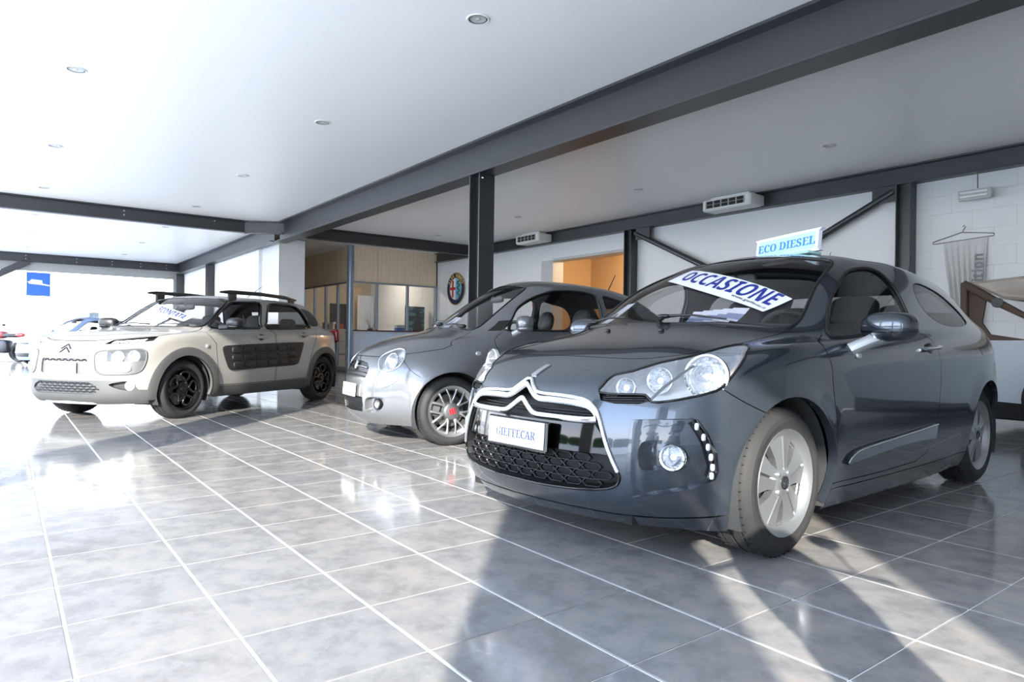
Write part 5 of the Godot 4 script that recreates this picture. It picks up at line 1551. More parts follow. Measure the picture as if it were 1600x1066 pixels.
# ---------------------------------------------------------------- the pale crossover with padded doors
const CA_NET := [
	[-0.67, 0, 0.19, -0.665, 0.195, 0.19, -0.643, 0.381, 0.19, -0.566, 0.549, 0.19, -0.463, 0.674, 0.19, -0.301, 0.753, 0.195, 0, 0.786, 0.2, 0.36, 0.795, 0.2, 0.8, 0.8, 0.2, 1.25, 0.802, 0.2, 1.7, 0.802, 0.2, 2.15, 0.8, 0.2, 2.555, 0.79, 0.22, 2.845, 0.744, 0.24, 2.981, 0.651, 0.24, 3.054, 0.484, 0.24, 3.09, 0.251, 0.24, 3.095, 0, 0.24],
	[-0.733, 0, 0.27, -0.728, 0.205, 0.27, -0.703, 0.4, 0.27, -0.62, 0.575, 0.27, -0.507, 0.707, 0.27, -0.33, 0.79, 0.275, 0, 0.824, 0.28, 0.36, 0.834, 0.28, 0.8, 0.839, 0.28, 1.25, 0.84, 0.28, 1.7, 0.84, 0.28, 2.15, 0.839, 0.28, 2.56, 0.829, 0.305, 2.874, 0.78, 0.33, 3.022, 0.682, 0.33, 3.101, 0.507, 0.33, 3.14, 0.263, 0.33, 3.145, 0, 0.33],
	[-0.745, 0, 0.42, -0.74, 0.21, 0.42, -0.715, 0.41, 0.42, -0.63, 0.59, 0.42, -0.515, 0.725, 0.42, -0.335, 0.81, 0.425, 0, 0.845, 0.43, 0.36, 0.855, 0.43, 0.8, 0.86, 0.43, 1.25, 0.862, 0.43, 1.7, 0.862, 0.43, 2.15, 0.86, 0.43, 2.561, 0.85, 0.45, 2.88, 0.8, 0.47, 3.03, 0.7, 0.47, 3.11, 0.52, 0.47, 3.15, 0.27, 0.47, 3.155, 0, 0.47],
	[-0.745, 0, 0.57, -0.74, 0.21, 0.57, -0.715, 0.41, 0.57, -0.63, 0.59, 0.57, -0.515, 0.725, 0.57, -0.335, 0.81, 0.575, 0, 0.845, 0.58, 0.36, 0.855, 0.58, 0.8, 0.86, 0.58, 1.25, 0.862, 0.58, 1.7, 0.862, 0.58, 2.15, 0.86, 0.58, 2.561, 0.85, 0.6, 2.88, 0.8, 0.62, 3.03, 0.7, 0.62, 3.11, 0.52, 0.62, 3.15, 0.27, 0.62, 3.155, 0, 0.62],
	[-0.715, 0, 0.72, -0.71, 0.208, 0.72, -0.686, 0.407, 0.72, -0.604, 0.585, 0.72, -0.494, 0.719, 0.72, -0.321, 0.804, 0.73, 0, 0.838, 0.74, 0.36, 0.848, 0.74, 0.8, 0.853, 0.74, 1.25, 0.855, 0.74, 1.7, 0.855, 0.74, 2.15, 0.853, 0.74, 2.559, 0.843, 0.76, 2.866, 0.794, 0.78, 3.01, 0.694, 0.78, 3.087, 0.516, 0.78, 3.126, 0.268, 0.78, 3.131, 0, 0.78],
	[-0.6, 0, 0.835, -0.59, 0.21, 0.837, -0.555, 0.41, 0.842, -0.47, 0.575, 0.848, -0.36, 0.7, 0.858, -0.21, 0.775, 0.865, 0.04, 0.82, 0.875, 0.38, 0.835, 0.88, 0.8, 0.842, 0.89, 1.25, 0.845, 0.9, 1.7, 0.845, 0.905, 2.15, 0.842, 0.91, 2.55, 0.83, 0.92, 2.86, 0.785, 0.92, 3.01, 0.69, 0.93, 3.08, 0.515, 0.94, 3.115, 0.265, 0.945, 3.12, 0, 0.945],
	[-0.28, 0, 0.915, -0.275, 0.2, 0.915, -0.25, 0.38, 0.915, -0.19, 0.53, 0.913, -0.1, 0.645, 0.913, 0.02, 0.715, 0.917, 0.2, 0.765, 0.925, 0.46, 0.79, 0.93, 0.83, 0.8, 0.94, 1.25, 0.803, 0.95, 1.7, 0.803, 0.955, 2.13, 0.8, 0.965, 2.5, 0.785, 0.975, 2.77, 0.745, 0.985, 2.92, 0.66, 0.995, 3, 0.495, 1.005, 3.04, 0.255, 1.01, 3.045, 0, 1.01],
	[0.26, 0, 0.99, 0.265, 0.19, 0.99, 0.285, 0.36, 0.988, 0.32, 0.5, 0.987, 0.365, 0.595, 0.986, 0.43, 0.665, 0.985, 0.51, 0.705, 0.985, 0.62, 0.735, 0.985, 0.88, 0.755, 0.99, 1.27, 0.765, 0.995, 1.7, 0.765, 1, 2.1, 0.755, 1.01, 2.43, 0.735, 1.02, 2.67, 0.695, 1.03, 2.82, 0.615, 1.04, 2.92, 0.46, 1.05, 2.965, 0.235, 1.055, 2.97, 0, 1.055],
	[0.55, 0, 1.18, 0.555, 0.175, 1.18, 0.575, 0.335, 1.177, 0.605, 0.46, 1.173, 0.645, 0.55, 1.168, 0.7, 0.61, 1.163, 0.77, 0.65, 1.16, 0.86, 0.675, 1.16, 1.03, 0.69, 1.165, 1.34, 0.7, 1.17, 1.7, 0.7, 1.175, 2.06, 0.69, 1.18, 2.36, 0.67, 1.185, 2.58, 0.635, 1.19, 2.73, 0.56, 1.19, 2.83, 0.42, 1.195, 2.885, 0.215, 1.195, 2.89, 0, 1.195],
	[0.88, 0, 1.355, 0.885, 0.16, 1.354, 0.9, 0.305, 1.35, 0.925, 0.42, 1.343, 0.955, 0.5, 1.335, 0.995, 0.55, 1.327, 1.04, 0.585, 1.322, 1.1, 0.605, 1.32, 1.22, 0.618, 1.325, 1.45, 0.625, 1.333, 1.75, 0.623, 1.335, 2.03, 0.613, 1.333, 2.28, 0.595, 1.328, 2.47, 0.56, 1.32, 2.6, 0.495, 1.315, 2.7, 0.375, 1.315, 2.75, 0.195, 1.315, 2.76, 0, 1.315],
	[1.1, 0, 1.392, 1.105, 0.13, 1.391, 1.115, 0.25, 1.388, 1.135, 0.345, 1.384, 1.16, 0.405, 1.38, 1.19, 0.445, 1.377, 1.22, 0.47, 1.375, 1.26, 0.485, 1.374, 1.34, 0.495, 1.376, 1.5, 0.5, 1.38, 1.74, 0.497, 1.381, 1.97, 0.487, 1.379, 2.16, 0.47, 1.375, 2.31, 0.44, 1.37, 2.42, 0.385, 1.365, 2.5, 0.29, 1.362, 2.54, 0.15, 1.36, 2.55, 0, 1.36],
	[1.3, 0, 1.41, 1.302, 0, 1.41, 1.307, 0, 1.41, 1.315, 0, 1.41, 1.325, 0, 1.41, 1.34, 0, 1.41, 1.36, 0, 1.41, 1.385, 0, 1.41, 1.43, 0, 1.41, 1.52, 0, 1.409, 1.68, 0, 1.407, 1.85, 0, 1.404, 2, 0, 1.401, 2.12, 0, 1.398, 2.21, 0, 1.395, 2.28, 0, 1.392, 2.33, 0, 1.39, 2.34, 0, 1.39],
]

func build_crossover() -> void:
	var th = deg_to_rad(55.0)
	var car = thing("crossover_car", "pale sand crossover with dark cladding, padded doors and SCONTATA banner", "car", at(7.86 + 0.80 * sin(th), 1.551 - 0.80 * cos(th)), atan2(-cos(th), -sin(th)))
	var s = CarSkin.new(CA_NET, [[0.0, 0.315, 0.42, 0.010, 0.05], [2.561, 0.315, 0.42, 0.010, 0.05]], 9, 8)
	var paint = mat("sand_paint", Color(0.54, 0.53, 0.51), 0.30, 0.1, {"clearcoat_enabled": true, "clearcoat": 1.0, "clearcoat_roughness": 0.05})
	var clad = mat("cladding", Color(0.27, 0.275, 0.275), 0.55)
	var shield = v2([-0.5, 6.96, 1.0, 6.92, 3.0, 6.92, 4.1, 6.95, 4.65, 7.05, 4.78, 7.3, 4.8, 7.95, 4.72, 8.6, 4.4, 8.88, 3.4, 8.98, -0.5, 8.99])
	var pod = smooth(v2([1.88, 3.17, 1.84, 3.63, 1.98, 3.94, 2.5, 4.05, 3.2, 4.1, 3.86, 4.14, 4.28, 4.0, 4.41, 3.63, 4.32, 3.09, 4.07, 2.64, 3.5, 2.46, 2.8, 2.44, 2.24, 2.46, 1.96, 2.71]), 3)
	var eye = v2([2.42, 3.98, 3.2, 4.06, 3.9, 4.10, 4.28, 3.98, 4.40, 3.66, 4.34, 3.36, 3.6, 3.30, 2.48, 3.29])
	var drl = v2([2.02, 4.5, 2.27, 4.87, 3.0, 5.0, 3.8, 5.1, 4.47, 5.18, 4.43, 4.72, 3.9, 4.65, 3.21, 4.58, 2.6, 4.52])
	var recess = v2([-0.3, 3.46, 1.38, 3.46, 1.46, 3.38, 1.48, 2.55, 1.40, 2.47, -0.3, 2.47])
	var skirt = v2([-0.5, 2.03, 1.0, 2.04, 2.38, 2.06, 3.3, 2.04, 3.75, 1.92, 3.92, 1.62, 4.05, 1.47, 4.9, 1.41, 5.6, 1.41, 5.6, -0.5, -0.5, -0.5])
	var fogs = smooth(v2([2.58, 1.80, 3.0, 1.95, 3.5, 2.0, 3.86, 1.78, 3.75, 1.42, 3.3, 1.45, 2.9, 1.58]), 3)
	var mesh = v2([-0.3, 1.93, 1.58, 1.93, 2.0, 1.72, 2.19, 1.48, 1.9, 1.18, 1.6, 1.14, -0.3, 1.14])
	var win1 = smooth(v2([5.3, 7.15, 5.2, 7.7, 5.25, 8.3, 5.5, 8.75, 6.5, 8.86, 8.0, 8.90, 8.85, 8.86, 9.0, 8.3, 9.0, 7.4, 8.92, 6.95, 7.5, 6.92, 6.3, 6.92]), 2)
	var win2 = smooth(v2([9.28, 6.95, 9.3, 7.5, 9.4, 8.4, 9.55, 8.84, 10.4, 8.9, 11.2, 8.86, 11.6, 8.5, 11.75, 7.6, 11.7, 7.02, 10.6, 6.96]), 2)
	var win3 = smooth(v2([11.98, 7.2, 11.95, 7.9, 11.85, 8.6, 12.4, 8.6, 13.1, 8.3, 13.2, 7.7, 12.8, 7.25]), 2)
	var pad = smooth(v2([7.36, 3.95, 7.42, 4.17, 7.6, 4.25, 8.5, 4.33, 9.5, 4.40, 10.5, 4.46, 10.72, 4.42, 10.72, 4.2, 10.5, 2.95, 10.4, 2.7, 10.15, 2.58, 9.3, 2.52, 8.5, 2.46, 7.78, 2.40, 7.6, 2.5, 7.5, 2.9]), 2)
	var wheels = [arch_outline(s, 0.0, 0.315, 0.36, 0.23), arch_outline(s, 2.561, 0.315, 0.36, 0.23)]
	var flares = [arch_outline(s, 0.0, 0.315, 0.445, 0.23), arch_outline(s, 2.561, 0.315, 0.445, 0.23)]
	var hood_line = v2([-0.4, 4.82, 1.33, 4.82, 2.2, 4.95, 3.2, 5.10, 4.45, 5.26, 5.2, 5.7, 5.5, 6.2, 5.3, 6.7, 4.9, 6.97])
	var d1 = s.outline([[0.52, 0.985], [0.42, 0.95], [0.42, 0.8], [0.44, 0.55], [0.45, 0.335], [0.9, 0.33], [1.44, 0.33], [1.45, 0.6], [1.455, 0.94], [1.44, 0.985]], false, 0.0, 7.3)
	var d2 = s.outline([[1.47, 0.985], [1.475, 0.94], [1.47, 0.6], [1.46, 0.33], [1.9, 0.335], [2.10, 0.345], [2.17, 0.55], [2.27, 0.75], [2.36, 0.9], [2.38, 0.99]], false, 0.0, 7.3)
	for a in wheels: s.cut(9, a)
	for a in flares: s.cut(15, a)
	s.cut(2, shield); s.cut(4, win1); s.cut(5, win2); s.cut(18, win3); s.cut(12, v2([14.0, 7.3, 18, 7.3, 18, 8.8, 14.1, 8.7]))
	s.cut(21, eye); s.cut(6, pod); s.cut(22, drl); s.cut(7, recess)
	s.cut(23, mesh); s.cut(24, fogs); s.cut(16, skirt, [0])
	s.cut(26, s.outline([[0.36, 0.325], [1.2, 0.32], [2.2, 0.335]], false, 0.0, 3.0) + PackedVector2Array([Vector2(11.4, -0.5), Vector2(6.8, -0.5)]), [0])
	s.cut(25, pad)
	var bonnet = PackedVector2Array(hood_line); bonnet.append(Vector2(-0.4, 6.94))
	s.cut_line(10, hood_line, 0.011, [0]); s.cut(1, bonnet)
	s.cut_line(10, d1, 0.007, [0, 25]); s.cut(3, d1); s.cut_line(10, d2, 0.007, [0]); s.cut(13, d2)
	# light and dark grey upper body behind the doors is the same paint
	obj("body_shell", s.build([0]), paint, car)
	obj("bonnet", s.build([1]), paint, car)
	obj("panel_gap", s.build([10], -0.012), mat("gap_shade", Color(0.05, 0.05, 0.055), 0.6), car)  # gap shade painted as dark strips
	obj("inner_shell", s.build([0, 1, 3, 13, 25, 15, 16], -0.035, [1.0, -1.0], true), cabin_cloth(), car)
	obj("front_skirt", s.build([16], 0.004), clad, car)
	for sg in [1.0, -1.0]: obj("side_cladding", s.build([26], 0.004, [sg]), clad, car)
	var ws = obj("windscreen", s.build([2], -0.003), glass("screen_glass"), car)
	obj("screen_seal", screen_seal(s, shield, 0.014), black_plastic(), ws)
	obj("rear_window", s.build([12], -0.003), glass("dark_glass"), car)
	var roofm = mat("roof_black", Color(0.10, 0.10, 0.105), 0.35)
	for sg in [1.0, -1.0]:
		var fd = obj("front_door", s.build([3], 0.0, [sg]), paint, car)
		var rd = obj("rear_door", s.build([13], 0.0, [sg]), paint, car)
		for e in [[fd, 4, win1], [rd, 5, win2]]:
			obj("window", s.build([e[1]], -0.008, [sg]), glass("clear_side_glass" if e[1] == 4 else "tinted_side_glass", Color(0.03, 0.05, 0.05), 0.12 if e[1] == 4 else 0.3), e[0])
			var fr = MB.new(); s.rim(fr, e[2], 0.003, -0.03, [sg]); fr.tube(ring_line(s, e[2], 0.002, sg), 0.016, 6, false)
			obj("window_seal", fr, gloss_black(), e[0])
		obj("quarter_panel", s.build([18], 0.002, [sg]), mat("dark_panel", Color(0.07, 0.07, 0.075), 0.2), car)
		# one padded panel each side: base sheet and rows of air pads
		var pb = obj("door_pad", s.build([25], 0.010, [sg]), mat("pad_rubber", Color(0.10, 0.102, 0.105), 0.6), fd)
		var pr = MB.new(); s.rim(pr, pad, 0.010, -0.004, [sg]); obj("pad_edge", pr, mat("pad_rubber", Color(0.10, 0.102, 0.105), 0.6), pb)
		for col in 6:
			for row in 3:
				var a = 7.86 + col * 0.46 + (0.04 if row == 0 else 0.0); var t = 2.82 + row * 0.55 + col * 0.025
				var c: Vector3 = s.own(s.P(a, t, 0.012) * Vector3(1, sg, 1))
				obj("air_pad", soft(c, Vector3(0.084, 0.036, 0.016), 0.5, 16, 8), mat("pad_rubber", Color(0.10, 0.102, 0.105), 0.6), pb)
		for e in [[fd, 8.85, 4.86], [rd, 10.8, 5.1]]:
			var c: Vector3 = s.own(s.P(e[1], e[2], 0.02) * Vector3(1, sg, 1))
			obj("handle", soft(c, Vector3(0.10, 0.02, 0.018), 0.6, 16, 8), paint, e[0])
			obj("handle_bowl", soft(c + Vector3(0, -0.004, sg * 0.018), Vector3(0.05, 0.04, 0.01), 0.8, 14, 8), mat("bowl_dark", Color(0.03, 0.03, 0.033), 0.3), e[0])
		for k in 2:
			var fm: PackedVector2Array = flares[k]
			var fo = MB.new()
			for q in 30:
				var x0 = PackedVector2Array([fm[q], fm[q + 1]]); var x1 = PackedVector2Array([wheels[k][q], wheels[k][q + 1]])
				fo.add(band(s, x0, x1, 0.014, sg, 2))
			var arc = PackedVector2Array(fm); arc.resize(31)
			s.rim(fo, arc, 0.014, -0.005, [sg], false)
			obj("wheel_flare", fo, clad, car)
		# lamp pod with clear upper half, pill-shaped lamp below, slim running lamp above
		var po = obj("lamp_pod", s.build([6], 0.004, [sg]), mat("pod_grey", Color(0.36, 0.365, 0.37), 0.4, 0.3), car)
		var pe = MB.new(); pe.tube(ring_line(s, pod, 0.002, sg), 0.009, 6, false); obj("pod_edge", pe, clad, po)
		var hl = obj("headlamp", s.build([21], 0.004, [sg]), lamp_lens(), car)
		obj("housing", s.build([21], -0.06, [sg]), mat("lamp_dark", Color(0.12, 0.12, 0.13), 0.3, 0.4), hl)
		var hw = MB.new(); s.rim(hw, eye, 0.003, -0.06, [sg]); obj("housing_wall", hw, mat("lamp_dark", Color(0.12, 0.12, 0.13), 0.3, 0.4), hl)
		for e in [[2.95, 3.66, 0.052], [3.75, 3.70, 0.055]]:
			dish(hl, "reflector", s.own(s.P(e[0], e[1], -0.02) * Vector3(1, sg, 1)), Vector3(0.93, 0.05, -0.36 * sg).normalized(), e[2], 0.035, reflector())
		var pill = smooth(v2([2.36, 2.85, 2.44, 3.02, 2.7, 3.06, 3.3, 3.06, 3.55, 2.98, 3.6, 2.82, 3.45, 2.68, 3.1, 2.64, 2.6, 2.64, 2.42, 2.7]), 2)
		var pl = MB.new(); pl.tube(ring_line(s, pill, 0.008, sg), 0.012, 6, false); pl.add(band(s, v2([2.4, 2.72, 2.8, 2.68, 3.2, 2.68, 3.55, 2.74]), v2([2.4, 2.98, 2.8, 3.02, 3.2, 3.02, 3.55, 2.94]), 0.010, sg))
		obj("pill_lamp", pl, mat("pill_lamp", Color(0.86, 0.865, 0.87), 0.25, 0.35), po)
		var dr = obj("running_lamp", s.build([22], -0.012, [sg]), gloss_black(), car)
		var dw = MB.new(); s.rim(dw, drl, 0.0, -0.012, [sg]); obj("lamp_wall", dw, gloss_black(), dr)
		for k in 4:
			var dl = MB.new(); dl.add(band(s, v2([2.3 + k * 0.42, 4.58 + k * 0.03, 2.66 + k * 0.42, 4.60 + k * 0.03]), v2([2.36 + k * 0.42, 4.80 + k * 0.035, 2.72 + k * 0.42, 4.84 + k * 0.035]), -0.004, sg))
			obj("lamp", dl, mat("led_lens", Color(0.92, 0.93, 0.95), 0.1, 0.4), dr)
		var fg = obj("fog_recess", s.build([24], -0.05, [sg]), mat("fog_dark", Color(0.12, 0.12, 0.125), 0.6), car)
		var fw = MB.new(); s.rim(fw, fogs, 0.004, -0.05, [sg]); obj("recess_wall", fw, clad, fg)
		var fc: Vector3 = s.own(s.P(3.62, 1.70, -0.03) * Vector3(1, sg, 1))
		var fx = Transform3D(Basis(Quaternion(Vector3.UP, Vector3(0.9, 0, -0.4 * sg).normalized())), fc)
		var bz = MB.new(); bz.lathe([Vector2(0.046, -0.02), Vector2(0.047, 0.02), Vector2(0.04, 0.026), Vector2(0.0, 0.03)], 24, fx)
		obj("fog_lamp", bz, mat("fog_white", Color(0.9, 0.9, 0.88), 0.2, 0.3), car)
		door_mirror(car, V(0.60, 0.945 * sg, 1.035), Vector3(0.075, 0.065, 0.115), -0.3, sg, roofm, V(0.53, 0.78 * sg, 0.99), roofm, gloss_black())
		obj("side_repeater", soft(s.own(s.P(6.79, 4.2, 0.006) * Vector3(1, sg, 1)), Vector3(0.024, 0.022, 0.008), 0.9, 14, 8), lamp_trim(), car)
		# roof rail on two feet
		var rail = Node3D.new(); rail.name = "roof_rail"; car.add_child(rail, true)
		var rb = MB.new(); rb.tube([V(0.80, 0.55 * sg, 1.415), V(0.95, 0.565 * sg, 1.425), V(1.5, 0.585 * sg, 1.435), V(2.0, 0.57 * sg, 1.425), V(2.28, 0.55 * sg, 1.405)], [0.012, 0.026, 0.026, 0.026, 0.012], 10, true, Vector2(0.8, 1.0))
		obj("bar", rb, roofm, rail)
		for e in [1.0, 2.15]:
			obj("rail_foot", boxm(V(e - 0.07, 0.575 * sg, 1.31), V(e + 0.07, 0.535 * sg, 1.42), 0.012), roofm, rail)
		obj("tail_lamp", soft(V(3.02, 0.70 * sg, 0.92), Vector3(0.05, 0.10, 0.08), 0.5, 16, 8), mat("tail_red", Color(0.42, 0.03, 0.04), 0.12), car)
	# plate recess with a chequered top edge and a blank plate, grille mesh, badge
	var rc = obj("plate_recess", s.build([7], -0.018), mat("recess_grey", Color(0.40, 0.395, 0.395), 0.4, 0.2), car)
	var rw = MB.new(); s.rim(rw, recess, 0.0, -0.018, [1.0, -1.0], false); obj("recess_wall", rw, clad, rc)
	for k in 7:
		var b = MB.new(); b.add(band(s, v2([0.02, 3.30, 0.3, 3.30]), v2([0.06, 3.43, 0.34, 3.43]), -0.012, 1.0, 1))
		var pts = [s.own(s.P(-1.35 + 0.4 * k, 3.33, -0.010)), s.own(s.P(-1.18 + 0.4 * k, 3.41, -0.010)), s.own(s.P(-1.02 + 0.4 * k, 3.33, -0.010))]
		var tb = MB.new(); tb.tube(pts, 0.007, 5); obj("grille_link", tb, black_plastic(), rc)
	var ph = obj("plate", boxm(Vector3(0, -0.057, -0.175), Vector3(0.012, 0.057, 0.175), 0.003), mat("plate_blank", Color(0.95, 0.94, 0.95), 0.4), car)
	ph.transform = Transform3D(Basis(), V(-0.74, 0.0, 0.547))
	var mg = Node3D.new(); mg.name = "lower_grille"; car.add_child(mg, true)
	obj("back_panel", s.build([23], -0.02), mat("mesh_back", Color(0.30, 0.305, 0.31), 0.5), mg)
	var mw = MB.new(); s.rim(mw, mesh, 0.004, -0.02, [1.0, -1.0], false); obj("grille_wall", mw, clad, mg)
	for row in 4:
		for k in 11:
			var a = -1.85 + 0.36 * k + (0.18 if row % 2 else 0.0); var t = 1.28 + row * 0.17
			if absf(a) > 2.05 - row * 0.10: continue
			var b = MB.new()
			b.tube([s.own(s.P(a - 0.14, t, -0.006)), s.own(s.P(a - 0.08, t + 0.06, -0.006)), s.own(s.P(a + 0.12, t + 0.06, -0.006)), s.own(s.P(a + 0.17, t - 0.02, -0.006))], 0.006, 5)
			obj("mesh_link", b, black_plastic(), mg)
	for e in [3.90, 4.16]:
		var b = MB.new()
		b.tube([s.own(s.P(-0.30, e - 0.05, 0.006)), s.own(s.P(0.001, e + 0.30, 0.006)), s.own(s.P(0.30, e - 0.05, 0.006))], 0.011, 6, true, Vector2(1, 0.6))
		obj("chevron_badge", b, mat("dark_chrome", Color(0.30, 0.30, 0.32), 0.15, 0.9), car)
	var tray = MB.new()
	tray.tube([V(-0.55, 0.55, 0.205), V(-0.66, 0.3, 0.20), V(-0.68, 0, 0.20), V(-0.66, -0.3, 0.20), V(-0.55, -0.55, 0.205)], 0.02, 8)
	obj("skid_strip", tray, mat("skid_silver", Color(0.78, 0.78, 0.78), 0.4, 0.3), car)
	arches_of(car, s, wheels, [[0.0, 0.315], [2.561, 0.315]], 0.36, 0.80, clad)
	underside(car, -0.6, 2.561, 3.0, 0.74, 0.21)
	for sg in [1.0, -1.0]:
		obj("sill_skirt", boxm(V(0.38, 0.80 * sg, 0.20), V(2.18, 0.765 * sg, 0.30), 0.012), clad, car)
	var black = mat("gloss_black_alloy", Color(0.03, 0.03, 0.032), 0.12)
	for e in [0.0, 2.561]:
		for sg in [1.0, -1.0]: make_wheel(car, V(e, 0.705 * sg, 0.315), sg > 0, 0.315, 0.2, 0.222, "petal", black)
	make_cabin(car, {"front": 0.40, "back": 2.7, "half": 0.70, "dash": 0.98, "dashx": 0.62, "sill": 0.9, "drive": 0.37, "seat": 1.22, "rear": 2.0, "mirx": 0.86, "mirz": 1.24, "cloth": mat("grey_cloth", Color(0.20, 0.20, 0.205), 0.8)})
	for e in [[[0.3, 7.02], [-1.2, 7.12], [-2.6, 7.06]], [[3.4, 6.99], [2.2, 7.08], [0.8, 7.04]]]:
		var wp = MB.new(); var pts = []
		for q in e: pts.append(s.own(s.P(q[0], q[1], 0.02)))
		wp.tube(pts, [0.011, 0.008, 0.005], 6)
		obj("wiper", wp, black_plastic(), car)
	var an = MB.new(); an.tube([V(1.9, 0.0, 1.40), V(2.35, 0.0, 1.66)], [0.005, 0.003], 6); obj("aerial", an, black_plastic(), car)
	cactus_skin = s
	cactus_node = car

var cactus_skin: CarSkin
var cactus_node: Node3D

# ---------------------------------------------------------------- fittings of the showroom
func build_fittings() -> void:
	build_pillar()
	build_office()
	build_doorway()
	build_wall_things()
	build_downlights()
	build_end()

func build_pillar() -> void:
	var m = mat("pillar_cladding", Color(0.84, 0.85, 0.85), 0.22, 0.25)
	var root = struct_root("column_clad", at(15.9, 5.15))
	root.set_meta("label", "white sheet-clad pillar with one rounded corner under the girder")
	# rounded corner away from the camera
	var b = MB.new()
	var pts = PackedVector2Array()
	pts.append(Vector2(0, 0)); pts.append(Vector2(0, 0.61)); pts.append(Vector2(1.5, 0.61))
	for k in 7: pts.append(Vector2(1.5 - 0.22 * (1 - cos(PI / 2 * k / 6.0)), 0.22 * (1 - sin(PI / 2 * k / 6.0))))
	b.prism(pts, 0.0, 3.22, Transform3D(Basis(Vector3(0, 0, -1), Vector3(1, 0, 0), Vector3(0, 1, 0)), Vector3.ZERO), 0.004)
	obj("cladding", b, m, root)
	obj("cap_strip", boxm(at(-0.02, -0.02, 3.22), at(1.52, 0.63, 3.25)), mat("pillar_cap", Color(0.6, 0.6, 0.6), 0.4, 0.5), root)
	obj("seam", boxm(at(-0.004, -0.004, 0), at(0.004, 0.004, 3.22)), mat("seam_grey", Color(0.5, 0.5, 0.5), 0.5, 0.4), root)

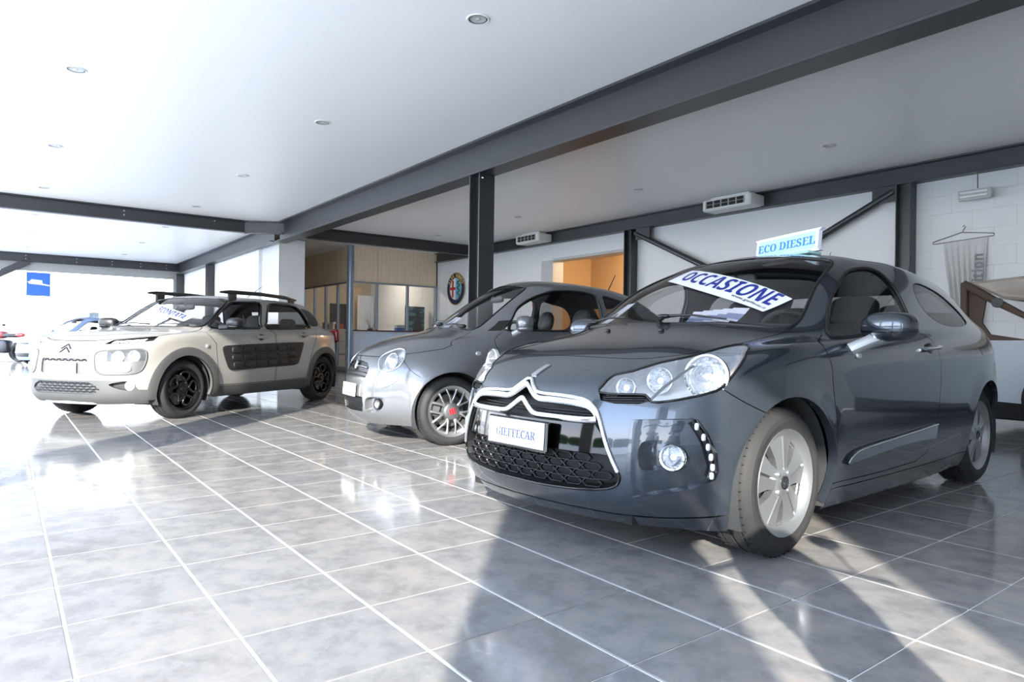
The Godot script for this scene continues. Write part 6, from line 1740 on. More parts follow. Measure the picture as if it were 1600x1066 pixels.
func build_office() -> void:
	var alu = mat("alu_frame", Color(0.60, 0.64, 0.68), 0.35, 0.6)
	var wood = mat("maple_panel", Color(1, 1, 1), 0.45)
	wood.albedo_texture = noise_tex(5, 0.006, 512, [[0.0, Color(0.87, 0.78, 0.67)], [0.5, Color(0.90, 0.82, 0.72)], [1.0, Color(0.93, 0.86, 0.77)]], 5)
	wood.uv1_triplanar = true; wood.uv1_world_triplanar = true; wood.uv1_scale = Vector3(4.0, 0.35, 4.0)
	var lam = mat("pale_laminate", Color(0.80, 0.86, 0.93), 0.18, 0.1)
	var gl = glass("office_glass", Color(0.10, 0.13, 0.14), 0.18)
	var wall = struct_root("wall_office")
	# front towards the showroom: three bays along v
	var vs = [7.70, 8.44, 9.41, 10.36]
	for k in 3:
		obj("wood_panel", boxm(at(17.5, vs[k] + 0.006, 2.50), at(17.56, vs[k + 1] - 0.006, CEIL), 0.003), wood, wall)
		obj("pane", boxm(at(17.52, vs[k] + 0.04, 1.17), at(17.528, vs[k + 1] - 0.04, 2.46)), gl, wall)
		obj("lower_panel", boxm(at(17.5, vs[k], 0.0), at(17.56, vs[k + 1] - 0.002, 1.12), 0.002), lam, wall)
		obj("mullion", boxm(at(17.49, vs[k + 1] - 0.04, 1.12), at(17.57, vs[k + 1] + 0.03, 2.5), 0.004), alu, wall)
	obj("rail", boxm(at(17.485, 7.7, 2.455), at(17.57, 10.4, 2.50), 0.004), alu, wall)
	obj("ledge", boxm(at(17.40, 7.72, 1.115), at(17.62, 10.38, 1.15), 0.004), mat("ledge_red", Color(0.36, 0.16, 0.15), 0.4), wall)
	# side face running away along u
	var us = [17.6, 18.5, 19.4, 20.3, 21.2, 22.1]
	for k in 5:
		obj("wood_panel", boxm(at(us[k] + 0.006, 7.66, 2.50), at(us[k + 1] - 0.006, 7.72, CEIL), 0.003), wood, wall)
		obj("pane", boxm(at(us[k] + 0.03, 7.69, 0.1), at(us[k + 1] - 0.03, 7.698, 2.46)), gl, wall)
		obj("mullion", boxm(at(us[k + 1] - 0.03, 7.65, 0.0), at(us[k + 1] + 0.03, 7.73, 2.5), 0.004), alu, wall)
	obj("rail", boxm(at(17.6, 7.65, 2.455), at(22.1, 7.73, 2.50), 0.004), alu, wall)
	obj("bottom_rail", boxm(at(17.6, 7.65, 0.0), at(22.1, 7.73, 0.1), 0.004), alu, wall)
	# closing walls of the office and of the bay behind the pillar
	var paint = white_paint()
	struct("wall_office_back", boxm(at(22.1, 5.4, 0), at(22.35, 10.9, CEIL)), mat("office_wall", Color(0.72, 0.66, 0.58), 0.6))
	struct("wall_office_side", boxm(at(17.5, 10.4, 0), at(22.35, 10.7, CEIL)), paint)
	var post = MB.new()
	post.lathe([Vector2(0.095, 0.0), Vector2(0.095, CEIL)], 28, Transform3D(Basis(), at(17.5, 7.62)))
	beam_like("column_post", "round blue-grey post at the corner of the glazed office", post, mat("post_blue", Color(0.56, 0.63, 0.70), 0.3, 0.35))
	# inside: door, curtain, picture, desk things
	var d = struct("door_2", boxm(at(22.02, 8.9, 0), at(22.09, 9.6, 2.1), 0.005), mat("dark_door", Color(0.16, 0.17, 0.19), 0.5))
	var cur = MB.new()
	for k in 10:
		cur.tube([at(21.7, 9.75 + k * 0.06, 0.05), at(21.7, 9.75 + k * 0.06, 2.4)], 0.045, 8)
	tag(obj("office_curtain", cur, mat("curtain_grey", Color(0.70, 0.73, 0.76), 0.8)), "pale grey curtain hanging inside the glazed office", "curtain")
	# a long desk behind the glass carries the small things
	var desk = thing("office_desk", "long pale desk standing behind the office front glass", "desk", at(18.0, 9.05, 0))
	obj("top", boxm(Vector3(-1.25, 1.06, -0.28), Vector3(1.27, 1.10, 0.28), 0.006), wood, desk)
	for sx in [-1.2, 1.2]:
		for sz in [-0.22, 0.22]: obj("leg", boxm(Vector3(sx - 0.03, 0, sz - 0.03), Vector3(sx + 0.03, 1.06, sz + 0.03)), wood, desk)
	var pic = thing("painting", "blue seascape painting standing on the office desk", "painting", at(18.1, 9.97, 1.102))
	obj("canvas", boxm(Vector3(-0.33, 0, -0.015), Vector3(0.33, 0.80, 0.015), 0.003), picture_mat(), pic)
	var bx = thing("tissue_box", "small blue and white box on the office desk", "box", at(17.9, 9.36, 1.102))
	obj("carton", boxm(Vector3(-0.13, 0, -0.09), Vector3(0.13, 0.16, 0.09), 0.006), mat("box_blue", Color(0.30, 0.52, 0.82), 0.5), bx)
	obj("band", boxm(Vector3(-0.132, 0.13, -0.092), Vector3(0.132, 0.22, 0.092), 0.004), mat("box_white", Color(0.88, 0.90, 0.93), 0.5), bx)
	var st = thing("leaning_board", "dark pointed board standing on the desk before the painting", "board", at(17.85, 9.92, 1.102))
	var sb = MB.new(); sb.prism(v2([-0.16, 0, 0.20, 0, 0.06, 0.66, 0.0, 0.70]), -0.012, 0.012)
	obj("panel", sb, mat("board_dark", Color(0.10, 0.12, 0.13), 0.5), st)
	var pl = thing("dry_plant", "spindly dry twigs in a low pot on the office desk", "plant", at(17.95, 8.45, 1.102))
	var pot = MB.new(); pot.lathe([Vector2(0.0, 0.0), Vector2(0.07, 0.0), Vector2(0.09, 0.10), Vector2(0.08, 0.10), Vector2(0.075, 0.06), Vector2(0, 0.06)], 16)
	obj("pot", pot, mat("pot_brown", Color(0.28, 0.20, 0.15), 0.6), pl)
	var r2 = RandomNumberGenerator.new(); r2.seed = 3
	for k in 9:
		var tw = MB.new()
		var a = Vector3(r2.randf_range(-0.3, 0.3), r2.randf_range(0.25, 0.6), r2.randf_range(-0.05, 0.05))
		tw.tube([Vector3(0, 0.06, 0), a * 0.5 + Vector3(0, 0.05, 0), a], [0.006, 0.004, 0.002], 5)
		obj("twig", tw, mat("twig", Color(0.40, 0.36, 0.26), 0.8), pl)
	var sh = thing("office_shelf", "low white shelf seen through the office side glass", "shelf", at(20.6, 8.4, 0))
	for zz in [0.4, 0.8, 1.17]: obj("board", boxm(Vector3(-0.2, zz, -0.8), Vector3(0.2, zz + 0.03, 0.8)), mat("shelf_white", Color(0.8, 0.8, 0.8), 0.5), sh)
	for zz in [-0.80, 0.77]: obj("upright", boxm(Vector3(-0.2, 0, zz), Vector3(0.2, 1.17, zz + 0.03)), mat("shelf_white", Color(0.8, 0.8, 0.8), 0.5), sh)
	var bcol = [["red", Color(0.55, 0.22, 0.2)], ["white", Color(0.75, 0.75, 0.72)], ["green", Color(0.3, 0.38, 0.34)], ["grey", Color(0.45, 0.45, 0.47)]]
	for k in 4:
		tag(obj("brochure_stack", boxm(at(20.0 + k * 0.34, 8.3, 1.203), at(20.22 + k * 0.34, 8.5, 1.36 + 0.06 * (k % 2)), 0.004), mat("brochure_%d" % k, bcol[k][1], 0.6)), "%s stack of brochures on the white office shelf" % bcol[k][0], "brochures")
	# unseen lamp and its light, added to brighten the office
	var lamp = thing("added_office_lamp", "flat white ceiling lamp added to brighten the glazed office", "lamp", at(19.6, 9.1, CEIL))
	obj("panel", boxm(Vector3(-0.3, -0.06, -0.3), Vector3(0.3, -0.012, 0.3), 0.006), mat("added_panel_glow", Color(0.95, 0.95, 0.95), 0.5, 0.0, {"emission_enabled": true, "emission": Color(1.0, 0.97, 0.92), "emission_energy_multiplier": 1.5}), lamp)
	obj("mount", boxm(Vector3(-0.2, -0.012, -0.2), Vector3(0.2, 0.0, 0.2)), alu, lamp)
	var li = AreaLight3D.new()
	li.name = "added_office_light"; li.area_size = Vector2(0.58, 0.58); li.light_energy = 5.0; li.light_color = Color(1.0, 0.97, 0.92); li.shadow_enabled = true
	lamp.add_child(li); li.position = Vector3(0, -0.065, 0); li.rotation.x = -PI / 2

func beam_like(called: String, label: String, b: MB, m: Material) -> void:
	var o = obj(called, b, m)
	o.set_meta("kind", "structure"); o.set_meta("label", label)

func picture_mat() -> StandardMaterial3D:
	var m = mat("sea_picture", Color(1, 1, 1), 0.6)
	m.albedo_texture = noise_tex(9, 0.012, 256, [[0.0, Color(0.05, 0.16, 0.22)], [0.4, Color(0.10, 0.32, 0.40)], [0.6, Color(0.20, 0.50, 0.56)], [0.8, Color(0.5, 0.7, 0.72)], [1.0, Color(0.8, 0.85, 0.85)]], 4)
	m.uv1_triplanar = true; m.uv1_scale = Vector3(0.8, 2.2, 0.8)
	return m

func build_doorway() -> void:
	# lined opening beside the steel column and the tan room behind it
	var root = struct_root("door_1")
	var fm = mat("door_lining", Color(0.74, 0.74, 0.73), 0.5)
	obj("lining", boxm(at(12.60, 10.385, 0), at(12.17, 10.72, 2.83), 0.006), fm, root)
	obj("head", boxm(at(12.17, 10.385, 2.80), at(9.70, 10.72, 2.86), 0.006), fm, root)
	var tan = mat("tan_plaster", Color(0.76, 0.64, 0.48), 0.7)
	struct("wall_store", boxm(at(14.0, 13.0, 0), at(8.6, 13.2, CEIL)), tan)
	struct("wall_store_side", boxm(at(13.6, 10.7, 0), at(13.8, 13.0, CEIL)), tan)
	struct("wall_store_end", boxm(at(8.6, 10.7, 0), at(8.8, 13.0, CEIL)), tan)
	struct("ceiling_store", boxm(at(13.8, 10.7, 3.2), at(8.6, 13.2, 3.4)), tan)
	struct("floor_store", boxm(at(13.8, 10.4, -0.2), at(8.6, 13.2, 0.0)), mat("store_floor", Color(0.5, 0.47, 0.42), 0.6))
	# lamp on the store ceiling that lights the tan wall
	var lamp = thing("ceiling_lamp", "round white ceiling lamp in the tan room behind the doorway", "lamp", at(10.8, 12.0, 3.2))
	var sh = MB.new(); sh.lathe([Vector2(0.0, -0.09), Vector2(0.13, -0.07), Vector2(0.17, 0.0)], 24)
	obj("shade", sh, mat("lamp_glow", Color(0.95, 0.93, 0.88), 0.5, 0.0, {"emission_enabled": true, "emission": Color(1.0, 0.9, 0.72), "emission_energy_multiplier": 1.5}), lamp)
	var li = OmniLight3D.new()
	li.name = "store_light"; li.light_color = Color(1.0, 0.90, 0.76); li.light_energy = 2.6; li.light_size = 0.15; li.omni_range = 12.0; li.omni_attenuation = 2.0; li.shadow_enabled = true
	lamp.add_child(li); li.position = Vector3(0, -0.2, 0)
	var sw = thing("thermostat", "small dark thermostat on the tan wall behind the doorway", "thermostat", at(9.95, 12.99, 2.45))
	obj("case", boxm(Vector3(-0.03, -0.09, -0.06), Vector3(0.0, 0.09, 0.06), 0.006), black_plastic(), sw)

func build_wall_things() -> void:
	# flag with the round badge
	var fl = thing("badge_flag", "white flag with a round blue-ringed badge hanging on the back wall", "flag", at(16.38, 10.385, 0))
	var cl = MB.new()
	var nx = 24; var ny = 12
	var grid = []
	for j in ny + 1:
		var row = []
		for k in nx + 1:
			var z = -0.87 + 1.74 * k / nx
			row.append(Vector3(-0.02 - 0.012 * sin(k * 0.9 + j * 0.12) * (0.3 + 0.7 * (1.0 - float(j) / ny)), 1.62 + 1.51 * j / ny, z))
		grid.append(row)
	for j in ny:
		for k in nx:
			var n = (grid[j][k + 1] - grid[j][k]).cross(grid[j + 1][k] - grid[j][k]).normalized()
			if n.x > 0: n = -n
			cl.quad(grid[j][k], grid[j][k + 1], grid[j + 1][k + 1], grid[j + 1][k], n)
	obj("cloth", cl, mat("flag_cloth", Color(0.90, 0.90, 0.91), 0.8), fl)
	var fx = Transform3D(Basis(Vector3(0, 0, 1), Vector3(0, 1, 0), Vector3(-1, 0, 0)), Vector3(-0.045, 2.37, 0))
	var disc = func_disc(0.45, 0.0); var bo = obj("badge_ring", disc, mat("badge_blue", Color(0.07, 0.11, 0.30), 0.6), fl); bo.transform = fx
	var go = obj("badge_edge", func_ring(0.45, 0.47, 0.002), mat("badge_gold", Color(0.75, 0.62, 0.25), 0.5), fl); go.transform = fx
	var gi = obj("badge_inner_edge", func_ring(0.305, 0.32, 0.004), mat("badge_gold", Color(0.75, 0.62, 0.25), 0.5), fl); gi.transform = fx
	var lh = obj("badge_half_white", func_half(0.305, PI / 2, 0.003), mat("badge_white", Color(0.92, 0.92, 0.92), 0.6), fl); lh.transform = fx
	var rh = obj("badge_half_blue", func_half(0.305, -PI / 2, 0.003), mat("badge_sky", Color(0.45, 0.70, 0.86), 0.6), fl); rh.transform = fx
	var cr = MB.new(); cr.box(Vector3(-0.19, -0.24, 0.004), Vector3(-0.11, 0.24, 0.007)); cr.box(Vector3(-0.295, -0.03, 0.004), Vector3(-0.01, 0.05, 0.0072))
	var co = obj("badge_cross", cr, mat("badge_cross_red", Color(0.78, 0.12, 0.14), 0.6), fl); co.transform = fx
	var sn = MB.new(); var sp = []
	for k in 22: sp.append(Vector3(0.14 + 0.075 * sin(k * 0.95), -0.23 + 0.46 * k / 21.0, 0.006))
	sn.tube(sp, 0.026, 6, true, Vector2(1, 0.25), Vector3(0, 0, 1))
	var so = obj("badge_serpent", sn, mat("badge_green", Color(0.16, 0.45, 0.30), 0.6), fl); so.transform = fx
	var word = "ALFA ROMEO"
	for k in word.length():
		if word[k] == " ": continue
		var an = deg_to_rad(152.0 - 124.0 * k / (word.length() - 1))
		var tx = fx * Transform3D(Basis(Vector3(0, 0, 1), an - PI / 2), Vector3(cos(an) * 0.385, sin(an) * 0.385, 0.004))
		text(fl, "letter", word[k], 0.13, mat("badge_letter", Color(0.88, 0.80, 0.45), 0.5), tx, 0.002)
	# air conditioners under the wall beam
	for e in [[12.1, 12.98, 3.225, "white ceiling air conditioner above the tan doorway"], [6.55, 7.52, 3.215, "white ceiling air conditioner above the paired braces"]]:
		var ac = thing("air_conditioner", e[3], "air conditioner", at(e[0], 9.88, e[2]))
		var l: float = e[1] - e[0]
		obj("case", boxm(Vector3(0, 0, -l), Vector3(0.42, 0.20, 0), 0.025), mat("ac_white", Color(0.86, 0.86, 0.84), 0.45), ac)
		var dk = obj("outlet", boxm(Vector3(-0.004, 0.045, -l + 0.09), Vector3(0.004, 0.165, -0.12)), mat("ac_dark", Color(0.10, 0.095, 0.085), 0.7), ac)
		for k in 6:
			var z: float = -l + 0.09 + (l - 0.21) * k / 5.0
			obj("louvre", boxm(Vector3(-0.010, 0.045, z - 0.012), Vector3(0.0, 0.165, z + 0.012), 0.002), mat("ac_louvre", Color(0.62, 0.62, 0.60), 0.5), dk)
		obj("cross_louvre", boxm(Vector3(-0.009, 0.10, -l + 0.09), Vector3(0.0, 0.108, -0.12)), mat("ac_louvre", Color(0.62, 0.62, 0.60), 0.5), dk)
		obj("hanger_rail", boxm(Vector3(0.1, 0.2, -l + 0.1), Vector3(0.3, 0.245, -0.1)), mat("ac_white", Color(0.86, 0.86, 0.84), 0.45), ac)
	# emergency light hanging from the wall beam
	var em = thing("wall_light", "white fluorescent light box hanging on the block wall", "light", at(3.24, 10.2, 2.835))
	obj("case", boxm(Vector3(0.0, 0, -0.37), Vector3(0.08, 0.135, 0), 0.008), mat("fixture_white", Color(0.80, 0.80, 0.79), 0.4), em)
	obj("tray", boxm(Vector3(-0.006, 0.012, -0.358), Vector3(0.004, 0.123, -0.012)), mat("fixture_tray", Color(0.70, 0.70, 0.69), 0.35), em)
	for zz in [0.042, 0.095]:
		var tb = MB.new(); tb.tube([Vector3(-0.012, zz, -0.34), Vector3(-0.012, zz, -0.03)], 0.014, 10); obj("tube", tb, mat("tube_white", Color(0.93, 0.93, 0.92), 0.3), em)
	var cb = MB.new(); cb.tube([Vector3(0.06, 0.135, -0.16), Vector3(0.06, 0.40, -0.165)], 0.006, 6); obj("cable", cb, black_plastic(), em)
	# wire hanger with a gathered pale banner
	var hg = thing("coat_hanger", "thin wire hanger hooked high on the block wall", "hanger", at(3.61, 10.372, 2.34))
	var hw = MB.new()
	hw.tube([Vector3(0, 0.17, 0.0), Vector3(0, 0.19, 0.022), Vector3(0, 0.165, 0.035), Vector3(0, 0.13, 0.01), Vector3(0, 0.10, 0.0), Vector3(0, 0.0, -0.36), Vector3(0, -0.02, -0.37), Vector3(0, -0.03, -0.35), Vector3(0, 0.012, 0.36), Vector3(0, 0.03, 0.37), Vector3(0, 0.045, 0.355), Vector3(0, 0.09, 0.03), Vector3(0, 0.10, 0.0)], 0.0045, 6)
	obj("wire", hw, mat("hanger_wire", Color(0.14, 0.14, 0.14), 0.4, 0.5), hg)
	var bn = thing("gathered_banner", "pale gathered cloth banner with grey letters hung from the wire hanger", "banner", at(3.58, 10.372, 1.005))
	var gm = MB.new(); var cols = 60; var rows = 14
	var gp = []
	for j in rows + 1:
		var f = float(j) / rows
		var row = []
		for k in cols + 1:
			var c = float(k) / cols - 0.5
			var wdt = lerpf(0.32, 0.53, f)
			var fold = sin(c * 46.0 + 1.5 * f) * lerpf(0.030, 0.008, f * f) * (1.0 - 0.6 * smoothstep(0.2, 0.35, c) * (1.0 if c < 0.42 else 0.0))
			row.append(Vector3(-0.03 * (1.0 - f * f * f) + fold * (1.0 - f ** 6), 0.0 + 1.33 * f + 0.02 * c, c * wdt + 0.06 * (1.0 - f)))
		gp.append(row)
	for j in rows:
		for k in cols:
			var nn = (gp[j][k + 1] - gp[j][k]).cross(gp[j + 1][k] - gp[j][k]).normalized()
			if nn.x > 0: nn = -nn
			gm.quad(gp[j][k], gp[j][k + 1], gp[j + 1][k + 1], gp[j + 1][k], nn)
	obj("cloth", gm, mat("banner_cloth", Color(0.78, 0.775, 0.76), 0.8), bn)
	# letters run upwards
	text(bn, "lettering", "tition", 0.17, mat("banner_print", Color(0.47, 0.48, 0.50), 0.7), Transform3D(Basis(Vector3(0, 1, 0), Vector3(0, 0, -1), Vector3(-1, 0, 0)), Vector3(-0.062, 0.90, 0.175)), 0.002)
	# no-smoking notice seen through the grey car
	var ns = thing("notice_board", "white wall notice with a red prohibition ring and red text block", "sign", at(12.78, 10.39, 1.16))
	obj("sheet", boxm(Vector3(-0.012, 0, -0.20), Vector3(0.0, 0.80, 0.20), 0.002), mat("sheet_white", Color(0.90, 0.90, 0.89), 0.5), ns)
	var nx2 = Transform3D(Basis(Vector3(0, 0, 1), Vector3(0, 1, 0), Vector3(-1, 0, 0)), Vector3(-0.013, 0.63, 0))
	var red = mat("notice_red", Color(0.80, 0.16, 0.15), 0.5)
	var ro = obj("ring", func_ring(0.10, 0.135, 0.002), red, ns); ro.transform = nx2
	var sl = MB.new(); sl.box(Vector3(-0.11, -0.014, 0), Vector3(0.11, 0.014, 0.0022), 0, Transform3D(Basis(Vector3(0, 0, 1), -PI / 4), Vector3.ZERO)); var slo = obj("slash", sl, red, ns); slo.transform = nx2
	obj("text_block", boxm(Vector3(-0.0145, 0.28, -0.15), Vector3(-0.012, 0.45, 0.15)), red, ns)

func func_disc(r: float, z: float) -> MB:
	var m = MB.new(); m.lathe([Vector2(r, 0.0), Vector2(r, 0.002), Vector2(0.0, 0.002)], 48, Transform3D(Basis(Vector3.RIGHT, PI / 2), Vector3(0, 0, z))); return m

func func_ring(r0: float, r1: float, z: float) -> MB:
	var m = MB.new(); m.lathe([Vector2(r1, 0.0), Vector2(r1, 0.003), Vector2(r0, 0.003), Vector2(r0, 0.0)], 48, Transform3D(Basis(Vector3.RIGHT, PI / 2), Vector3(0, 0, z))); return m

func func_half(r: float, turn: float, z: float) -> MB:
	var m = MB.new()
	var p = PackedVector2Array()
	for k in 25: p.append(Vector2(-sin(PI * k / 24.0) * r * signf(turn), cos(PI * k / 24.0) * r))
	m.prism(p, 0.0, 0.002, Transform3D(Basis(), Vector3(0, 0, z))); return m

func build_downlights() -> void:
	var proto: Node3D = null
	var ring = mat("downlight_rim", Color(0.90, 0.90, 0.89), 0.4)
	var cup = mat("downlight_cup", Color(0.84, 0.86, 0.85), 0.25, 0.3)
	for e in [[0.54, [4.52, 7.83, 11.15, 14.42, 17.7, 21.0, 24.3]], [3.03, [4.52, 7.83, 11.2, 14.42, 17.6, 20.95, 24.3]], [8.5, [1.2, 4.49, 7.77, 11.09, 14.3]]]:
		for u in e[1]:
			var o: Node3D
			if proto == null:
				o = thing("downlight", "round dark-ringed recessed spotlight", "ceiling light", Vector3.ZERO, 0.0, "recessed ceiling spotlights")
				var a = MB.new(); a.lathe([Vector2(0.076, -0.002), Vector2(0.078, -0.008), Vector2(0.090, -0.008), Vector2(0.096, -0.001)], 28)
				obj("rim", a, ring, o)
				var a2 = MB.new(); a2.lathe([Vector2(0.066, -0.003), Vector2(0.068, -0.007), Vector2(0.075, -0.007), Vector2(0.076, -0.003)], 28)
				obj("gasket", a2, black_plastic(), o)
				var b = MB.new(); b.lathe([Vector2(0.066, -0.005), Vector2(0.05, -0.0028), Vector2(0.03, -0.002), Vector2(0.0, -0.0015)], 24)
				obj("cup", b, cup, o)
				var c = MB.new(); c.lathe([Vector2(0.020, -0.003), Vector2(0.016, -0.006), Vector2(0.0, -0.007)], 16)
				obj("bulb", c, mat("bulb_face", Color(0.88, 0.88, 0.86), 0.15, 0.2), o)
				proto = o
			else:
				o = copy_of(proto)
			o.set_meta("label", {0.54: "round dark-ringed recessed spotlight in the row along the open front", 3.03: "round dark-ringed recessed spotlight in the row beside the long girder", 8.5: "round dark-ringed recessed spotlight in the bay before the back wall"}[e[0]])
			o.set_meta("group", {0.54: "spotlights along the open front", 3.03: "spotlights beside the long girder", 8.5: "spotlights before the back wall"}[e[0]])
			o.position = at(u, e[0], CEIL)

func build_end() -> void:
	# header over the open end, and things outside it
	struct("wall_end_header", boxm(at(26.35, -2.2, 2.93), at(26.5, 5.1, CEIL), 0.004), mat("header_grey", Color(0.62, 0.62, 0.61), 0.5))
	struct("column_outside", boxm(at(26.4, 4.82, 0), at(26.6, 5.12, 3.0)), mat("header_grey", Color(0.62, 0.62, 0.61), 0.5))
	var fl = thing("hanging_sign", "blue square sign with white script hanging outside the open end", "sign", at(29.0, 0.98, 2.26))
	obj("panel", boxm(Vector3(-0.35, 0, -0.01), Vector3(0.35, 0.83, 0.01), 0.003), mat("sign_blue", Color(0.22, 0.42, 0.80), 0.5), fl)
	var sw = MB.new(); sw.prism(v2([-0.33, 0.50, -0.26, 0.42, 0.05, 0.40, 0.33, 0.36, 0.33, 0.40, 0.12, 0.44, 0.10, 0.56, -0.20, 0.58, -0.27, 0.50]), 0.011, 0.014)
	obj("script", sw, mat("sign_white", Color(0.95, 0.95, 0.95), 0.5), fl)
	for sx in [-0.3, 0.3]:
		var cb = MB.new(); cb.tube([Vector3(sx, 0.83, 0), Vector3(sx, 1.25, 0)], 0.008, 6); obj("cord", cb, black_plastic(), fl)
	var can = struct("roof_canopy", boxm(at(26.6, -3.0, 3.5), at(30.0, 8.0, 3.62)), white_paint())

# ---------------------------------------------------------------- things on and around the cars
func lay_text(s: CarSkin, txt: String, c: PackedVector2Array, m: Material, parent: Node3D, called: String, serif: bool, italic: bool, lift: float, weight := 800) -> void:
	var t = text_mesh(txt, 0.2, 0.0006, serif, weight, italic)
	var bb = t.get_aabb()
	var o = obj(called, s.lay(t, Vector2(bb.position.x, bb.position.y), Vector2(bb.end.x, bb.end.y), c, lift), m, parent)

func sheet_on(s: CarSkin, c: PackedVector2Array, lift: float, nx := 16, ny := 4) -> MB:
	# a sheet lying on the surface between four rib and level corners
	var m = MB.new()
	for j in ny:
		for k in nx:
			var p = []; var n = []
			for e in [[k, j], [k + 1, j], [k + 1, j + 1], [k, j + 1]]:
				var f: float = float(e[0]) / nx; var g: float = float(e[1]) / ny
				var q = c[0].lerp(c[1], f).lerp(c[3].lerp(c[2], f), g)
				p.append(s.own(s.P(q.x, q.y, lift))); n.append(s.own(s.Nn(q.x, q.y)))
			m.squad(p, n)
	return m

func on_car(car: Node3D, called: String, label: String, category: String, group := "") -> Node3D:
	var o = thing(called, label, category, car.position, car.rotation.y, group)
	return o

func build_car_things() -> void:
	var s = ds_skin
	var white = mat("banner_white", Color(0.84, 0.84, 0.87), 0.4)
	var blue = mat("banner_blue", Color(0.05, 0.15, 0.48), 0.45)
	# OCCASIONE
	var b = on_car(ds_node, "window_banner", "white OCCASIONE banner across the dark hatchback's windscreen", "banner")
	var c = PackedVector2Array([Vector2(-2.02, 8.26), Vector2(2.96, 7.313), Vector2(3.80, 7.653), Vector2(-1.66, 8.62)])
	obj("sheet", sheet_on(s, c, 0.004, 24, 4), white, b)
	lay_text(s, "OCCASIONE", PackedVector2Array([Vector2(-1.30, 8.22), Vector2(2.98, 7.46), Vector2(3.42, 7.72), Vector2(-1.35, 8.50)]), blue, b, "lettering", false, true, 0.0055)
	lay_text(s, "www.gieffecar.it", PackedVector2Array([Vector2(1.50, 7.66), Vector2(2.92, 7.36), Vector2(2.98, 7.41), Vector2(1.52, 7.72)]), mat("print_grey", Color(0.2, 0.2, 0.22), 0.5), b, "small_lettering", false, true, 0.0055, 500)
	# leaflets fanned out on the dashboard, a price sheet at the far corner
	for k in 5:
		var lf = on_car(ds_node, "leaflet", "printed leaflet fanned on the dark hatchback's dashboard", "leaflet", "leaflets on the dashboard")
		var ca = 1.05 + 0.25 * k
		var tl = (k - 2.0) * 0.05
		var lc = PackedVector2Array([Vector2(ca - 0.22, 7.06 + 0.02 * k), Vector2(ca + 0.34, 7.04 + 0.01 * k), Vector2(ca + 0.22 + tl, 7.40 + 0.01 * k), Vector2(ca - 0.30 + tl, 7.40 + 0.01 * k)])
		obj("paper", sheet_on(s, lc, -0.024 + 0.004 * k, 4, 3), white, lf)
		obj("print", sheet_on(s, PackedVector2Array([lc[0].lerp(lc[3], 0.12), lc[1].lerp(lc[2], 0.12), lc[1].lerp(lc[2], 0.55), lc[0].lerp(lc[3], 0.55)]), -0.0228 + 0.004 * k, 4, 2), mat("leaflet_print", Color(0.50, 0.53, 0.66), 0.5), lf)
	var ps = on_car(ds_node, "price_sheet", "white sheet propped at the far corner of the dark hatchback's windscreen", "paper")
	obj("paper", sheet_on(s, PackedVector2Array([Vector2(-3.3, 7.05), Vector2(-2.4, 7.03), Vector2(-2.45, 7.72), Vector2(-3.1, 7.72)]), -0.012, 6, 6), white, ps)
	obj("print", sheet_on(s, PackedVector2Array([Vector2(-3.0, 7.30), Vector2(-2.65, 7.28), Vector2(-2.65, 7.42), Vector2(-2.98, 7.44)]), -0.010, 3, 2), mat("print_grey", Color(0.2, 0.2, 0.22), 0.5), ps)
	# board on the roof
	var rb = on_car(ds_node, "roof_board", "white and mint ECO DIESEL board standing on the dark hatchback's roof", "sign")
	var rx = Transform3D(Basis(Vector3.UP, deg_to_rad(66.0)) * Basis(Vector3(1, 0, 0), deg_to_rad(-6.0)) * Basis.from_scale(Vector3(1.26, 1.02, 1.0)), V(1.33, 0.08, 1.412))
	var bd = MB.new(); bd.prism(smooth(v2([-0.21, 0.0, 0.21, 0.0, 0.225, 0.015, 0.225, 0.117, 0.21, 0.132, -0.21, 0.132, -0.225, 0.117, -0.225, 0.015]), 2), -0.012, 0.012, Transform3D(), 0.004)
	var bo = obj("board", bd, mat("board_white", Color(0.80, 0.81, 0.84), 0.3), rb); bo.transform = rx
	var inn = obj("panel", boxm(Vector3(-0.205, 0.018, 0.0125), Vector3(0.205, 0.116, 0.0135)), mat("board_mint", Color(0.64, 0.79, 0.78), 0.4), rb); inn.transform = rx
	text(rb, "lettering", "ECO DIESEL", 0.066, mat("board_blue", Color(0.05, 0.45, 0.72), 0.4), rx * Transform3D(Basis(), Vector3(0, 0.066, 0.0145)), 0.002, true, 900, true, 1.04)
	var ft = obj("foot", boxm(Vector3(-0.20, -0.014, -0.05), Vector3(0.20, 0.004, 0.05), 0.005), mat("board_mint", Color(0.64, 0.79, 0.78), 0.4), rb); ft.transform = rx
	var mg = obj("magnet_strip", boxm(Vector3(-0.19, -0.03, -0.045), Vector3(0.14, -0.012, 0.045), 0.004), white, rb); mg.transform = rx
	# SCONTATA
	var s2 = cactus_skin
	var b2 = on_car(cactus_node, "window_banner", "white SCONTATA banner across the pale crossover's windscreen", "banner")
	obj("sheet", sheet_on(s2, PackedVector2Array([Vector2(-1.9, 8.02), Vector2(2.25, 7.36), Vector2(2.75, 7.66), Vector2(-2.1, 8.50)]), 0.004, 24, 4), white, b2)
	lay_text(s2, "SCONTATA", PackedVector2Array([Vector2(-0.8, 7.95), Vector2(1.95, 7.46), Vector2(2.15, 7.70), Vector2(-0.9, 8.25)]), blue, b2, "lettering", false, true, 0.0055)
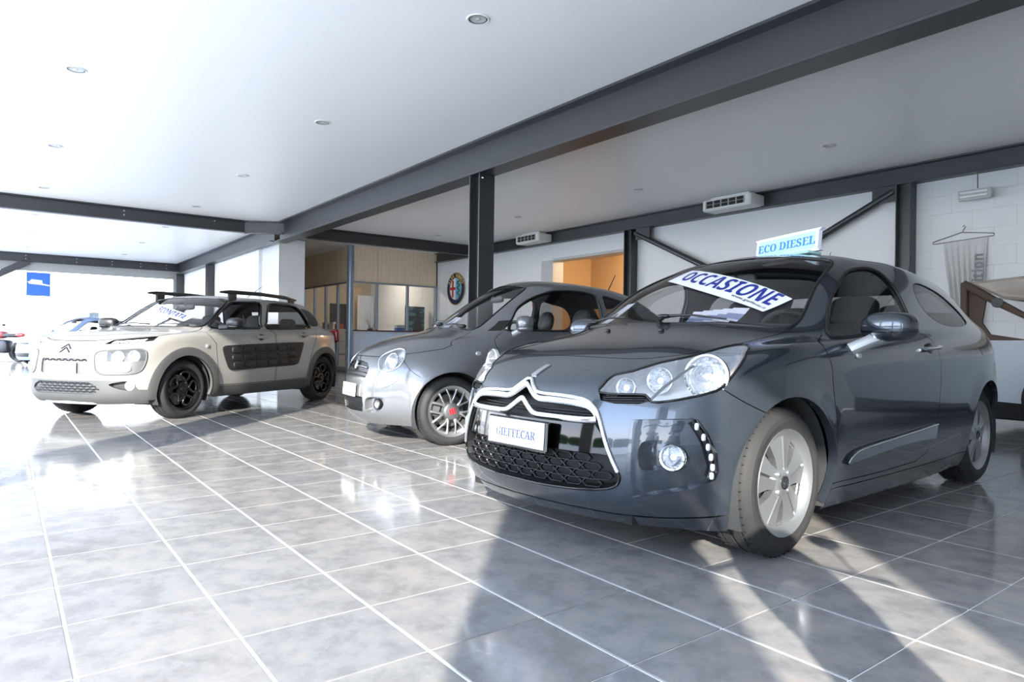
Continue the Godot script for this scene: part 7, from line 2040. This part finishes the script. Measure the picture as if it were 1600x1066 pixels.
	for e in [[PackedVector2Array([Vector2(-3.3, 7.05), Vector2(-2.3, 7.04), Vector2(-1.8, 7.5), Vector2(-2.9, 7.62)]), "white sheet behind the crossover's windscreen on the passenger side"], [PackedVector2Array([Vector2(0.55, 7.0), Vector2(2.0, 7.0), Vector2(1.9, 7.34), Vector2(1.0, 7.52)]), "white papers behind the crossover's windscreen on the driver side"]]:
		var p = on_car(cactus_node, "price_sheet", e[1], "paper")
		obj("paper", sheet_on(s2, e[0], -0.015, 6, 4), white, p)
	# sheets in the grey car
	var s3 = fiat_skin
	for e in [[PackedVector2Array([Vector2(-2.2, 7.06), Vector2(-1.2, 7.05), Vector2(-1.2, 7.75), Vector2(-2.1, 7.75)]), "white sheet propped at the far side of the grey city car's windscreen"], [PackedVector2Array([Vector2(-0.7, 7.02), Vector2(0.8, 7.0), Vector2(0.5, 7.5), Vector2(-0.6, 7.55)]), "printed sheet lying behind the grey city car's wipers"]]:
		var p = on_car(fiat_node, "price_sheet", e[1], "paper")
		obj("paper", sheet_on(s3, e[0], -0.012, 6, 4), white, p)
		obj("print", sheet_on(s3, PackedVector2Array([e[0][0].lerp(e[0][2], 0.25), e[0][1].lerp(e[0][3], 0.25), e[0][2].lerp(e[0][0], 0.35), e[0][3].lerp(e[0][1], 0.35)]), -0.010, 4, 2), mat("leaflet_print", Color(0.55, 0.58, 0.70), 0.5), p)
	build_old_car()
	build_far_cars()
	build_outside()

func build_outside() -> void:
	# across the yard: a long hedge and a pale shed, mirrored in the dark paint
	var leaf = mat("hedge_leaf", Color(1, 1, 1), 0.8)
	leaf.albedo_texture = noise_tex(41, 0.05, 256, [[0.0, Color(0.10, 0.17, 0.07)], [0.5, Color(0.20, 0.30, 0.12)], [1.0, Color(0.36, 0.44, 0.20)]], 4)
	leaf.uv1_triplanar = true
	for k in 7:
		var h = soft(Vector3(0, 1.2, 0), Vector3(0.9, 1.25 + 0.2 * (k % 3), 3.4), 0.45, 24, 12)
		var o = obj("hedge", h, leaf)
		o.position = at(-14.0 + k * 7.0, -22.0)
		tag(o, "dense green hedge block across the yard outside the open front", "hedge", "hedge across the yard")

func build_old_car() -> void:
	# veteran soft-top car by the block wall, only its tail in view
	var car = thing("vintage_car", "old soft-top car with brown hood frame parked by the block wall", "car", at(0.9, 9.2))
	var body = mat("old_body", Color(0.66, 0.69, 0.71), 0.5)
	var brown = mat("hood_cloth", Color(0.30, 0.24, 0.20), 0.85)
	# body side faces -x, length runs along z; its tail is at -z
	var tub = MB.new()
	tub.prism(smooth(v2([-1.95, 0.30, -1.98, 0.80, -1.90, 0.94, -1.2, 0.945, 0.6, 0.945, 1.6, 0.90, 1.7, 0.30]), 2), -0.62, 0.62, Transform3D(Basis(Vector3(0, 0, 1), Vector3(0, 1, 0), Vector3(-1, 0, 0)), Vector3.ZERO), 0.02)
	obj("body", tub, body, car)
	obj("added_chassis", boxm(Vector3(-0.60, 0.10, -1.9), Vector3(0.60, 0.32, 1.7), 0.02), mat("underside_shade", Color(0.03, 0.03, 0.03), 0.8), car)  # dark box, added with the board below to darken the underside
	obj("running_board", boxm(Vector3(-0.86, 0.20, -0.7), Vector3(-0.55, 0.25, 1.4), 0.008), black_plastic(), car)
	var fe = MB.new()
	fe.add(soft(Vector3(-0.86, 0.40, -1.02), Vector3(0.24, 0.34, 0.36), 0.85, 24, 14))
	obj("fender", fe, mat("fender_green", Color(0.58, 0.62, 0.60), 0.3), car)
	var wr = MB.new(); wr.add(soft(Vector3(-0.90, 0.52, -0.98), Vector3(0.22, 0.25, 0.33), 0.8, 24, 14))
	obj("plastic_wrap", wr, mat("wrap_film", Color(0.85, 0.87, 0.86, 0.35), 0.2, 0.0, {"transparency": BaseMaterial3D.TRANSPARENCY_ALPHA}), car)
	var wl = MB.new(); wl.lathe([Vector2(0.20, -0.07), Vector2(0.30, -0.075), Vector2(0.34, -0.04), Vector2(0.34, 0.04), Vector2(0.30, 0.075), Vector2(0.20, 0.07), Vector2(0.0, 0.05)], 32, Transform3D(Basis(Vector3(0, 0, 1), PI / 2), Vector3(-0.70, 0.34, -1.15)))
	obj("wheel", wl, mat("old_tyre", Color(0.03, 0.03, 0.03), 0.8), car)
	var lm = MB.new(); lm.lathe([Vector2(0.0, -0.03), Vector2(0.05, -0.03), Vector2(0.065, 0.0), Vector2(0.06, 0.02), Vector2(0.0, 0.03)], 20, Transform3D(Basis(Vector3(0, 0, 1), PI / 2), Vector3(-1.06, 0.34, -1.28)))
	obj("side_lamp", lm, mat("brass", Color(0.55, 0.45, 0.25), 0.25, 0.9), car)
	# hood: rear bow, side rail with hinge, brown quarter, canvas roof
	var hd = Node3D.new(); hd.name = "soft_top"; car.add_child(hd, true)
	var y = -0.60
	var bow = MB.new(); bow.box(Vector3(y - 0.03, 1.10, -2.10), Vector3(y + 0.03, 1.60, -2.03), 0.01)
	obj("rear_bow", bow, brown, hd)
	var rail = MB.new(); rail.tube([Vector3(y, 1.585, -2.08), Vector3(y, 1.36, -1.74), Vector3(y, 1.18, -1.45), Vector3(y, 1.05, -1.2)], [0.045, 0.042, 0.028, 0.024], 8)
	obj("side_rail", rail, brown, hd)
	var hinge = MB.new(); hinge.lathe([Vector2(0.055, 0.0), Vector2(0.055, 0.03), Vector2(0.0, 0.035)], 16, Transform3D(Basis(Vector3(0, 0, 1), PI / 2), Vector3(y - 0.02, 1.36, -1.74)))
	obj("hinge", hinge, black_plastic(), hd)
	var q = MB.new(); q.prism(v2([-2.05, 1.02, -2.03, 1.56, -1.98, 1.54, -1.86, 1.42, -1.90, 1.15, -1.82, 1.02, -1.45, 0.955, -1.95, 0.95]), -0.015, 0.015, Transform3D(Basis(Vector3(0, 0, 1), Vector3(0, 1, 0), Vector3(-1, 0, 0)), Vector3(y + 0.03, 0, 0)))
	obj("quarter_cloth", q, brown, hd)
	var cv = mat("canvas_beige", Color(1, 1, 1), 0.8)
	cv.albedo_texture = noise_tex(21, 0.01, 256, [[0.0, Color(0.42, 0.37, 0.33)], [0.5, Color(0.60, 0.56, 0.52)], [1.0, Color(0.72, 0.69, 0.65)]], 5, FastNoiseLite.TYPE_SIMPLEX_SMOOTH, 40.0)
	cv.uv1_triplanar = true; cv.uv1_scale = Vector3(1.2, 1.2, 0.4)
	var tp = MB.new(); tp.prism(v2([-2.06, 1.60, -1.5, 1.64, -0.6, 1.64, 0.2, 1.60, 0.2, 1.34, -1.2, 1.34, -1.70, 1.40]), -0.60, 0.60, Transform3D(Basis(Vector3(0, 0, 1), Vector3(0, 1, 0), Vector3(-1, 0, 0)), Vector3.ZERO), 0.03)
	obj("canvas", tp, cv, hd)
	for e in [-1.0, -0.1]:
		var ps = MB.new(); ps.box(Vector3(y - 0.02, 0.94, e - 0.02), Vector3(y + 0.02, 1.36, e + 0.02), 0.004); obj("hood_post", ps, brown, hd)

func simple_car(called: String, label: String, net: Array, cs: Array, r: float, pos: Vector3, th: float, paint: Material) -> void:
	# parked further back: the same kinds of panels, with fewer fittings
	var car = thing(called, label, "car", pos, atan2(-cos(th), -sin(th)))
	var s = CarSkin.new(net, [], 5, 5)
	s.cut(2, v2([-0.5, 6.98, 3.6, 6.93, 3.75, 7.1, 3.66, 8.05, 3.3, 8.88, -0.5, 8.97]))
	var win = v2([5.6, 7.08, 5.9, 8.6, 8.0, 8.85, 11.6, 8.7, 11.7, 7.1]); s.cut(4, win)
	s.cut(12, v2([14.0, 7.3, 18, 7.3, 18, 8.9, 14.2, 8.8]))
	var lamp = v2([2.3, 4.1, 2.3, 4.9, 3.4, 5.3, 4.3, 5.5, 4.2, 4.6, 3.5, 4.05]); s.cut(6, lamp)
	var gr = v2([-0.5, 4.2, 1.6, 4.15, 1.7, 3.75, -0.5, 3.75]); s.cut(7, gr)
	var lo = v2([-0.5, 2.0, 2.2, 1.9, 2.0, 1.1, -0.5, 1.05]); s.cut(7, lo)
	var wheels = []
	for c in cs:
		var a = arch_outline(s, c[0], c[1], r + 0.05); wheels.append(a); s.cut(9, a)
	obj("body_shell", s.build([0]), paint, car)
	obj("inner_shell", s.build([0], -0.03, [1.0, -1.0], true), cabin_cloth(), car)
	obj("windscreen", s.build([2], -0.002), glass("screen_glass"), car)
	obj("rear_window", s.build([12], -0.002), glass("dark_glass"), car)
	obj("upper_grille", s.build([7], -0.004), black_plastic(), car)
	for sg in [1.0, -1.0]:
		obj("side_window", s.build([4], -0.002, [sg]), glass("dark_glass"), car)
		obj("headlamp", s.build([6], 0.002, [sg]), mat("far_lamp", Color(0.85, 0.87, 0.9), 0.12, 0.5), car)
		obj("door_mirror", soft(V(0.62, 0.9 * sg, 1.0), Vector3(0.07, 0.06, 0.10), 0.75, 16, 10), paint, car)
	obj("plate", boxm(V(-0.67, 0.18, 0.42), V(-0.64, -0.18, 0.53), 0.003), mat("plate_blank", Color(0.95, 0.94, 0.95), 0.4), car)
	arches_of(car, s, wheels, cs, r + 0.05, 0.75, paint)
	underside(car, -0.5, cs[1][0], cs[1][0] + 0.5, 0.70, 0.165)
	for c in cs:
		for sg in [1.0, -1.0]:
			var t = MB.new()
			var x = Transform3D(Basis(Quaternion(Vector3.UP, Vector3(0, 0, -sg))), V(c[0], 0.66 * sg, c[1]))
			t.lathe([Vector2(0.2, -0.09), Vector2(r - 0.02, -0.09), Vector2(r, -0.07), Vector2(r, 0.07), Vector2(r - 0.02, 0.09), Vector2(0.2, 0.09)], 32, x)
			var w = obj("wheel", t, black_rubber(), car)
			var rm = MB.new(); rm.lathe([Vector2(0.2, 0.085), Vector2(0.17, 0.06), Vector2(0.06, 0.075), Vector2(0.0, 0.08)], 24, x); obj("rim", rm, mat("alloy_silver", Color(0.80, 0.81, 0.82), 0.26, 0.85), w)
	make_cabin(car, {"front": 0.34, "back": 2.3, "half": 0.60, "dash": 0.95, "dashx": 0.52, "sill": 0.86, "drive": 0.33, "seat": 1.10, "rear": 1.78, "mirx": 0.80, "mirz": 1.28, "cloth": cabin_cloth()})

func build_far_cars() -> void:
	var blue = mat("ice_blue_paint", Color(0.50, 0.58, 0.72), 0.25, 0.4, {"clearcoat_enabled": true, "clearcoat": 1.0})
	var grey = mat("far_grey_paint", Color(0.42, 0.41, 0.43), 0.25, 0.4, {"clearcoat_enabled": true, "clearcoat": 1.0})
	simple_car("parked_car", "ice blue car parked at the open end behind the crossover", FI_NET, [[0.0, 0.285], [2.3, 0.285]], 0.285, at(23.85, 0.98), deg_to_rad(66.0), blue)
	simple_car("parked_car", "grey car parked beside the ice blue one near the end wall", FI_NET, [[0.0, 0.285], [2.3, 0.285]], 0.285, at(21.6, 3.0), deg_to_rad(80.0), grey)
	var board = thing("roof_board", "small pale sign board standing on the ice blue car's roof", "sign", at(24.5, 2.25, 1.47), 0.75)
	obj("board", boxm(Vector3(-0.2, 0, -0.012), Vector3(0.2, 0.14, 0.012), 0.004), mat("board_pale", Color(0.78, 0.85, 0.87), 0.4), board)
	obj("foot", boxm(Vector3(-0.16, -0.02, -0.04), Vector3(0.16, 0.005, 0.04), 0.004), mat("board_pale", Color(0.78, 0.85, 0.87), 0.4), board)
	# unseen stand-in, added to cast the floor shadow before the dark hatchback
	motorbike("unseen black motorcycle added inside the open front to cast a floor shadow", at(-0.95, 0.28), atan2(0.7466, 0.6652), Color(0.05, 0.05, 0.06))
	for e in [[27.4, 0.02, 2.2, "red motorcycle leaning at the open end beside the ice blue car", Color(0.60, 0.10, 0.13)], [28.6, -0.1, 2.4, "dark motorcycle standing behind the red one at the open end", Color(0.16, 0.13, 0.17)]]:
		motorbike(e[3], at(e[0], e[1]), e[2], e[4])

func motorbike(label: String, pos: Vector3, turn: float, col: Color) -> void:
	var b = thing("motorcycle", label, "motorcycle", pos, turn)
	var paint = mat("bike_%s" % col.to_html(false), col, 0.2, 0.2, {"clearcoat_enabled": true, "clearcoat": 1.0})
	for e in [0.70, -0.68]:
		var w = MB.new(); w.lathe([Vector2(0.22, -0.05), Vector2(0.29, -0.055), Vector2(0.315, -0.02), Vector2(0.315, 0.02), Vector2(0.29, 0.055), Vector2(0.22, 0.05), Vector2(0.22, -0.05)], 28, Transform3D(Basis(Vector3.RIGHT, PI / 2), Vector3(e, 0.315, 0)))
		var wo = obj("wheel", w, black_rubber(), b)
		for k in 5:
			var sp = MB.new(); sp.tube([Vector3(e, 0.315, 0), Vector3(e + cos(TAU * k / 5) * 0.23, 0.315 + sin(TAU * k / 5) * 0.23, 0)], 0.014, 6); obj("spoke", sp, chrome(), wo)
	obj("tank", soft(Vector3(0.12, 0.88, 0), Vector3(0.27, 0.13, 0.15), 0.8, 20, 12), paint, b)
	obj("seat", soft(Vector3(-0.38, 0.86, 0), Vector3(0.34, 0.07, 0.14), 0.6, 20, 10), black_plastic(), b)
	obj("fairing", soft(Vector3(0.50, 0.95, 0), Vector3(0.16, 0.22, 0.18), 0.8, 20, 12), paint, b)
	obj("tail", soft(Vector3(-0.70, 0.88, 0), Vector3(0.2, 0.07, 0.1), 0.8, 16, 10), paint, b)
	obj("engine", soft(Vector3(0.0, 0.50, 0), Vector3(0.30, 0.22, 0.17), 0.5, 20, 10), mat("engine_grey", Color(0.3, 0.3, 0.31), 0.4, 0.7), b)
	for sg in [-0.08, 0.08]:
		var f = MB.new(); f.tube([Vector3(0.70, 0.315, sg), Vector3(0.46, 1.02, sg)], 0.024, 8); obj("fork", f, chrome(), b)
	var h = MB.new(); h.tube([Vector3(0.32, 1.04, -0.36), Vector3(0.44, 1.06, -0.15), Vector3(0.46, 1.04, 0), Vector3(0.44, 1.06, 0.15), Vector3(0.32, 1.04, 0.36)], 0.014, 8); obj("handlebar", h, black_plastic(), b)
	for sg in [-0.30, 0.30]: obj("mirror", soft(Vector3(0.40, 1.20, sg), Vector3(0.02, 0.04, 0.06), 0.8, 12, 8), black_plastic(), b)
	for sg in [-0.30, 0.30]:
		var st = MB.new(); st.tube([Vector3(0.38, 1.06, sg * 0.9), Vector3(0.40, 1.18, sg)], 0.006, 6); obj("mirror_stalk", st, black_plastic(), b)
	var ex = MB.new(); ex.tube([Vector3(0.1, 0.36, 0.14), Vector3(-0.4, 0.36, 0.17), Vector3(-0.8, 0.48, 0.18)], [0.025, 0.04, 0.05], 10); obj("exhaust", ex, chrome(), b)
	var sw = MB.new(); sw.tube([Vector3(0.0, 0.4, 0), Vector3(-0.68, 0.315, 0.08)], 0.03, 8); obj("swing_arm", sw, black_plastic(), b)
	obj("lamp", soft(Vector3(0.64, 0.92, 0), Vector3(0.03, 0.07, 0.10), 0.8, 14, 8), lamp_trim(), b)
